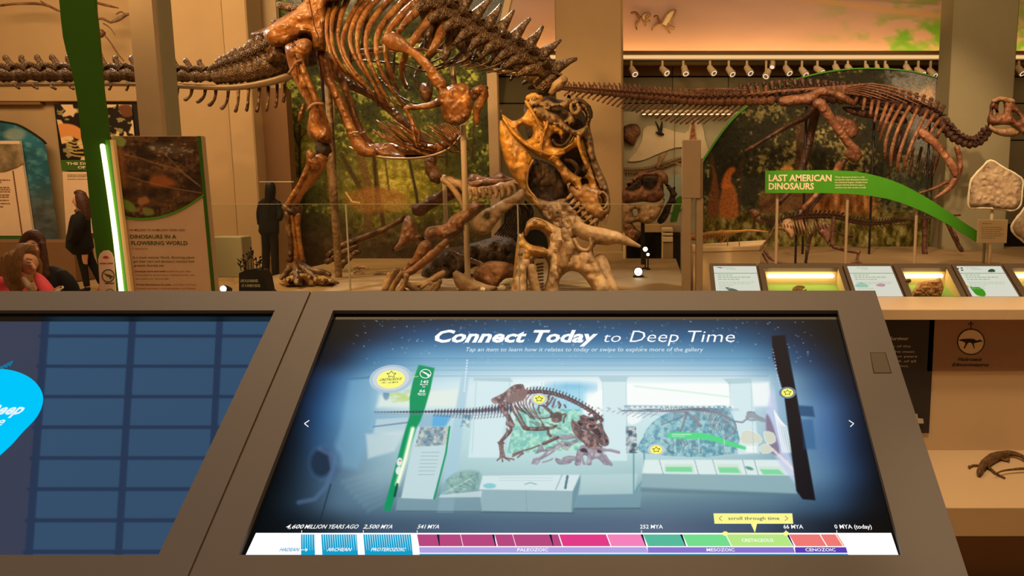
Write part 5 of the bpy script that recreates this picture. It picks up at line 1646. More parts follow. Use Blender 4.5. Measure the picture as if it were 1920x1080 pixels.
# front limb and shoulder
hb('scapula', [(1726, 246, 7), (1738, 256, 9), (1752, 268, 8), (1766, 284, 7), (1778, 300, 7), (1788, 316, 8), (1792, 328, 6)], -0.55, HB, n=8, flat=0.5)
hb('humerus', [(1794, 276, 5), (1800, 300, 5), (1798, 320, 6), (1790, 338, 6)], -0.45, HB)
hb('forearm', [(1790, 336, 7), (1782, 350, 6), (1768, 362, 4), (1752, 372, 3)], -0.5, HB)
hb('forearm', [(1778, 340, 4), (1750, 354, 3), (1724, 362, 2.5)], -0.45, HB)
hb('forearm', [(1758, 386, 3.5), (1770, 406, 3.5), (1784, 434, 4), (1798, 462, 4.5), (1804, 470, 4)], 0.0, HK)
hb('hand_bone', [(1788, 434, 3), (1796, 452, 3)], -0.1, HK)
hb('hind_shank', [(1744, 380, 6), (1736, 400, 6), (1734, 440, 5), (1734, 470, 5), (1738, 490, 6)], 0.3, HK)
HR = [[(1608, 182), (1598, 200)], [(1622, 184), (1618, 206)], [(1636, 188), (1632, 214)], [(1648, 190), (1640, 228)], [(1664, 192), (1654, 222), (1646, 246)], [(1676, 196), (1662, 226), (1650, 262)],
      [(1692, 196), (1672, 230), (1660, 270), (1660, 300)], [(1706, 200), (1686, 236), (1672, 280), (1670, 316)], [(1720, 204), (1702, 244), (1686, 290), (1682, 322)], [(1740, 206), (1718, 250), (1700, 296), (1694, 322)],
      [(1752, 214), (1738, 236), (1722, 260)], [(1762, 224), (1748, 244), (1742, 262)], [(1772, 234), (1760, 250), (1756, 262)]]
for i, r in enumerate(HR):
    n = len(r)
    hb('rib', [(x, y, 3.6 if k < n - 1 else 3.0, -0.1 - 0.35 * math.sin(math.pi * min(1, k / (n - 1) * 0.8))) for k, (x, y) in enumerate(r)], 0, HB, n=7, flat=0.6, bump=0.1)
for i, (x0, y0, x1, y1) in enumerate([(1712, 278, 1704, 330), (1728, 276, 1714, 334), (1742, 282, 1730, 326), (1752, 292, 1740, 332), (1666, 322, 1662, 346), (1690, 240, 1676, 300), (1760, 290, 1748, 330)]):
    hb('rib', [(x0, y0, 2.8), ((x0 + x1) / 2 + 1, (y0 + y1) / 2, 2.8), (x1, y1, 2.6)], 0.55, HK, n=6, flat=0.6)
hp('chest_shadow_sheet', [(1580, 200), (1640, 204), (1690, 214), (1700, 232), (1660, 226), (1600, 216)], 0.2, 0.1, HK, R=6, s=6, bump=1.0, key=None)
# skull
YSK = -0.1
hp('skull', [(1855, 210), (1856, 196), (1864, 186), (1876, 184), (1890, 187), (1900, 188), (1905, 198), (1914, 208), (1928, 220), (1960, 240), (1962, 262), (1940, 262), (1916, 252), (1908, 244), (1896, 236), (1880, 234), (1862, 236), (1852, 232), (1851, 222)],
   YSK, 0.22, R=9, s=4.5, bump=0.6, holes=[[(1863, 204), (1867, 210), (1866, 216), (1862, 214)], [(1874, 192), (1880, 191), (1882, 200), (1881, 212), (1874, 214), (1872, 204)], [(1896, 212), (1904, 212), (1912, 222), (1906, 226)]])
hp('mandible', [(1853, 232), (1866, 238), (1880, 240), (1896, 238), (1904, 242), (1912, 250), (1900, 256), (1882, 256), (1864, 250), (1855, 242)], YSK - 0.05, 0.18, M['tric'], R=7, s=4.5)
hb('skull_crest', [(1862, 190, 4), (1874, 185, 4), (1888, 187, 4), (1900, 190, 4)], YSK - 0.1, M['pale_bone'], bump=0.5)
# steel posts under the mount
for x in (1512, 1640, 1745):
    a = P(x, 200, YD + 0.3)
    mk('mount_post', tube([(a.x, a.y, a.z, .02), (a.x, a.y, z_h, .02)], n=8, sub=1), M['dark'], HD, smooth=True)

# ------------------------------------------------------------------ small two-legged skeleton running left
YT = 10.2
TS = empty('small_dinosaur_skeleton', 'small dark plant-eating dinosaur skeleton running left below the green banner', 'skeleton', (P(1560, 490, YT).x, YT, z_h))


def qb(name, pts, d=0.0, mat=None, key='thesc', **kw):
    kw.setdefault('n', 6)
    return mk(name, ptube(pts, YT + d, key=key, **kw), mat or M['thesc'], TS, smooth=True)


vq = vert_mesh('thesc', M['thesc'], spine=0.5, rake=-0.4, proc=0.5)
spine_chain(TS, [(1800, 404, 2.5), (1740, 409, 4), (1690, 414, 6), (1640, 420, 7.5), (1600, 416, 9), (1570, 408, 10), (1540, 406, 10), (1500, 408, 10), (1468, 414, 9), (1444, 416, 7), (1426, 408, 6)], YT, vq, step=0.8, lat=1.1)
mk('skull', plate([(1404, 396), (1408, 392), (1416, 392), (1423, 396), (1426, 403), (1420, 407), (1414, 410), (1408, 406)], YT, 0.09, R=4, s=3, bump=0.8, key='thesc'), M['hadro'], TS, smooth=True)
qb('jaw', [(1413, 410, 2.6), (1421, 414, 3.4), (1430, 420, 2.5)])
for k in range(15):
    x = 1462 + k * 6.0
    L = 26 + 10 * math.sin(math.pi * k / 14)
    qb('rib', [(x, 412, 1.2, -.05), (x + 3, 412 + L * .4, 1.2, -.15), (x + 8, 412 + L * .85, 1.1, -.05)], 0, M['pale_bone'] if 3 < k < 8 else M['thesc'], key='thesc' if k % 3 == 0 else None, n=5)
mk('shoulder_plate', plate([(1462, 424), (1470, 412), (1482, 410), (1488, 422), (1490, 442), (1484, 450), (1478, 440), (1468, 432), (1458, 430)], YT - 0.12, 0.04, R=4, s=3.5), M['pale_bone'], TS, smooth=True)
qb('upper_arm', [(1462, 426, 2.6), (1456, 440, 2.4), (1460, 456, 2)], -0.1, M['pale_bone'])
qb('lower_arm', [(1452, 426, 2), (1440, 448, 2), (1430, 462, 1.8), (1424, 470, 1.5)], -0.1)
mk('hip_plate', plate([(1532, 424), (1542, 416), (1556, 420), (1562, 432), (1558, 448), (1552, 458), (1544, 446), (1534, 436)], YT - 0.1, 0.05, R=4, s=4), M['thesc'], TS, smooth=True)
qb('thigh', [(1564, 408, 4), (1562, 430, 4), (1560, 450, 4), (1562, 460, 5)], -0.1)
qb('shin', [(1562, 462, 4), (1580, 468, 3.2), (1600, 472, 3.2), (1612, 472, 3.6)], -0.1)
qb('foot_bone', [(1610, 472, 3), (1608, 482, 2.8), (1606, 492, 3)], -0.1)
qb('foot_bone', [(1596, 494, 2), (1606, 490, 3), (1616, 494, 2)], -0.1)
qb('shin_strut', [(1566, 432, 2), (1580, 440, 2), (1598, 444, 3)], 0.1)
qb('thigh', [(1540, 420, 3), (1522, 440, 3), (1516, 456, 4)], 0.15)
qb('shin', [(1516, 458, 4), (1514, 476, 2.5), (1510, 492, 3)], 0.15)
qb('foot_bone', [(1434, 470, 3), (1444, 484, 3), (1462, 492, 2.4), (1478, 496, 2)], 0.05)
qb('foot_bone', [(1430, 476, 2), (1440, 492, 2.4), (1452, 496, 2)], 0.05)
for k in range(16):
    x = 1600 + k * 7
    qb('tail_chevron', [(x, 424 - k * .3, 0.9), (x + 5, 432 - k * .8, 0.9)], 0, key=None, n=5, sub=1)
for x, y in ((1493, 426), (1512, 470)):
    a = P(x, y, YT)
    mk('mount_post', tube([(a.x, a.y, a.z, .016), (a.x, a.y, z_h, .016)], n=8, sub=1), M['dark'], TS, smooth=True)

# orange crocodile-like fossil on the white table
cr_root = empty('flat_reptile_skeleton', 'orange crouching reptile skeleton on the white slab table, left of the small running skeleton', 'skeleton', (P(1370, 455, 10.9).x, 10.9, P(1370, 455, 10.9).z))
for nm, pts in (('spine', [(1300, 446, 5), (1320, 442, 6), (1340, 438, 6), (1360, 437, 5), (1380, 434, 3), (1410, 432, 2.4), (1440, 435, 1.4)]), ('skull', [(1290, 448, 4), (1300, 444, 6), (1310, 448, 4)]),
                ('leg', [(1330, 444, 2.4), (1322, 452, 2), (1314, 454, 2)]), ('leg', [(1362, 441, 2.4), (1358, 450, 2), (1350, 454, 2)])):
    mk(nm, ptube(pts, 10.9, n=7, bump=0.6, flat=0.7), M['skull'], cr_root, smooth=True)
for k in range(12):
    x = 1312 + k * 4.6
    mk('rib', ptube([(x, 438, 1.1), (x + 3, 443, 1.3), (x + 2, 449, 1)], 10.8, n=5), M['skull'], cr_root, smooth=True)
for x in (1364, 1386):
    mk('mount_pin', ptube([(x, 446, 1), (x, 461, 1)], 10.7, n=5, sub=1), M['steel'], cr_root)

# ------------------------------------------------------------------ distant horned skull on a stand, beyond the central column
YC = 11.2
DS = empty('distant_skull', 'dark-framed horned dinosaur skull on a thin stand, just right of the central column', 'skull', (P(1200, 500, YC).x, YC, z_tr))
dm, dk_ = M['tric_brown'], M['skull_dark']
for nm, ol, d, mt, kw in (('upper_skull', [(1168, 354), (1180, 340), (1196, 326), (1204, 321), (1216, 323), (1232, 319), (1246, 322), (1253, 334), (1251, 350), (1244, 344), (1242, 354), (1246, 366), (1238, 376), (1224, 380), (1206, 378), (1190, 380), (1168, 380)], 0, dm,
                           dict(holes=[[(1176, 354), (1190, 342), (1198, 336), (1204, 342), (1200, 352), (1186, 358)], [(1206, 332), (1220, 330), (1232, 330), (1230, 346), (1220, 356), (1208, 352)]])),
                          ('lower_skull', [(1166, 382), (1190, 384), (1212, 382), (1232, 380), (1246, 372), (1240, 396), (1230, 412), (1216, 420), (1196, 416), (1180, 420), (1170, 414)], -0.1, M['tric'], dict(holes=[[(1186, 394), (1194, 392), (1196, 402), (1189, 405)]])),
                          ('chin', [(1168, 420), (1182, 416), (1194, 430), (1202, 436), (1196, 450), (1184, 456), (1172, 440)], -0.1, dm, {}),
                          ('frill', [(1250, 352), (1254, 346), (1260, 352), (1266, 350), (1266, 358), (1270, 364), (1266, 372), (1268, 380), (1260, 384), (1256, 398), (1248, 414), (1238, 420), (1232, 414), (1240, 400), (1248, 384), (1254, 374), (1256, 362)], 0.2, dk_, {})):
    mk(nm, plate(ol, YC + d, 0.2, R=7, s=5, bump=0.8, freq=0.15, **kw), mt, DS, smooth=True)
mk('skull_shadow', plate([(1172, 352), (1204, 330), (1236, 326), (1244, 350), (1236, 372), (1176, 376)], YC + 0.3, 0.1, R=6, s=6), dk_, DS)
a = P(1205, 400, YC)
mk('stand_pole', tube([(a.x, YC + .1, a.z, .03), (a.x, YC + .1, z_tr, .03)], n=10, sub=1), M['dark'], DS)

# bony reptile skeletons and casts on the far wall between column and arched mural
wz = empty('display_backdrop', 'pale painted backdrop panel with a white whale-like shape on the far wall', 'backdrop', (P(1250, 400, 15.05).x, 15.05, P(1250, 430, 15.05).z))
mk('panel', pbox(1164, 1440, 209, 432, 15.05, 0.05, z0=0), pmat('pale_backdrop', (196, 188, 158), 0.7, var=0.12, vscale=2.5), wz)
wp = pmat('cream_cutout', (238, 218, 184), 0.7, var=0.05)
mk('cutout', prism([P(x, y, 15.01) for x, y in cr([(1178, 302), (1192, 286), (1204, 262), (1208, 240), (1232, 236), (1284, 250), (1296, 226), (1306, 222), (1318, 240), (1322, 262), (1330, 290), (1320, 300), (1280, 276), (1240, 286), (1206, 300)], 3, True)], (0, 0.03, 0)), wp, wz)
mk('seam', pbox(1264, 1265, 209, 432, 15.0, 0.02), M['steel'], wz)
mk('cutout', prism([P(x, y, 15.0) for x, y in cr([(1232, 350), (1262, 330), (1280, 330), (1284, 380), (1262, 400), (1240, 380)], 3, True)], (0, 0.03, 0)), pmat('pale_blue_cutout', (176, 190, 176), 0.7), wz)
lb2 = empty('light_shelf', 'long bright lit shelf edge beneath the tail of the duck-billed skeleton', 'shelf', (P(1290, 213, 14.6).x, 14.6, P(1290, 213, 14.6).z))
mk('shelf_edge', pbox(1202, 1262, 206, 212, 14.6, 0.44, 0.01), wp, lb2)
mk('shelf_edge', pbox(1264, 1372, 206, 212, 14.6, 0.44, 0.01), wp, lb2)
mk('glow_strip', pbox(1204, 1370, 212.5, 214, 14.7, 0.15), emat('shelf_glow', (255, 220, 160), 1.6), lb2)
o = mk('ammonite_cast', plate([(1168, 240), (1176, 234), (1190, 232), (1199, 238), (1201, 250), (1194, 260), (1188, 274), (1178, 270), (1166, 258)], 14.95, 0.15, R=12, s=5, bump=0.3), M['tric_brown'], smooth=True, label='round brown shell cast mounted on the pale backdrop next to the column', cat='fossil')
cl_ = empty('claw_fossil', 'small dark claw-like fossil on the pale backdrop between shell cast and cream cutout', 'fossil', P(1236, 240, 14.98))
for pts in ([(1229, 228, 1), (1234, 238, 2), (1238, 250, 3)], [(1241, 228, 1.2), (1240, 240, 2.4), (1238, 252, 3)], [(1230, 248, 1.2), (1236, 250, 3), (1244, 252, 2)]):
    mk('claw', ptube(pts, 14.98, n=6), M['dark'], cl_, smooth=True)
sk2 = empty('swimming_reptile_skeleton', 'faint pale swimming reptile skeleton painted-looking against the far backdrop', 'skeleton', P(1230, 320, 14.9))
spine_chain(sk2, [(1168, 322, 7), (1200, 322, 7), (1234, 316, 7), (1262, 306, 7), (1284, 298, 6)], 15.0, vert_mesh('swim', M['tric'], spine=0.4, proc=0.4), step=0.6)
for pts in ([(1232, 314, 3), (1240, 300, 4), (1252, 284, 1)], [(1236, 312, 2), (1236, 296, 2.5), (1240, 290, 1)], [(1268, 306, 2), (1280, 312, 2)]):
    mk('flipper_bone', ptube(pts, 14.88, n=7, flat=0.4), M['tric'], sk2, smooth=True)
for k in range(12):
    mk('rib', ptube([(1172 + k * 5, 324, 1), (1170 + k * 5, 332, 1), (1174 + k * 5, 338, .8)], 14.88, n=5), M['tric'], sk2, smooth=True)
o = mk('spike_fossil', prism([P(1300, 222, 14.98), P(1306, 262, 14.98), P(1293, 262, 14.98), P(1296, 240, 14.98)], (0, 0.08, 0)), M['tric_brown'], label='tall brown pointed fossil on the pale backdrop, just above the grey case post', cat='fossil')

# ------------------------------------------------------------------ glass case in front of the big mounts
YG = 7.3
GC = empty('glass_barrier', 'clear glass barrier of three panes in front of the fighting skeletons', 'glass case', (P(830, 548, YG).x, YG, 0))
zt_ = P(800, 383, YG).z
xs_ = [P(392, 460, YG).x, P(652, 460, YG).x, P(972, 460, YG).x, P(1281, 460, YG).x]
for i in range(3):
    mk('glass_pane', box(xs_[i] + 0.006, xs_[i + 1] - 0.006, YG, YG + 0.016, 0.3, zt_), M['glass'], GC)
    mk('polished_edge', box(xs_[i] + 0.006, xs_[i + 1] - 0.006, YG - 0.001, YG + 0.017, zt_, zt_ + 0.004), M['glass_edge'], GC)
for x in xs_[1:3]:
    mk('seam', box(x - 0.006, x + 0.006, YG, YG + 0.016, 0.3, zt_), M['glass_edge'], GC)
mk('base_rail', box(xs_[0], xs_[3], YG - 0.02, YG + 0.04, 0, 0.3), M['kiosk'], GC)
mk('seam_clip', pbox(971, 979, 474, 480, YG - 0.02, 0.05, 0.005), M['steel'], GC)
# far pane
g2 = empty('rear_glass_barrier', 'far glass pane with a bright top edge in front of the standing visitor', 'glass case', (P(517, 400, 11.2).x, 11.2, 0))
mk('glass_pane', pbox(486, 550, 341, 500, 11.2, 0.015, z0=0), M['glass'], g2)
mk('polished_edge', pbox(486, 550, 340, 341.5, 11.19, 0.03), M['glass_edge'], g2)
# grey post pair at the right end
gp = empty('case_post', 'tall grey-tan case end post with a lower twin post, left of the arched mural', 'post', (P(1300, 548, 7.6).x, 7.6, 0))
mk('upper_post', pbox(1279, 1314, 262, 372, 7.6, 0.12, 0.006), M['tanpost'], gp)
mk('inner_post', pbox(1279, 1296, 372, 560, 7.6, 0.12, 0.006, z0=0), M['tanpost'], gp)
mk('outer_post', pbox(1305, 1318, 372, 560, 7.62, 0.12, 0.006, z0=0), M['tanpost'], gp)
mk('slanted_web', prism([P(1296, 372, 7.62), P(1305, 372, 7.62), P(1305, 366, 7.62), P(1296, 382, 7.62)], (0, 0.1, 0)), M['tanpost'], gp)
mk('upper_post', pbox(1296, 1318, 300, 372, 7.64, 0.1, 0.006), M['tanpost'], gp)
gs = mk('green_swoop', prism([P(x, y, 13.6) for x, y in cr([(1282, 368), (1274, 396), (1266, 430), (1262, 476), (1252, 521), (1256, 460), (1256, 420), (1262, 392), (1268, 372)], 3, True)], (0, 0.06, 0)), M['green_dark'], label='curved dark green panel between distant skull and grey post', cat='panel')

# ------------------------------------------------------------------ green swooping banner on posts
YN = 9.8
BN = empty('banner_sign', 'bright green swooping banner on three thin posts reading LAST AMERICAN DINOSAURS', 'sign', (P(1600, 492, YN).x, YN, z_h))
up_ = cr([(1540, 319), (1580, 320), (1614, 323), (1660, 334), (1700, 350), (1750, 378), (1800, 412), (1834, 434)], 5)
lo_ = cr([(1834, 456), (1800, 434), (1750, 406), (1700, 384), (1660, 372), (1620, 366), (1580, 363), (1540, 362)], 5)
ol_ = [(1435, 320)] + [tuple(p) for p in up_] + [tuple(p) for p in lo_] + [(1435, 362)]
mk('board', prism([P(x, y, YN) for x, y in ol_], (0, 0.03, 0)), M['green'], BN)
for x, ya in ((1458, 362), (1590, 364), (1720, 390)):
    a = P(x, ya, YN + 0.06)
    mk('post', join(tube([(a.x, YN + .08, a.z + 0.1, .02), (a.x, YN + .08, z_h, .02)], n=10, sub=1), box(a.x - .05, a.x + .05, YN + .03, YN + .13, z_h, z_h + .015)), M['tanpost'], BN, smooth=False)
vtext('LAST AMERICAN', 1441, 1559, 339.5, 12, YN, M['ink_cream'], BN, bold=0.03, name='heading', lift=0.003)
vtext('DINOSAURS', 1441, 1526, 355, 12, YN, M['ink_cream'], BN, bold=0.03, name='heading', lift=0.003)
for k, s_ in enumerate(['These dinosaurs lived in a rich', 'ecosystem that flourished before', 'the asteroid impact. Fossils from', 'western North America open a', 'window into this ancient world.']):
    w = 62 if k != 0 else 56
    vtext(s_, 1565, 1565 + (56, 62, 61, 56, 59)[k], 333.5 + k * 4.9, 3.2, YN, M['ink_cream'], BN, bold=0.012, name='body_text', lift=0.003)

# ------------------------------------------------------------------ stone slabs and label on stands at the right edge
def slab_stand(ol, Y, label, px_pole, rim=2.4):
    r = empty('fossil_slab', label, 'fossil', (P(px_pole, 480, Y).x, Y, z_h))
    mk('slab', plate(ol, Y, 0.09, R=4, s=5, bump=0.5, freq=0.2), M['stone'], r, smooth=True)
    o = cr(ol, 3, True)
    pts = [tuple(P(a, b, Y)) + (rim * pm(Y),) for a, b in o]
    pts.append(pts[0])
    mk('plaster_rim', tube(pts, n=7, sub=1, bump=0.4), M['plaster'], r, smooth=True)
    a = P(px_pole, max(p[1] for p in ol), Y + 0.05)
    mk('pole', tube([(a.x, Y + .05, a.z, .022), (a.x, Y + .05, z_h, .022)], n=8, sub=1), M['cream'], r, smooth=True)
    return r


slab_stand([(1857, 301), (1880, 314), (1902, 326), (1917, 338), (1916, 360), (1913, 384), (1900, 394), (1880, 392), (1850, 390), (1828, 390), (1816, 387), (1817, 360), (1822, 336), (1840, 316)], 9.9, 'pointed pinkish stone slab with a white plaster rim on a stand', 1860)
slab_stand([(1925, 388), (1916, 398), (1905, 410), (1897, 424), (1900, 436), (1914, 448), (1925, 454), (1950, 440), (1950, 400)], 9.9, 'smaller stone slab with plaster rim cut by the right edge of the view', 1935)
ls = empty('label_stand', 'small pale rectangular label card on a thin stand below the pointed slab', 'sign', (P(1860, 485, 9.7).x, 9.7, z_h))
mk('card', pbox(1833, 1889, 412, 456, 9.7, 0.02, 0.004), M['cream'], ls)
vtext('Impact of a slab', 1842, 1868, 421, 2.6, 9.7, M['ink_brown'], ls, name='heading', lift=0.002) if False else greeking([(420, .5)], 1842, 1882, 9.7, M['ink_grey'], ls, h=1.4, seed=3)
greeking([(427, .9), (431, 1), (435, .85), (439, 1), (443, .9), (447, .6)], 1840, 1882, 9.7, M['ink_grey'], ls, h=1.2, seed=4)
a = P(1858, 456, 9.72)
mk('pole', tube([(a.x, 9.73, a.z, .02), (a.x, 9.73, z_h, .02)], n=8, sub=1), M['cream'], ls, smooth=True)
a = P(1849, 456, 9.9)
o = mk('support_pole', tube([(a.x, 9.95, a.z, .02), (a.x, 9.95, z_h, .02)], n=8, sub=1), M['wall_grey'], label='bare grey support pole behind the label card', cat='post', smooth=True)

# ------------------------------------------------------------------ track spotlights under the ledge
YL = 14.85
rail_ = mk('lighting_track', pbox(1162, 2000, 112.5, 115, YL, 0.05), M['dark'], label='long dark lighting track under the lit ledge', cat='lighting track')
spots = [(1187, 133, .5), (1245, 132, .7), (1284, 131, .2), (1334, 131, .55), (1369, 133, .5), (1403, 131, .45), (1439, 137, -.5), (1476, 131, .45), (1506, 134, .5), (1535, 131, .75), (1568, 129, .2), (1592, 129, .4), (1625, 127, .1), (1645, 127, 0), (1662, 127, .1), (1701, 129, .2), (1724, 134, .7), (1747, 136, .5), (1449, 120, -.3), (1912, 131, .3)]
side_words = ['first', 'second', 'third', 'fourth', 'fifth', 'sixth', 'seventh', 'eighth', 'ninth', 'tenth', 'eleventh', 'twelfth', 'thirteenth', 'fourteenth', 'fifteenth', 'sixteenth', 'seventeenth', 'eighteenth']
for i, (x, y, tl) in enumerate(spots):
    c = P(x, y, YL)
    lab = ('cream track spotlight, %s along the row from the central column' % side_words[i]) if i < 18 else ('small upper spotlight above the downward-hanging seventh one' if i == 18 else 'spotlight right of the broad right-hand column')
    r = empty('track_spotlight', lab, 'spotlight', (c.x, YL, c.z), 'track spotlights under the ledge')
    ax = Vector((math.sin(tl) * 0.75, -0.62, -math.cos(tl) * 0.75)).normalized()
    s_ = 0.8 if i not in (12, 13, 14, 18) else 0.6
    p0, p1 = c - ax * 0.10 * s_, c + ax * 0.10 * s_
    mk('housing', tube([tuple(p0 - ax * .03) + (.045 * s_,), tuple(p0) + (.075 * s_,), tuple(p1) + (.085 * s_,)], n=12, sub=1), M['spot_body'], r, smooth=False)
    mk('snoot_ring', tube([tuple(p1) + (.094 * s_,), tuple(p1 + ax * .03) + (.094 * s_,)], n=14, sub=1, caps=False), M['spot_body'], r)
    mk('lens', tube([tuple(p1 + ax * .028) + (.07 * s_,), tuple(p1 + ax * .036) + (.07 * s_,)], n=12, sub=1, caps=False), M['lamp_small'], r)
    zt2 = P(x, 114, YL).z
    mk('bracket', box(c.x - .02 - .03, c.x + .02 - .03, YL - .02, YL + .02, c.z + .04, zt2), M['spot_body'], r)

# pair of flying creatures on the sky mural (flat cut-out figures)
for pts, lab in (([[(1184, 24), (1190, 23), (1194, 25), (1198, 31), (1203, 33)], [(1203, 33), (1207, 27), (1214, 25), (1219, 27), (1211, 31), (1212, 38), (1218, 39)], [(1203, 33), (1197, 41), (1193, 49), (1194, 56), (1192, 44), (1196, 38)], [(1204, 35), (1208, 42), (1211, 48)]], 'smaller flying reptile figure on the sky mural, left one of the two'),
                 ([[(1227, 31), (1232, 30), (1236, 40), (1240, 44)], [(1240, 44), (1246, 34), (1254, 23), (1264, 19), (1266, 22), (1258, 40), (1252, 48), (1264, 52)], [(1240, 44), (1230, 48), (1222, 56), (1226, 49), (1234, 44)], [(1242, 47), (1250, 54), (1256, 62)]], 'larger flying reptile figure on the sky mural with raised wing')):
    r = empty('flying_reptile', lab, 'flying reptile', P(pts[0][0][0] + 10, 45, 15.52))
    for k, q in enumerate(pts):
        mk('wing' if k in (1, 2) else ('head' if k == 0 else 'tail'), ptube([(a, b, 2.0 if k < 2 else 1.4) for a, b in q], 15.52, n=6, flat=0.4), M['tric'] if k else M['tric_brown'], r, smooth=True)
    for q in pts[1:3]:
        mk('wing_membrane', prism([P(a, b, 15.52) for a, b in q[:-1]] + [P((q[0][0] + q[-2][0]) / 2, (q[0][1] + q[-2][1]) / 2 + 1, 15.52)], (0, 0.02, 0)), wp, r)

# ------------------------------------------------------------------ sloping reader rail with display cases, right
RA = (3.75, 1.06)


def PR(px, py, h=0.0):
    n = Vector((0, -0.62, 1)).normalized()
    d = ray(px, py)
    o = Vector((0, 0, CAMZ))
    pl = Vector((0, RA[0], RA[1])) + n * h
    return o + d * ((pl - o).dot(n) / d.dot(n))


RN = Vector((0, -0.62, 1)).normalized()


def rprism(pts, h0, h1):
    return prism([PR(x, y) + RN * h0 for x, y in pts], RN * (h1 - h0))


def sidex(x497, y):
    """x of a slope-parallel line that passes x497 at y = 497 (all run to one vanishing point)"""
    vy = -580.0
    return 1220 + (x497 - 1220) * (y - vy) / (497 - vy)


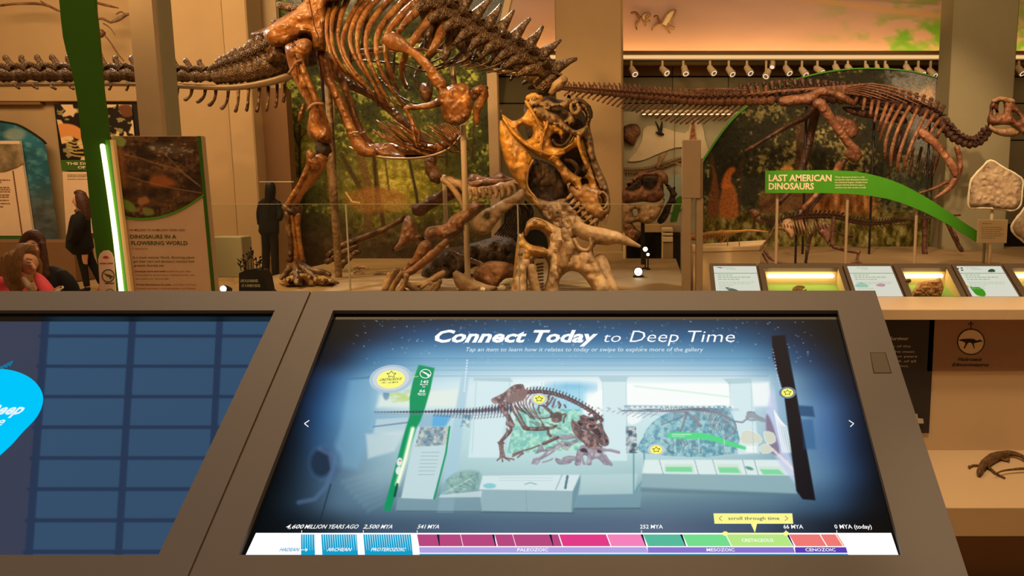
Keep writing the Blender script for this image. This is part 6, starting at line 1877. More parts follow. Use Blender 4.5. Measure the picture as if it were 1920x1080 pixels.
YBOT, YTOP = 559, 495
units = [('panel', 1330, 1419), ('case', 1421, 1577), ('panel', 1580, 1671), ('case', 1674, 1781), ('panel', 1784, 1877), ('case', 1880, 2020)]
white_p = emat('backlit_print', (222, 222, 206), 0.92)
case_in = pmat('warm_case_lining', (246, 214, 160), 0.7, var=0.02)
case_gr = pmat('green_case_floor', (150, 196, 100), 0.7, var=0.03)
ink_l = emat('pale_green_print', (168, 204, 160), 0.8)
ink_d = emat('grey_print', (120, 128, 118), 0.7)
names = {0: 'backlit white graphic panel, nearest the grey post', 2: 'backlit white graphic panel between the nest case and the rock case', 4: 'backlit white graphic panel with green leaf and yellow flower print'}
cnames = {1: 'wide lit display case with a round fossil nest on green', 3: 'lit display case holding a brown rock and a small flower model', 5: 'lit display case cut by the right edge of the view'}
for i, (kd, xa, xb) in enumerate(units):
    q = [(sidex(xa, YTOP), YTOP), (sidex(xb, YTOP), YTOP), (sidex(xb, YBOT), YBOT), (sidex(xa, YBOT), YBOT)]
    c = PR(q[3][0], YBOT)
    r = empty('display_case' if kd == 'case' else 'graphic_panel', cnames.get(i) or names[i], 'display case' if kd == 'case' else 'graphic panel', (c.x, c.y, 0.9), 'units of the sloping rail')
    m_ = 7 if kd == 'panel' else (10 if i == 1 else 12)
    ty = 499 if kd == 'panel' else 503
    iq = [(sidex(xa + m_, ty), ty), (sidex(xb - m_ * (0.3 if kd == 'panel' else 0.8), ty), ty), (sidex(xb - m_ * (0.3 if kd == 'panel' else 0.8), YBOT - 2), YBOT - 2), (sidex(xa + m_, YBOT - 2), YBOT - 2)]
    o = q
    for nm, w in (('top_bar', [o[0], o[1], iq[1], iq[0]]), ('right_bar', [o[1], o[2], iq[2], iq[1]]), ('front_bar', [o[2], o[3], iq[3], iq[2]]), ('left_bar', [o[3], o[0], iq[0], iq[3]])):
        mk(nm, rprism(w, -0.03, 0.004), M['brown_frame'], r)
    if kd == 'panel':
        mk('print', rprism(iq, -0.02, 0.0), white_p, r)
        fx = lambda x, y: PR(x, y) + RN * 0.0015
        xl = lambda t, y: sidex(xa + m_ + (xb - xa - m_ * 1.3) * t, y)
        L1 = (xl(0, 512), 512), (xl(1, 512), 512), (xl(1, 513.2), 513.2), (xl(0, 513.2), 513.2)
        mk('green_rule', ([PR(*p) + RN * 0.001 for p in L1], [(0, 1, 2, 3)]), emat('green_rule_print', (120, 180, 120), 0.9), r)
        V, F = [], []
        rnd2 = random.Random(i)
        for y, t0, t1, hh in [(503, .2, .5, 1), (505.5, .3, .5, 1), (517, .08, .45, 1.6), (521, .08, .8, 1.8), (525, .08, .6, 1.6), (530, .08, .9, .8), (533, .08, .85, .8), (536, .08, .4, .8), (539, .08, .36, .8), (542, .08, .38, .8)]:
            x = xl(t0, y)
            while x < xl(t1, y) - 3:
                w = rnd2.uniform(3, 8)
                n = len(V)
                V += [fx(x, y), fx(x + w, y), fx(x + w, y - hh), fx(x, y - hh)]
                F.append((n, n + 1, n + 2, n + 3))
                x += w + 1.5
        mk('small_print', (V, F), ink_l, r, kind='stuff')
        f3 = lambda pts, c, nm: mk(nm, ([PR(*p) + RN * 0.0012 for p in pts], [tuple(t) for t in geometry.tessellate_polygon([[PR(*p) for p in pts]])]), emat(nm + '_ink', c, 0.9), r)
        if i == 0:
            f3(cr([(1360, 539), (1368, 540), (1380, 543), (1392, 549), (1398, 553), (1380, 549), (1366, 545)], 2, True), (96, 104, 96), 'fish_drawing')
            f3([(1342, 501), (1352, 501.5), (1358, 503), (1350, 503)], (80, 84, 80), 'small_drawing')
        if i == 2:
            f3(cr([(1602, 537), (1612, 530), (1622, 532), (1628, 538), (1614, 539)], 2, True), (160, 204, 184), 'landscape_drawing')
            f3(cr([(1642, 536), (1650, 531), (1660, 534), (1656, 538)], 2, True), (204, 150, 160), 'pink_drawing')
        if i == 4:
            f3(cr([(1818, 537), (1826, 539), (1832, 538), (1842, 542), (1848, 550), (1846, 556), (1832, 554), (1824, 546)], 2, True), (70, 150, 30), 'leaf_drawing')
            f3(cr([(1807, 537), (1813, 535), (1817, 539), (1810, 541)], 2, True), (214, 180, 60), 'flower_drawing')
            f3(cr([(1852, 510), (1856, 505), (1863, 505), (1866, 510)], 2, True), (50, 80, 50), 'tree_drawing')
            for x, y in ((1796, 504), (1803, 503), (1804, 507)):
                f3([(x - 2, y - 1), (x + 2, y - 1), (x + 2, y + 1), (x - 2, y + 1)], (24, 30, 30), 'beetle_drawing')
    else:
        TL_, TR_, BR_, BL_ = [PR(*p) for p in iq]
        zb = P(1500, 533, TL_.y + 0.02).z
        back = [TL_ + Vector((0, .01, 0)), TR_ + Vector((0, .01, 0)), Vector((TR_.x, TR_.y + 0.02, zb)), Vector((TL_.x, TL_.y + 0.02, zb))]
        mk('back_lining', prism(back, (0, 0.01, 0)), case_in, r)
        fl = [back[3], back[2], BR_ - Vector((0, 0, .03)), BL_ - Vector((0, 0, .03))]
        mk('green_floor', prism(fl, (0, 0, -0.01)), case_gr, r)
        for A_, B_, C_ in ((TL_, back[3], BL_), (TR_, back[2], BR_)):
            mk('side_lining', prism([A_, B_, C_ - Vector((0, 0, .03)), C_], (0.004 if A_ is TL_ else 0.004, 0, 0)), case_in, r)
        y_ = 517
        a_, b_ = P(iq[0][0] + 8, y_, TL_.y), P(iq[1][0] - 10, y_, TL_.y)
        mk('light_tube', tube([(a_.x, TL_.y - 0.006, a_.z, .012), (b_.x, TL_.y - 0.006, a_.z, .012)], n=8, sub=1), emat('case_tube_glow', (255, 220, 156), 5.0), r)
        mk('cover_glass', rprism(iq, 0.0, 0.003), M['glass'], r)
nest = empty('fossil_nest', 'round coiled brown fossil nest on the green floor of the wide case', 'fossil', PR(1496, 545) - Vector((0, 0, .02)))
for k in range(7):
    q = ring_pts = [(1499 + (12 - k * 1.7) * math.cos(a), 543 + (7 - k) * math.sin(a) + k * 0.6) for a in np.linspace(0, 5.6, 12)]
    mk('coil', tube([tuple(P(x, y, 3.86)) + (.0045,) for x, y in q], n=6, sub=1, bump=0.5, seed=k), M['specimen'], nest, smooth=True)
o = mk('brown_rock', plate([(1706, 556), (1714, 541), (1722, 530), (1738, 527), (1752, 525), (1762, 520), (1766, 526), (1770, 540), (1764, 558)], 3.80, 0.05, R=8, s=3.5, bump=0.8, freq=0.16, smooth_n=1), M['specimen'], label='rugged brown rock specimen inside the lit case on the sloping rail', cat='rock', smooth=False)
fl_ = empty('flower_model', 'small dried flower model on a wire in the rock case', 'model', P(1703, 550, 3.86))
mk('stem', tube([tuple(P(1703, 546, 3.85)) + (.001,), tuple(P(1704, 531, 3.85)) + (.001,)], n=5, sub=1), M['dark'], fl_)
mk('blossom', plate([(1697, 526), (1701, 523), (1708, 524), (1708, 529), (1703, 531), (1698, 529)], 3.85, 0.012, R=3, s=2, bump=1), M['tric_brown'], fl_, smooth=True)
o = mk('pale_rock', plate([(1908, 550), (1906, 540), (1914, 536), (1926, 537), (1930, 552)], 3.83, 0.04, R=5, s=3, bump=1.0, freq=0.3), M['specimen'], label='pale rock specimen in the case at the right edge', cat='rock', smooth=True)

# cabinet below the rail
q1 = P(1700, 557, 3.72)
zl = P(1700, 580, 3.30).z
zu = P(1700, 600, 3.30).z
xl0, xr0 = 0.2, 3.2
CB = empty('display_cabinet', 'tan display cabinet with an open niche and shelf below the sloping rail', 'cabinet', (1.6, 3.3, 0))
mk('counter_top', box(xl0, xr0, 3.30, 3.70, zu, zl, 0.003), M['shelf'], CB)
mk('cabinet_body', box(xl0, xr0, 3.5, 4.2, 0, 0.98, 0.003), M['shelf'], CB)
yb = 3.42
zs = PZ(1800, 852, 0.36)
z_sh = 0.36
mk('niche_back', box(xl0, xr0, yb + 0.01, yb + 0.05, 0, zu), M['shelf'], CB)
def on(px0, px1, py0, py1, Y=yb):
    a, b = P(px0, py0, Y), P(px1, py1, Y)
    return a.x, b.x, b.z, a.z


x0, x1, z0, z1 = on(1560, 1742, 600, 812)
mk('dark_text_panel', box(x0, x1, yb, yb + 0.01, z0, zu), pmat('charcoal_panel', (50, 42, 40), 0.7, var=0.03), CB)
x0, x1, z0, z1 = on(1743, 2100, 600, 696)
mk('brown_sign_panel', box(x0, x1, yb, yb + 0.01, z0, zu), pmat('brown_panel', (150, 112, 86), 0.7, var=0.03), CB)
Pb = P(1800, 846, yb)
mk('shelf_top', box(xl0, xr0, 2.95, yb + 0.02, Pb.z - 0.03, Pb.z), M['shelf'], CB)
z_sh = Pb.z
yfr = PZ(1800, 952, z_sh).y
mk('shelf_slab', box(xl0, xr0, yfr, yb + 0.02, P(1800, 1006, yfr).z, z_sh + 0.001, 0.003), M['shelf'], CB)
mk('plinth_base', box(xl0, xr0, yfr + 0.12, yb + 0.05, 0, P(1800, 1006, yfr).z), M['wall_dark'], CB)
vt_ = lambda s_, a_, b_, y, cap, mat, **kw: vtext(s_, a_, b_, y, cap, yb, mat, CB, lift=0.002, **kw)
vt_('Hadrosaur', 1796, 1842, 676.5, 6.6, M['ink'], bold=0.02, name='lettering')
vt_('Edmontosaurus', 1785, 1854, 686.5, 6.6, M['ink'], bold=0.02, shear=0.25, name='lettering')
icream = pmat('grey_cream_ink', (196, 184, 168), 0.7, var=0)
vt_('Survivor', 1668, 1703, 637.5, 6.6, icream, bold=0.02, name='lettering')
for s_, a_, b_, y in (('Champsosaurs: one of the', 1590, 1707, 651), ('reptiles to survive the mass', 1588, 1714, 661), ('extinction 66 million years', 1592, 1719, 670), ('ago, when more than 80% of all', 1560, 1717, 679), ('species became extinct.', 1600, 1704, 688)):
    vt_(s_, a_, b_, y, 4.6, icream, bold=0.005, name='lettering')
# round emblem: ring, arrow and animal silhouette
def flat_on(pts, lift=0.002):
    V = [P(x, y, yb - lift) for x, y in pts]
    return V, [tuple(t) for t in geometry.tessellate_polygon([V])]


ccx, ccy = 1820.5, 641
rp = [(ccx + 25 * math.cos(a), ccy + 23.6 * math.sin(a)) for a in np.linspace(0, 2 * math.pi, 48)]
mk('emblem_disc', flat_on(rp[:-1], 0.0012), M['shelf'], CB)
mk('emblem_ring', tube([tuple(P(x, y, yb - 0.001)) + (.0028,) for x, y in rp], n=5, sub=1), M['ink'], CB)
mk('emblem_arrow', join(tube([tuple(P(1820.5, 616, yb)) + (.0022,), tuple(P(1820.5, 604, yb)) + (.0022,)], n=5, sub=1), tube([tuple(P(1815.5, 609, yb)) + (.0022,), tuple(P(1820.5, 603.5, yb)) + (.0022,), tuple(P(1825.5, 609, yb)) + (.0022,)], n=5, sub=1)), M['ink'], CB)
sil = [(1798, 637), (1806, 635.5), (1816, 635), (1826, 635.5), (1831, 638.5), (1834, 638), (1837, 636.5), (1841, 638.5), (1843, 641), (1838, 640.5), (1834, 642), (1829, 643), (1826, 644), (1827, 650), (1828, 654), (1826.5, 654), (1824.5, 649), (1823, 644.5), (1819, 642), (1815, 643), (1812, 648), (1809, 653.5), (1806.5, 653), (1809.5, 647), (1810, 642.5), (1804, 640), (1798, 638.5)]
mk('emblem_animal', flat_on([(p[0], p[1]) for p in sil], 0.002), M['ink'], CB)
mk('hand_icon', flat_on([(1717, 776), (1720, 776), (1721, 784), (1731, 785), (1732, 794), (1722, 794), (1716, 786)], 0.014), icream, CB)

# bronze lizard on the shelf: body curled, tail sweeping back
LZ = empty('bronze_lizard', 'bronze model lizard with curling tail lying on the tan shelf', 'model', PZ(1860, 885, z_sh))
lz = lambda nm, pts, hh, **kw: mk(nm, tube([tuple(PZ(p[0], p[1], z_sh + hh + (p[3] if len(p) > 3 else 0))) + (p[2] * 0.0023,) for p in pts], n=10, bump=0.15, **kw), M['bronze'], LZ, smooth=True)
lz('body', [(1836, 884, 4), (1840, 878, 6), (1846, 870, 8.5), (1856, 862, 10), (1868, 856, 9.5), (1880, 852, 7.5), (1896, 850, 6), (1912, 854, 4.5), (1926, 862, 4), (1938, 872, 3.6), (1930, 878, 3), (1912, 879, 2.6), (1892, 881, 2.2), (1876, 884, 1.6), (1864, 890, .8)], 0.02)
lz('head', [(1842, 876, 5.5), (1838, 882, 6), (1836, 886, 5), (1836, 889, 3)], 0.018)
lz('front_leg', [(1838, 874, 3), (1826, 873, 2.8), (1818, 876, 2.2)], 0.006)
lz('front_leg', [(1852, 876, 3.4), (1860, 882, 3), (1868, 888, 2.4), (1884, 896, 1.6)], 0.008)
lz('hind_leg', [(1870, 858, 4), (1880, 862, 3.4), (1890, 864, 2.6)], 0.008)
for dx, dy in ((-4, 4), (-6, 1), (-5, -2)):
    lz('toe', [(1821, 875, 1.5), (1821 + dx, 875 + dy, 1)], 0.005)
for dx, dy in ((4, 4), (6, 1), (5, -3)):
    lz('toe', [(1888, 863, 1.5), (1888 + dx, 863 + dy, 1)], 0.005)

# ------------------------------------------------------------------ green leaning pylon with its light tube and text panel
YP = 5.8
PY = empty('green_pylon', 'tall leaning green pylon with a glowing vertical light tube', 'pylon', (P(215, 548, YP).x, YP, 0))
gl = [(110, -10), (114, 36), (118, 70), (124, 96), (131, 120), (139, 155), (145, 190), (149, 225), (152, 258), (156, 276), (162, 320), (172, 420), (180, 475), (190, 548), (196, 590)]
gr = [(250, 590), (240, 520), (228, 420), (218, 340), (209, 280), (203, 262), (198, 215), (192, 170), (187, 110), (183, 62), (178, 20), (177, -10)]
mk('post_body', prism([P(x, y, YP) for x, y in gl + gr], (0, 0.028, 0)), M['green_dark'], PY)
mk('green_edge', prism([P(x, y, YP - 0.012) for x, y in [(197, 262), (206, 262), (245, 590), (236, 590)]], (0, 0.03, 0)), M['green'], PY)
tp_ = [P(x, y, YP - 0.03) for x, y in [(192, 272), (205, 360), (217, 450), (229, 560)]]
mk('light_tube', tube([tuple(p) + (0.0165,) for p in tp_], n=10, sub=2), M['tube'], PY, smooth=True)
mk('cream_edge', prism([P(x, y, YP - 0.014) for x, y in [(206, 262), (212, 262), (252, 590), (245, 590)]], (0, 0.03, 0)), pmat('cream_edge_paint', (250, 214, 150), 0.6, var=0), PY)
mk('lower_window', prism([P(x, y, YP - 0.004) for x, y in [(152, 255), (188, 255), (196, 300), (200, 360), (210, 430), (172, 430), (162, 330)]], (0, 0.004, 0)), M['green_band'], PY) if False else None
# small white capsule sign on the pylon
cap = [(189, 548 + 30), (185, 500), (184, 486), (187, 476), (194, 470), (202, 469), (209, 474), (213, 484), (219, 548 + 30)]
mk('capsule_sign', prism([P(x, y, YP - 0.006) for x, y in cap], (0, 0.005, 0)), pmat('pinkish_white_sign', (226, 186, 160), 0.7, var=0.02), PY)
YQ = YP - 0.008
fo = lambda pts, mat, nm: mk(nm, ([P(x, y, YQ) for x, y in pts], [tuple(t) for t in geometry.tessellate_polygon([[P(x, y, YQ) for x, y in pts]])]), mat, PY)
fo([(192, 483), (196, 480), (201, 480), (205, 484), (198, 485)], M['ink_red'], 'red_emblem')
text('DINOSAUR HALL', P(187, 494.5, YQ), (1, 0, 0), (0, 0, 1), 2.6 * pm(YQ), M['ink_red'], PY, width=24 * pm(YQ), bold=0.02) if False else greeking([(495, 1)], 187, 212, YP - 0.006, M['ink_red'], PY, h=2.2, seed=2)
mk('emblem_ring', tube([tuple(P(203 + 11.5 * math.cos(a), 517 + 11.5 * math.sin(a), YQ)) + (0.003,) for a in np.linspace(0, 2 * math.pi, 28)], n=5, sub=1), M['ink'], PY)
fo([(194, 512), (200, 514), (206, 515), (213, 519), (209, 521), (207, 525), (205, 520), (200, 518)], M['ink_green'], 'green_emblem')
greeking([(532, 1)], 197, 214, YP - 0.006, M['ink'], PY, h=1.6, seed=6)
mk('emblem_ring', tube([tuple(P(207 + 9 * math.cos(a), 550 + 9 * math.sin(a), YQ)) + (0.003,) for a in np.linspace(0, 2 * math.pi, 24)], n=5, sub=1), M['ink_grey'], PY)

YI = 5.835
IP = empty('text_panel', 'tall tan text panel about dinosaurs in a flowering world, beside the green pylon', 'sign', (P(310, 548, YI).x, YI, 0))
pq = [(208, 255), (371, 255), (406, 590), (251, 590)]
mk('board', prism([P(x, y, YI) for x, y in pq], (0, 0.05, 0)), pmat('tan_print', (214, 176, 142), 0.6, var=0.03), IP)
mk('green_border', prism([P(x, y, YI - 0.006) for x, y in [(370, 255), (375, 255), (406, 590), (400.5, 590)]], (0, 0.056, 0)), M['green_dark'], IP)
mk('side_face', prism([P(x, y, YI + 0.004) for x, y in [(375, 256), (379, 256), (410, 590), (406, 590)]], (0, 0.04, 0)), M['tanpost'], IP)
pc = Canvas(190, 245, 400, 420, 1.0)
foliage(pc, 40, (44, 32, 22), (84, 58, 40), (150, 112, 76), 0.66, 5)
n_ = fbm(pc.X * 0.6, pc.Y * 1.6, 18, 71, 4)
pc.C = pc.C * 0.6 + (np.array([120, 82, 52]) * (0.3 + 1.3 * np.clip(n_ - 0.3, 0, 1))[..., None]) * 0.7
pc.poly(cr([(214, 262), (226, 275), (232, 300), (236, 340), (228, 350), (216, 300)], 3, True), (190, 120, 70), 0.6, 6)
pc.poly(cr([(285, 330), (310, 330), (330, 346), (300, 352), (280, 346)], 3, True), (186, 104, 50), 0.8, 4)
pc.poly(cr([(262, 372), (274, 368), (280, 378), (268, 384), (258, 380)], 3, True), (180, 120, 70), 0.9, 2)
pc.poly(cr([(226, 374), (240, 376), (252, 386), (254, 396), (242, 396), (230, 388)], 3, True), (120, 150, 62), 0.95, 1.5)
pc.poly(cr([(268, 390), (286, 392), (288, 402), (272, 404)], 3, True), (136, 140, 60), 0.9, 2)
pc.poly(cr([(210, 256), (228, 256), (236, 264), (232, 274), (216, 272)], 3, True), (150, 168, 96), 0.95, 1.5)
pc.poly(cr([(204, 262), (214, 270), (222, 284), (214, 288)], 3, True), (160, 176, 90), 0.95, 1.5)
pc.poly(cr([(274, 274), (300, 268), (340, 276), (360, 288), (320, 292), (290, 286)], 3, True), (124, 110, 96), 0.6, 5)
for k in range(26):
    xx, yy = rnd.uniform(280, 362), rnd.uniform(270, 292)
    pc.ell(xx, yy, 3, 1.2, (206, 180, 150), 0.7, 1)
for pts in ([(232, 290), (262, 296), (290, 306), (330, 316), (370, 345)], [(240, 330), (270, 340), (320, 352), (378, 362)], [(300, 280), (340, 320), (376, 350)]):
    pc.line(pts, 1.0, (170, 130, 90), 0.7, 1.5)
bc = cr([(228, 403), (250, 408), (280, 408), (312, 402), (345, 388), (382, 364)], 6)
M['photo_print'] = vcol_mat('brown_river_print', rough=0.6)
a_, b_ = P(205, 256, YI - 0.004), P(388, 412, YI - 0.004)
mp = lambda px, py: (py < np.interp(px, bc[:, 0], bc[:, 1])) & (px > np.interp(py, [255, 412], [213.5, 229])) & (px < np.interp(py, [255, 590], [370, 401]))
print_grid('picture', (a_.x, a_.y, a_.z), (b_.x, a_.y, a_.z), (a_.x, a_.y, b_.z), (b_.x, a_.y, b_.z), 184, 158, pc, M['photo_print'], IP, mp)
mk('green_curve', prism([P(x, y, YI - 0.007) for x, y in bc] + [P(x, y + 3.5, YI - 0.007) for x, y in reversed(bc)], (0, 0.003, 0)), M['green'], IP)
YX = YI - 0.002
ti = lambda s_, x0, x1, y, cap_, mat, **kw: vtext(s_, x0, x1, y, cap_, YX, mat, IP, **kw)
ti('145 MILLION TO 66 MILLION YEARS AGO', 243, 347, 433, 3.8, M['ink_brown'], bold=0.01, name='small_heading')
ti('DINOSAURS IN A', 244.5, 331, 447, 7.2, M['ink_green'], bold=0.02, name='heading')
ti('FLOWERING WORLD', 246.5, 352, 459, 7.2, M['ink_green'], bold=0.02, name='heading')
ti('Cretaceous', 247.5, 277, 467.5, 3.4, M['ink_brown'], name='subheading')
for s_, x0, x1, y in (('In a much warmer North, flowering plants', 249, 365, 484.5), ('got their start and dinosaurs reached their', 250, 366, 492), ('greatest diversity yet.', 251, 308, 499.5)):
    ti(s_, x0, x1, y, 4.2, M['ink_green'], shear=0.2, bold=0.008, name='intro_text')
for s_, x0, x1, y, bd in (('Dinosaurs large and small', 253, 310, 510, .03), ('included the giant, lanky', 312, 358, 510, 0), ('and predatory tyrannosaurs, feathered birds, and', 254, 364, 517, 0), ('burrowers, too, thrived well.', 255, 317, 524, 0), ('Forests flourished at the poles,', 256, 322, 535, .03), ('and higher sea levels', 325, 368, 535, 0), ('flooded continents, creating seaways, and habitats', 257, 367, 542, 0)):
    ti(s_, x0, x1, y, 3.2, M['ink_brown'], bold=bd, name='body_text')

mk('base', pbox(252, 404, 585, 600, YI + .002, 0.045, z0=0), M['tanpost'], IP)
mk('base', pbox(193, 247, 585, 600, YP + .002, 0.026, z0=0), M['green_dark'], PY)

# grey steel post behind the panel
o = struct('wall_steel_post', pbox(264, 307, 0, 548, 6.5, 0.22, z0=0, z1=8), M['tanpost'])
o = struct('trim_7', pbox(307, 318, 0, 548, 6.56, 0.18, z0=0, z1=8), M['wall_grey'])

# ------------------------------------------------------------------ far left wall displays
YW = 13.8
bl = Canvas(-60, 190, 120, 470, 1.0)
nA, nB = fbm(bl.X, bl.Y, 50, 5), fbm(bl.X, bl.Y * 2, 18, 15)
bl.C = np.array([44, 110, 132]) * (0.6 + 0.7 * nA)[..., None]
bl.C = bl.C + (np.clip((nB - 0.5) * 3, 0, 1)[..., None]) * np.array([60, 60, 50])
lw = np.clip((bl.Y - 330) / 60, 0, 1)[..., None]
bl.C = bl.C * (1 - lw) + (np.array([84, 92, 92]) * (0.7 + 0.6 * nB)[..., None]) * lw
bl.ell(28, 252, 20, 12, (160, 170, 160), 0.7, 6)
M['sea'] = vcol_mat('sea_print', rough=0.6)
ac = cr([(-60, 216), (0, 226), (30, 232), (56, 246), (76, 260), (84, 268)], 5)
a_, b_ = P(-60, 200, YW - .03), P(118, 458, YW - .03)
SE = empty('sea_mural', 'arched blue sea mural panel on the far left wall', 'mural', (P(20, 458, YW).x, YW, b_.z))
rx = lambda py: np.interp(py, [262, 460], [84, 112])
print_grid('printed_face', (a_.x, a_.y, a_.z), (b_.x, a_.y, a_.z), (a_.x, a_.y, b_.z), (b_.x, a_.y, b_.z), 130, 180, bl, M['sea'], SE, lambda px, py: (py > np.interp(px, ac[:, 0], ac[:, 1])) & (px < rx(py)))
mk('arched_edge', prism([P(x, y, YW - .05) for x, y in ac] + [P(x, y + 2, YW - .05) for x, y in reversed(ac)], (0, 0.05, 0)), M['ink'], SE)
fp = empty('framed_text_panel', 'pale text panel with a small brown landscape picture over the blue sea mural', 'sign', (P(20, 450, 13.7).x, 13.7, P(20, 450, 13.7).z))
mk('board', prism([P(x, y, 13.7) for x, y in [(-60, 264), (36, 264), (62, 442), (-60, 442)]], (0, 0.05, 0)), pmat('pale_pink_board', (238, 206, 172), 0.7, var=0.03), fp)
mk('picture', prism([P(x, y, 13.68) for x, y in [(-60, 270), (37, 270), (44, 306), (30, 314), (10, 321), (-60, 328)]], (0, 0.015, 0)), bone_mat('brown_landscape_print', (60, 56, 40), (110, 96, 70), (190, 160, 124), 0.6, scale=1.5, bump=0), fp)
greeking([(338, .9), (342, .6), (352, .9), (356, .9), (360, .9), (366, .9), (370, .9), (376, .9), (382, .9), (388, .7)], -30, 24, 13.69, M['ink_brown'], fp, h=1.3, seed=9)
mk('seam', prism([P(x, y, 13.685) for x, y in [(23, 320), (24.5, 320), (42, 442), (40.5, 442)]], (0, 0.01, 0)), M['ink_brown'], fp)
mk('green_base', prism([P(x, y, 13.69) for x, y in [(-60, 443), (60, 443), (62, 453), (-60, 453)]], (0, 0.05, 0)), M['green_band'], fp)
# patterned picture with green title band
op = Canvas(90, 185, 270, 330, 1.0)
nC = fbm(op.X, op.Y, 26, 33, 3)
nD = fbm(op.X * 1.4, op.Y * 2.2, 20, 44, 3)
op.C = np.where((nC > 0.5)[..., None], np.array([232, 196, 150.]), np.array([34, 26, 20.]))
op.C = np.where(((nD > 0.6) & (nC < 0.5))[..., None], np.array([150, 138, 90.]), op.C)
op.poly(cr([(108, 235), (128, 232), (146, 238), (156, 250), (150, 262), (128, 254), (112, 262)], 3, True), (226, 150, 84), 1, 1)
op.poly(cr([(108, 262), (130, 254), (138, 262), (116, 270)], 3, True), (240, 200, 150), 1, 1)
for k in range(5):
    op.line([(122 + k * 3, 262 + k * 7), (140, 268 + k * 6), (156, 262 + k * 8)], 1.3, (206, 180, 110), 0.9)
op.poly(cr([(222, 200), (240, 196), (250, 206), (246, 218), (230, 218)], 3, True), (110, 66, 40), 1, 1.5)
M['pattern'] = vcol_mat('black_cream_pattern_print', rough=0.6)
OP = empty('patterned_picture', 'black, cream and orange patterned picture with green title band, behind the green pylon', 'picture', (P(180, 430, 13.9).x, 13.9, P(180, 430, 13.9).z))
a_, b_ = P(101, 196, 13.88), P(256, 300, 13.88)
print_grid('printed_face', (a_.x, a_.y, a_.z), (b_.x, a_.y, a_.z), (a_.x + .1, a_.y, b_.z), (b_.x, a_.y, b_.z), 155, 104, op, M['pattern'], OP)
mk('backing', prism([P(x, y, 13.9) for x, y in [(101, 195), (258, 195), (262, 302), (114, 302)]], (0, 0.05, 0)), M['dark'], OP)
mk('title_band', prism([P(x, y, 13.88) for x, y in [(113, 300), (262, 300), (264, 320), (116, 320)]], (0, 0.03, 0)), M['green_band'], OP)
vtext('THE DINOSAURS', 125, 215, 309, 4.6, 13.87, M['ink_cream'], OP, bold=0.03)
vtext('OF CRETACEOUS', 146, 236, 316, 4.6, 13.87, M['ink_cream'], OP, bold=0.03)
mk('text_board', prism([P(x, y, 13.9) for x, y in [(117, 322), (262, 322), (272, 432), (124, 440)]], (0, 0.04, 0)), pmat('pale_board', (240, 206, 170), 0.7, var=0.03), OP)
greeking([(328, .4), (331, .5), (336, .45)], 126, 230, 13.89, M['ink_grey'], OP, h=1.0, seed=12)
# low wooden bench wall and tan block behind the visitors
o = mk('low_wall_bench', pbox(-80, 136, 452, 478, 12.9, 0.5, 0.02, z0=0), M['wall_dark'], label='low brown bench along the far left wall', cat='bench')
# pterosaur casts hanging on the far left wall
pt = empty('winged_fossil', 'dark flying reptile fossil with long wing bones on the bright upper left wall', 'fossil', P(190, 50, 13.6))
for nm, pts in (('wing_bone', [(-10, 12, 2), (30, 7, 2.4), (80, 8, 2.4), (110, 20, 1.6), (130, 26, 1)]), ('wing_bone', [(76, 2, 1), (100, 16, 1.6), (112, 22, 1.2)]), ('wing_bone', [(176, 4, 2), (200, 10, 2.4), (222, 15, 1)]),
                ('beak', [(208, 42, 2), (222, 36, 4), (236, 28, 3), (252, 22, 1.4)]), ('wing_bone', [(182, 37, 1.6), (192, 35, 2.4), (208, 43, 1.6)]), ('torso', [(184, 58, 4), (192, 62, 6), (188, 68, 4)]),
                ('leg_bone', [(194, 64, 1.4), (206, 78, 1.4), (220, 100, 1.6), (232, 114, 1.2)]), ('leg_bone', [(184, 84, 1.4), (192, 104, 1.2), (198, 118, 1)]), ('crest', [(218, 27, 1), (226, 22, 1.4), (234, 26, 1)]), ('wing_bone', [(194, 44, 1.2), (206, 52, 1), (216, 66, .8)])):
    mk(nm, ptube(pts, 13.6, n=6), M['tric_brown'] if nm != 'beak' else M['skull_grey'], pt, smooth=True)

# dark sign block with plant silhouettes and floor lamps behind the glass, left
YK = 7.7
SB = empty('river_sign', 'small black sign block with plant silhouettes reading LIFE FLOURISHES AT A RIVER\'S EDGE', 'sign', (P(478, 548, YK).x, YK, z_tr))
mk('block', prism([P(x, y, YK) for x, y in [(448, 512), (462, 506), (478, 504), (490, 508), (496, 520), (501, 546), (512, 554), (506, 564), (448, 564)]], (0, 0.16, 0)), M['dark'], SB)
rk = random.Random(21)
for x, y in ((450, 492), (456, 484), (464, 480), (470, 470), (474, 478), (486, 486), (492, 496), (480, 490), (460, 498)):
    mk('stem', tube([tuple(P(x + 2, 508, YK + .04)) + (.004,), tuple(P(x, y, YK + .04)) + (.003,)], n=5, sub=1), M['dark'], SB)
    for q in range(4):
        a_ = rk.uniform(-1.2, 1.2)
        L_ = rk.uniform(5, 9)
        yy = y + q * 4 - 2
        tx, ty_ = x + L_ * math.sin(a_), yy - L_ * math.cos(a_)
        mk('leaf', prism([P(x, yy + 2, YK + .04), P((x + tx) / 2 - 2, (yy + ty_) / 2, YK + .04), P(tx, ty_, YK + .04), P((x + tx) / 2 + 2, (yy + ty_) / 2 + 1, YK + .04)], (0, 0.006, 0)), M['dark'], SB)
m_t = pmat('pale_grey_ink', (190, 190, 160), 0.7, var=0)
vtext('LIFE FLOURISHES', 451, 484, 529, 5.2, YK - 0.002, m_t, SB, bold=0.02)
vtext("AT A RIVER'S EDGE", 453, 488, 538, 5.2, YK - 0.002, m_t, SB, bold=0.02)


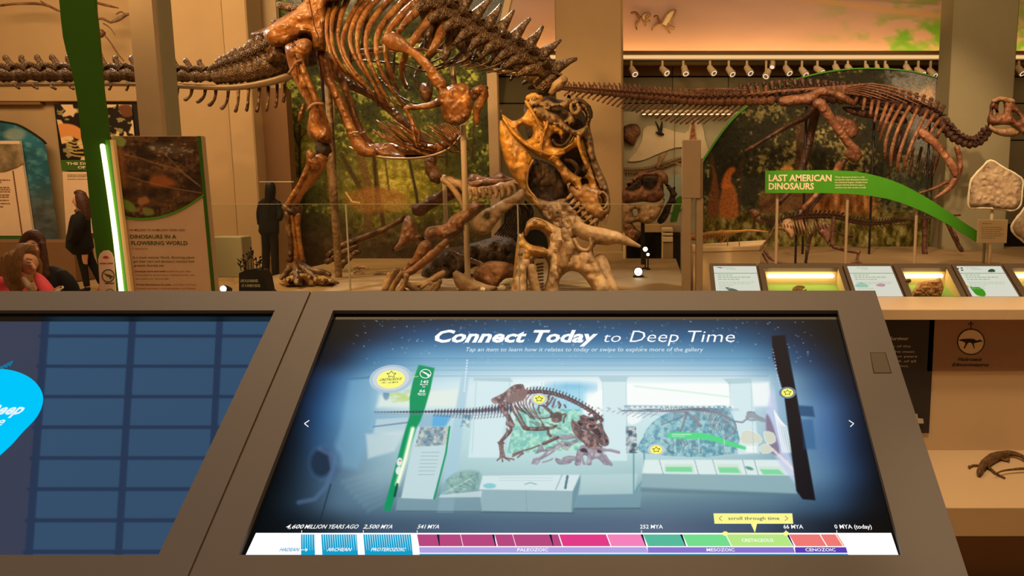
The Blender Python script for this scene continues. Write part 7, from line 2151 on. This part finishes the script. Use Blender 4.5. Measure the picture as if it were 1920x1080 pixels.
def floor_lamp(px, py, Y, lab, s_=1.0):
    c = P(px, py, Y)
    r = empty('floor_spotlight', lab, 'spotlight', (c.x, Y, z_tr), 'floor spotlights in the case')
    mk('base', box(c.x - .05 * s_, c.x + .05 * s_, Y, Y + .1, z_tr, z_tr + .02), M['dark'], r)
    mk('bracket', box(c.x - .01, c.x + .01, Y + .04, Y + .06, z_tr, c.z), M['dark'], r)
    mk('housing', tube([(c.x, Y + .1, c.z - .03 * s_, .03 * s_), (c.x, Y, c.z, .045 * s_)], n=12, sub=1), M['dark'], r)
    mk('lens', tube([(c.x, Y - .022 * s_, c.z, .036 * s_), (c.x, Y - .03 * s_, c.z, .036 * s_)], n=12, sub=1, caps=False), M['white_lamp'], r)


floor_lamp(421, 541, 7.9, 'glowing floor spotlight left of the black river sign', 0.9)
floor_lamp(1197, 509, 9.6, 'bright floor spotlight right of the horned skull', 1.4)
floor_lamp(1210, 467, 10.6, 'small glowing lamp on the thin stand near the distant skull', 0.9)
floor_lamp(1215, 477, 10.5, 'tiny lamp just below the small glowing one', 0.6)
# river bank block in the case, left
o = mk('case_block', join(pbox(398, 454, 444, 500, 9.6, 0.25, 0.01, z0=z_tr)), M['wall_grey'], label='low greenish plinth block behind the glass, left of the river sign', cat='plinth')

# ------------------------------------------------------------------ people
def body_mesh(parts, vox):
    v, f = join(*parts)
    me = bpy.data.meshes.new('tmp')
    me.from_pydata(v, [], f)
    o = bpy.data.objects.new('tmp', me)
    COL.objects.link(o)
    r = o.modifiers.new('r', 'REMESH')
    r.mode = 'VOXEL'
    r.voxel_size = vox
    s = o.modifiers.new('s', 'SMOOTH')
    s.iterations = 4
    s.factor = 0.5
    dg = bpy.context.evaluated_depsgraph_get()
    ev = o.evaluated_get(dg).to_mesh()
    V = [tuple(q.co) for q in ev.vertices]
    F = [tuple(p.vertices) for p in ev.polygons]
    bpy.data.objects.remove(o)
    return V, F


def pt3(pts, Y):
    return ptube(pts, Y, n=10, sub=3)


def part(nm, parts, mat, root, vox=0.012):
    return mk(nm, body_mesh(parts, vox), mat, root, smooth=True)


# walking woman, far left: profile to the left
YW1 = 11.7
w1 = empty('person', 'person in black coat and tights with long dark brown hair walking left', 'person', (P(160, 548, YW1).x, YW1, 0))
part('body', [pt3([(145, 372, 7), (146, 382, 6.5), (150, 394, 4), (154, 410, 10), (152, 440, 12), (154, 466, 11)], YW1), pt3([(158, 460, 8), (156, 490, 7), (160, 520, 5), (164, 540, 4), (158, 545, 3)], YW1), pt3([(156, 460, 8, .15), (168, 486, 7, .15), (180, 508, 5, .15), (190, 534, 4, .15), (184, 543, 3, .15)], YW1),
              ptube([(137, 379, 2.4), (139, 377, 3)], YW1, n=8)], M['skin'], w1)
mk('coat', ptube([(150, 396, 6), (152, 404, 15), (150, 418, 18), (149, 436, 20), (149, 452, 23), (150, 464, 24)], YW1, n=14, flat=0.7), M['black_cloth'], w1, smooth=True)
mk('sleeve', ptube([(150, 406, 9, -.15), (146, 424, 9, -.22), (140, 444, 7, -.2), (130, 452, 6, -.2)], YW1, n=10), M['black_cloth'], w1, smooth=True)
part('hair', [pt3([(150, 366, 9), (155, 376, 11), (158, 392, 11), (160, 408, 9), (161, 420, 5)], YW1), pt3([(141, 362, 3.6), (148, 361, 6), (156, 366, 7)], YW1)], M['brown_hair'], w1)
mk('legwear', join(ptube([(152, 458, 11), (154, 484, 8), (159, 512, 6), (163, 536, 5)], YW1, n=12), ptube([(156, 456, 11, .15), (166, 482, 8.5, .15), (178, 504, 6.5, .15), (189, 530, 5, .15)], YW1, n=12)), M['black_cloth'], w1, smooth=True)
mk('shoe', ptube([(165, 540, 5), (160, 545, 5), (150, 546, 3.5)], YW1, n=10), M['black_cloth'], w1, smooth=True)
mk('scarf', ptube([(143, 396, 4), (150, 393, 5), (157, 396, 4)], YW1 - .05, n=8), M['skull_grey'], w1, smooth=True)

# seated pair: girl in pink in front, friend in black behind
YA = 4.9
w2 = empty('person', 'seated person with dark blonde hair and a pink jacket looking down at a phone', 'person', (P(30, 548, YA).x, YA, 0))
part('body', [pt3([(50, 484, 16), (52, 494, 17), (54, 504, 14), (56, 511, 8)], YA), ptube([(61, 496, 4, -.04), (65, 503, 4, -.06), (62, 507, 4, -.04)], YA, n=8), pt3([(40, 505, 10), (34, 525, 14), (22, 560, 40), (20, 622, 46)], YA + .08)], M['skin'], w2, 0.012)
part('jacket', [pt3([(6, 540, 20, .04), (18, 560, 46, .06), (20, 610, 54, .06), (20, 625, 50, .06)], YA), pt3([(68, 514, 6, -.02), (76, 526, 10, -.04), (86, 542, 12, -.08), (94, 562, 14, -.1), (84, 620, 14, -.12)], YA), pt3([(4, 528, 12, 0), (-10, 545, 18, .04), (-18, 600, 20, .06)], YA)], M['pink'], w2, 0.014)
part('hair', [pt3([(32, 474, 13, -.01), (43, 467, 12), (54, 468, 11, .02), (61, 475, 8, .03)], YA), pt3([(28, 478, 13), (22, 496, 14), (20, 515, 13), (26, 535, 11), (36, 552, 8)], YA - .05), pt3([(32, 482, 8), (28, 500, 9), (31, 520, 7), (42, 540, 5)], YA - .06),
              pt3([(20, 482, 14, .1), (14, 520, 14, .1), (16, 545, 9, .1)], YA), pt3([(66, 478, 5, .04), (73, 494, 5, .05), (74, 510, 5, .05), (70, 522, 3, .03)], YA)], M['blond'], w2, 0.01)
for k in range(9):
    mk('hair_lock', ptube([(38 + k * 2.5, 458 + abs(k - 5), 1.6, -.085), (28 + k * 2.2, 474, 1.7, -.11), (17 + k * 2.6, 500 + k, 1.7, -.12), (20 + k * 2.8, 532 + k, 1.2, -.1)], YA, n=5), M['blond'], w2, smooth=True)
mk('eyebrow', ptube([(50, 485, 1, -.07), (60, 487, 1, -.06)], YA, n=5), M['brown_hair'], w2)
mk('closed_eyelid', ptube([(51, 492, 1.2, -.07), (58, 493, 1.2, -.065)], YA, n=5), M['blond'], w2)
mk('mouth', ptube([(53, 508, 1.3, -.055), (59, 509, 1.2, -.05)], YA, n=5), M['pink'], w2)
mk('inner_scarf', ptube([(44, 522, 5, -.14), (54, 536, 6, -.16), (62, 548, 5, -.16)], YA, n=8), M['skull_grey'], w2, smooth=True)
YF = 5.5
w3 = empty('person', 'person with brown hair in black clothing sitting behind the pink jacket', 'person', (P(100, 548, YF).x, YF, 0))
part('body', [pt3([(64, 456, 14), (65, 466, 15), (67, 476, 13), (69, 484, 8)], YF), pt3([(80, 480, 7), (84, 510, 12), (90, 560, 34), (90, 592, 34)], YF + .08), ptube([(69, 464, 3, -.06), (71, 470, 3.4, -.07)], YF, n=8)], M['skin'], w3, 0.012)
part('jacket', [pt3([(94, 506, 12, .04), (106, 524, 24, .04), (106, 560, 34, .04), (98, 590, 34, .04)], YF), pt3([(116, 512, 10, .02), (130, 532, 13), (136, 562, 14), (120, 600, 12)], YF)], M['black_cloth'], w3, 0.014)
part('hair', [pt3([(48, 452, 9, -.0), (54, 442, 9), (66, 440, 10), (76, 448, 8), (80, 458, 6)], YF - .01), pt3([(79, 456, 6), (82, 472, 6), (82, 490, 8), (84, 506, 8), (90, 520, 6)], YF - .03), pt3([(46, 450, 8, .06), (44, 480, 8, .06)], YF)], M['brown_hair'], w3, 0.01)
for x in (62, 74):
    mk('eyebrow', ptube([(x - 3, 456, .9, -.058), (x + 3, 456.5, .9, -.056)], YF, n=5), M['brown_hair'], w3)
    mk('eye', ptube([(x - 2, 461, 1.1, -.06), (x + 2, 461, 1.1, -.058)], YF, n=6), M['ink'], w3)
mk('mouth', ptube([(66, 477, 1.1, -.052), (72, 477, 1.1, -.05)], YF, n=5), M['pink'], w3)
ph = empty('phone', 'pale phone held low between the two seated people', 'phone', P(112, 543, 4.7))
mk('case', prism([P(100, 546, 4.7), P(116, 536, 4.7), P(118, 540, 4.7), P(104, 550, 4.7)], (0, 0.01, 0)), M['plaster'], ph)
mk('camera_ring', ptube([(113, 539, 1), (114, 538.6, 1)], 4.695, n=6, sub=1), M['dark'], ph)
hnd = part('hand', [pt3([(92, 560, 6, -.1), (98, 552, 6, -.12), (103, 547, 5, -.12)], YA)] + [ptube([(100 + k * 2.2, 548 - k * 2, 2, -.14), (105 + k * 2, 543 - k * 2, 1.8, -.17), (109 + k * 2, 545 - k * 2, 1.5, -.14)], YA, n=7) for k in range(4)] + [ptube([(98, 549, 2.2, -.16), (104, 541, 1.9, -.18)], YA, n=7)], M['skin'], w2, 0.006)
o = mk('visitor_bench', box(P(-60, 548, 5.0).x, P(160, 548, 5.0).x, 4.75, 5.75, 0, 0.46, 0.02), M['wall_dark'], label='low bench carrying the two seated people', cat='bench')
for wp_, xx, yy in ((w2, P(20, 600, YA).x, YA), (w3, P(92, 600, YF).x, YF)):
    mk('trousers', join(*[tube([(xx + s_, yy - .02, .56, .09), (xx + s_, yy - .38, .56, .075), (xx + s_, yy - .46, .50, .07), (xx + s_, yy - .46, .1, .05)], n=10) for s_ in (-.1, .1)]), M['black_cloth'], wp_, smooth=True)
    mk('shoe', join(*[tube([(xx + s_, yy - .42, .05, .045), (xx + s_, yy - .62, .04, .035)], n=8, sub=1) for s_ in (-.1, .1)]), M['black_cloth'], wp_, smooth=True)

# dark figure with its back turned behind the glass
YV = 11.8
w4 = empty('person', 'person dressed in black seen from behind, standing beyond the glass', 'person', (P(506, 470, YV).x, YV, 0))
part('body', [pt3([(507, 348, 7), (507, 358, 7), (507, 368, 4.5), (506, 384, 12), (505, 410, 12), (505, 436, 12)], YV), pt3([(500, 430, 6), (499, 452, 5.5), (498, 474, 4.5), (498, 560, 3.6), (498, 562, 3.6)], YV), pt3([(512, 430, 6), (514, 452, 5.5), (516, 474, 4.5), (517, 560, 3.6), (518, 562, 3.6)], YV)], M['black_cloth'], w4)
mk('coat', ptube([(506, 370, 6), (506, 376, 15), (505, 392, 18), (505, 412, 18), (504, 436, 19)], YV, n=14, flat=0.6), M['black_cloth'], w4, smooth=True)
part('hair', [pt3([(507, 345, 8), (507, 356, 9.5), (506, 370, 9), (503, 384, 7)], YV - .03)], M['black_hair'], w4)
mk('sleeve', ptube([(520, 380, 6), (526, 396, 6), (524, 410, 5, -.05), (516, 402, 4, .1)], YV, n=10), M['black_cloth'], w4, smooth=True)
mk('sleeve', ptube([(491, 380, 6), (487, 400, 6), (488, 420, 5)], YV, n=10), M['black_cloth'], w4, smooth=True)
mk('trousers', join(ptube([(499, 432, 9), (499, 470, 7), (498, 556, 6)], YV, n=12), ptube([(512, 432, 9), (515, 470, 7), (518, 556, 6)], YV, n=12)), M['black_cloth'], w4, smooth=True)

# ------------------------------------------------------------------ the two screens (after the skeletons, whose drawing they show)
SCR = None
screen_bones()
M['screen'] = vcol_mat('screen_picture', emission=True, rough=0.25, spec=0.1)
q0 = [PK(622, 599, -0.0054), PK(1574, 599, -0.0054), PK(458, 1042, -0.0054), PK(1686, 1042, -0.0054)]
SCR = print_grid('screen', q0[0], q0[1], q0[2], q0[3], 760, 400, sc, M['screen'], K1)
WHT, DKN = (255, 255, 255), (20, 30, 50)
ui([(478, 997), (1672, 997), (1687, 1042), (457, 1042)], WHT, 1, 'time_scale_strip')
TEAL = (14, 160, 205)
def shx(x):
    return (x - 781) * 0.0125 + 4


for nm, a, b, c3, d in (('hadean_bar', 563, 589, 563, 589), ('archean_bar', 601, 667, 603, 670), ('proterozoic_bar', 680, 769, 683, 773)):
    ui([(a, 1000), (b, 1000), (d, 1039), (c3, 1039)], TEAL, 2, nm)
    n = int((b - a) / 4.3)
    uic([quad([(a + 4.3 * k + 2.6, 1000), (a + 4.3 * k + 4.1, 1000), (c3 + 4.36 * k + 3.6, 1030), (c3 + 4.36 * k + 3.2, 1030)], 3) for k in range(n)], (214, 240, 248), 'fading_stripes')
segs = [(781, 862, (184, 72, 128)), (863, 925, (184, 72, 128)), (927, 960, (184, 72, 128)), (961, 1046, (184, 72, 128)), (1048, 1136, (226, 60, 136)), (1138, 1203, (246, 130, 188)),
        (1206, 1277, (88, 186, 156)), (1280, 1360, (116, 222, 142)), (1362, 1474, (184, 232, 132)), (1480, 1537, (240, 122, 118)), (1539, 1567, (240, 122, 118)), (1568.5, 1571, (246, 170, 110))]
for a, b, cc in segs:
    ui([(a, 1000), (b, 1000), (b + shx(b), 1022), (a + shx(a), 1022)], cc, 2, 'period_segment')
for x in (818, 922, 1029, 1201, 1275, 1475):
    ui([(x, 1000), (x + 4.5, 1000), (x + shx(x) + 1.5, 1022), (x + shx(x) + 0.3, 1022)], DKN, 3, 'extinction_wedge')
for nm, a, b, cc in (('paleozoic_bar', 785, 1212, (176, 162, 228)), ('mesozoic_bar', 1214, 1488, (138, 116, 208)), ('cenozoic_bar', 1491, 1587, (92, 62, 184))):
    ui([(a, 1024), (b, 1024), (b + 3, 1034.5), (a + 1, 1034.5)], cc, 2, nm)
ui([(785, 1036.5), (1590, 1036.5), (1593, 1039.5), (786, 1039.5)], (20, 150, 190), 2, 'teal_line')
uic(uline([(781, 992), (781.5, 997)], 1.2, 3) + uline([(680, 992), (680, 997)], 1.2, 3) + uline([(564.5, 992), (564, 997)], 1.2, 3) + uline([(1202.5, 992), (1203, 997)], 1.2, 3)
    + uline([(1474, 992), (1474.5, 997)], 1.2, 3) + uline([(1569.5, 992), (1570, 997)], 1.2, 3), WHT, 'tick_marks')
kt('4,600', 534, 567, 989, 7.6, WHT, 4, bold=0.03, shear=0.25)
kt('MILLION YEARS AGO', 569, 670, 989, 7.4, WHT, 4, bold=0.012, shear=0.25)
kt('2,500', 679, 709, 989, 7.4, WHT, 4, bold=0.03, shear=0.25)
kt('MYA', 712, 734, 989, 7.4, WHT, 4, bold=0.012, shear=0.25)
kt('541', 781, 797, 989, 7.4, WHT, 4, bold=0.03, shear=0.2)
kt('MYA', 800, 822, 989, 7.4, WHT, 4, bold=0.012, shear=0.2)
kt('252 MYA', 1200, 1243, 989, 7.4, WHT, 4, bold=0.02)
kt('66 MYA', 1470, 1507, 989, 7.4, WHT, 4, bold=0.02)
kt('0 MYA (today)', 1566, 1636, 989, 7.6, WHT, 4, bold=0.015, shear=-0.05)
kt('HADEAN', 522, 559, 1031.5, 6, TEAL, 4, bold=0.02, shear=0.25)
uic(uline([(562, 1029), (575, 1029)], 1.2, 5) + uline([(571, 1026), (575, 1029), (571, 1032)], 1.2, 5), WHT, 'arrow_mark')
kt('ARCHEAN', 611, 657, 1031.5, 6.2, WHT, 5, bold=0.03, shear=0.2)
kt('PROTEROZOIC', 694, 759, 1031.5, 6.2, WHT, 5, bold=0.03, shear=0.2)
kt('PALEOZOIC', 969, 1027, 1031.8, 6.0, WHT, 5, bold=0.03)
kt('MESOZOIC', 1325, 1378, 1031.8, 6.0, WHT, 5, bold=0.03, shear=-0.05)
kt('CENOZOIC', 1511, 1568, 1031.8, 6.0, WHT, 5, bold=0.03, shear=-0.08)
kt('CRETACEOUS', 1391, 1451, 1014, 6.2, WHT, 5, bold=0.02, shear=-0.05)
YEL = (252, 248, 146)
ui([(1338, 960.5), (1486, 960.5), (1488, 980), (1340, 980)], YEL, 4, 'speech_bubble')
ui([(1408, 979.5), (1420, 979.5), (1416, 997)], YEL, 4, 'bubble_pointer')
uic(uline([(1358, 998.2), (1476, 998.2)], 2.6, 4), YEL, 'slider_line')
def ring(cx, cy, rx, ry, n=40, r0=0.0, rot=0.0):
    out = []
    for k in range(n):
        a = 2 * math.pi * k / n
        u, v = rx * math.cos(a), ry * math.sin(a)
        out.append((cx + u * math.cos(rot) - v * math.sin(rot), cy + u * math.sin(rot) + v * math.cos(rot)))
    return out


ui(ring(1360, 998.5, 5.6, 4.2, 20), YEL, 5, 'slider_knob')
ui(ring(1474.5, 998.5, 5.2, 4.2, 20), YEL, 5, 'slider_knob')
kt('scroll through time', 1366, 1462, 972.8, 6.4, (90, 96, 90), 6, bold=0.008)
uic(uline([(1354, 965.5), (1348.5, 970), (1354, 974.5)], 1.2, 6) + uline([(1472, 965.5), (1478, 970), (1472, 974.5)], 1.2, 6), (130, 134, 100), 'bubble_arrows')
# heading
kt('Connect', 812, 985, 639, 22.5, WHT, 4, bold=0.034, shear=0.22)
kt('Today', 997, 1120, 639, 22.5, WHT, 4, bold=0.034, shear=0.22)
kt('to', 1132, 1164, 639, 19, WHT, 4, bold=-0.006, shear=0.22)
kt('Deep', 1180, 1273, 639, 22.5, WHT, 4, bold=-0.006, shear=0.22)
kt('Time', 1291, 1379, 639, 22.5, WHT, 4, bold=-0.006, shear=0.22)
kt('Tap an item to learn how it relates to today or swipe to explore more of the gallery', 872, 1319, 656.5, 7.6, (226, 240, 248), 4, name='subheading', bold=0.0, shear=0.15)
uic(uline([(578.5, 786), (569.5, 792), (577, 798)], 1.6, 4), WHT, 'previous_arrow')
uic(uline([(1592.5, 786), (1601.5, 792), (1595, 798)], 1.6, 4), WHT, 'next_arrow')


def star(cx, cy, R, w, lvl, rot=0.0):
    pts = []
    for k in range(11):
        a = -math.pi / 2 + k * math.pi / 5 + rot
        r = R if k % 2 == 0 else R * 0.5
        pts.append((cx + r * 1.15 * math.cos(a), cy + r * 0.8 * math.sin(a)))
    return uline(pts, w, lvl)


sc_halo = [(732, 708, 41, 27), (1010, 746, 17, 11), (1230, 841, 17, 12), (1477, 734, 17, 12)]
ui(ring(732, 708, 41, 26, 48, rot=-0.12), (176, 200, 214), 2, 'halo')
ui(ring(732, 708, 34.5, 22, 48, rot=-0.12), (206, 216, 222), 3, 'halo')
ui(ring(732, 709, 26.5, 17, 48, rot=-0.12), (252, 250, 128), 4, 'hotspot_disc')
uic(star(733, 700, 8.2, 1.0, 6), (50, 56, 50), 'star_outline')
kt('CRETACEOUS', 710.5, 752, 712.3, 4.4, (40, 44, 40), 6, bold=0.015, shear=0.3, dy=-2.2)
kt('145 - 66 MYA', 714, 745, 717, 3.2, (70, 74, 60), 6, bold=0.005, shear=0.3, dy=-1.0)
for cx, cy in ((1010.5, 746), (1230.5, 841), (1477, 734)):
    ui(ring(cx, cy, 16, 11, 40), (196, 206, 220) if cx < 1400 else (120, 130, 152), 2, 'halo')
    ui(ring(cx, cy, 11.2, 7.9, 40), (252, 250, 110), 4, 'hotspot_disc')
    uic(star(cx, cy, 6.6, 1.0, 6), (50, 56, 50), 'star_outline')
# pylon emblem and lettering in the picture
rp = [(797 + 10.2 * math.cos(a) + 0, 698.5 + 8.2 * math.sin(a)) for a in np.linspace(0, 2 * math.pi, 30)]
uic(uline(rp, 1.3, 5), WHT, 'emblem_ring')
ui(cr([(789, 694), (796, 695.5), (802, 699), (806, 701), (803, 703), (802, 706), (800, 701), (795, 698)], 2, True), WHT, 5, 'emblem_animal')
kt('145', 788, 802, 716, 5.4, WHT, 5, bold=0.03, dy=0.6)
kt('MILLION', 786.5, 801, 719.5, 2.2, WHT, 5, bold=0.03, dy=0.6)
kt('TO', 790, 796, 724.5, 3, WHT, 5, bold=0.03, dy=0.3)
kt('66', 785, 796, 733, 5.2, WHT, 5, bold=0.03, dy=0.6)
kt('MILLION', 782.5, 797, 736.5, 2.2, WHT, 5, bold=0.03, dy=0.6)
kt('YEARS AGO', 782, 796.5, 739, 1.8, WHT, 5, bold=0.03, dy=0.6)

# left screen: dark blue, mirror-glossy, with a bright blue drop
m, nt, b = new_mat('blue_screen')
b.inputs['Base Color'].default_value = (0, 0, 0, 1)
b.inputs['Emission Color'].default_value = srgb((40, 54, 80)) + (1,)
b.inputs['Emission Strength'].default_value = 1.0
b.inputs['Roughness'].default_value = 0.02
b.inputs['IOR'].default_value = 1.9
SCL = mk('screen', kprism([(-350, 599), (511, 599), (302, 1042), (-750, 1042)], -0.007, -0.0054), m, K2)
mk('screen_top_border', kprism([(-350, 585), (517, 585), (511, 600), (-352, 600)], -0.006, -0.0052), M['black'], K2)
dropc = cr([(-60, 700), (-20, 690), (20, 692), (54, 706), (74, 728), (78, 752), (66, 780), (40, 808), (10, 840), (-40, 876), (-90, 850), (-110, 780), (-100, 730)], 5, True)
ui([tuple(p) for p in dropc], (0, 198, 252), 2, 'drop_button', K2)
kt('Deep', -36, 37, 775, 17, (226, 246, 255), 4, bold=0.03, shear=0.3, parent=K2, dy=-1)
kt('Time', -60, 1, 797, 15, (226, 246, 255), 4, bold=0.03, shear=0.3, parent=K2, dy=-1)
for k in range(7):
    x, y = -4 + k * 3.2, 686 - k * 1.6 + (k % 2) * 3
    ui([(x, y), (x + 7, y - 3), (x + 5, y + 4)], (20, 120, 160), 2, 'drop_spark', K2)

# skylight above, whose panes are mirrored in the left screen
sk = empty('skylight', 'gridded bluish skylight high above the left kiosk, mirrored in its screen', 'skylight', (-3.0, 0.7, 6.4))
m_pane = emat('sky_pane', (112, 180, 222), 0.85)
for i in range(3):
    for j in range(9):
        x0, y0 = -5.56 + i * 0.8, -0.38 + j * 0.275
        mk('pane', box(x0 + 0.018, x0 + 0.782, y0 + 0.012, y0 + 0.263, 6.42, 6.44), m_pane, sk)
mk('grid_frame', join(*([box(-5.58 + i * 0.8, -5.54 + i * 0.8, -0.4, 2.1, 6.38, 6.46) for i in range(4)] + [box(-5.6, -3.12, -0.395 + j * 0.275, -0.365 + j * 0.275, 6.38, 6.46) for j in range(10)])), M['dark'], sk)
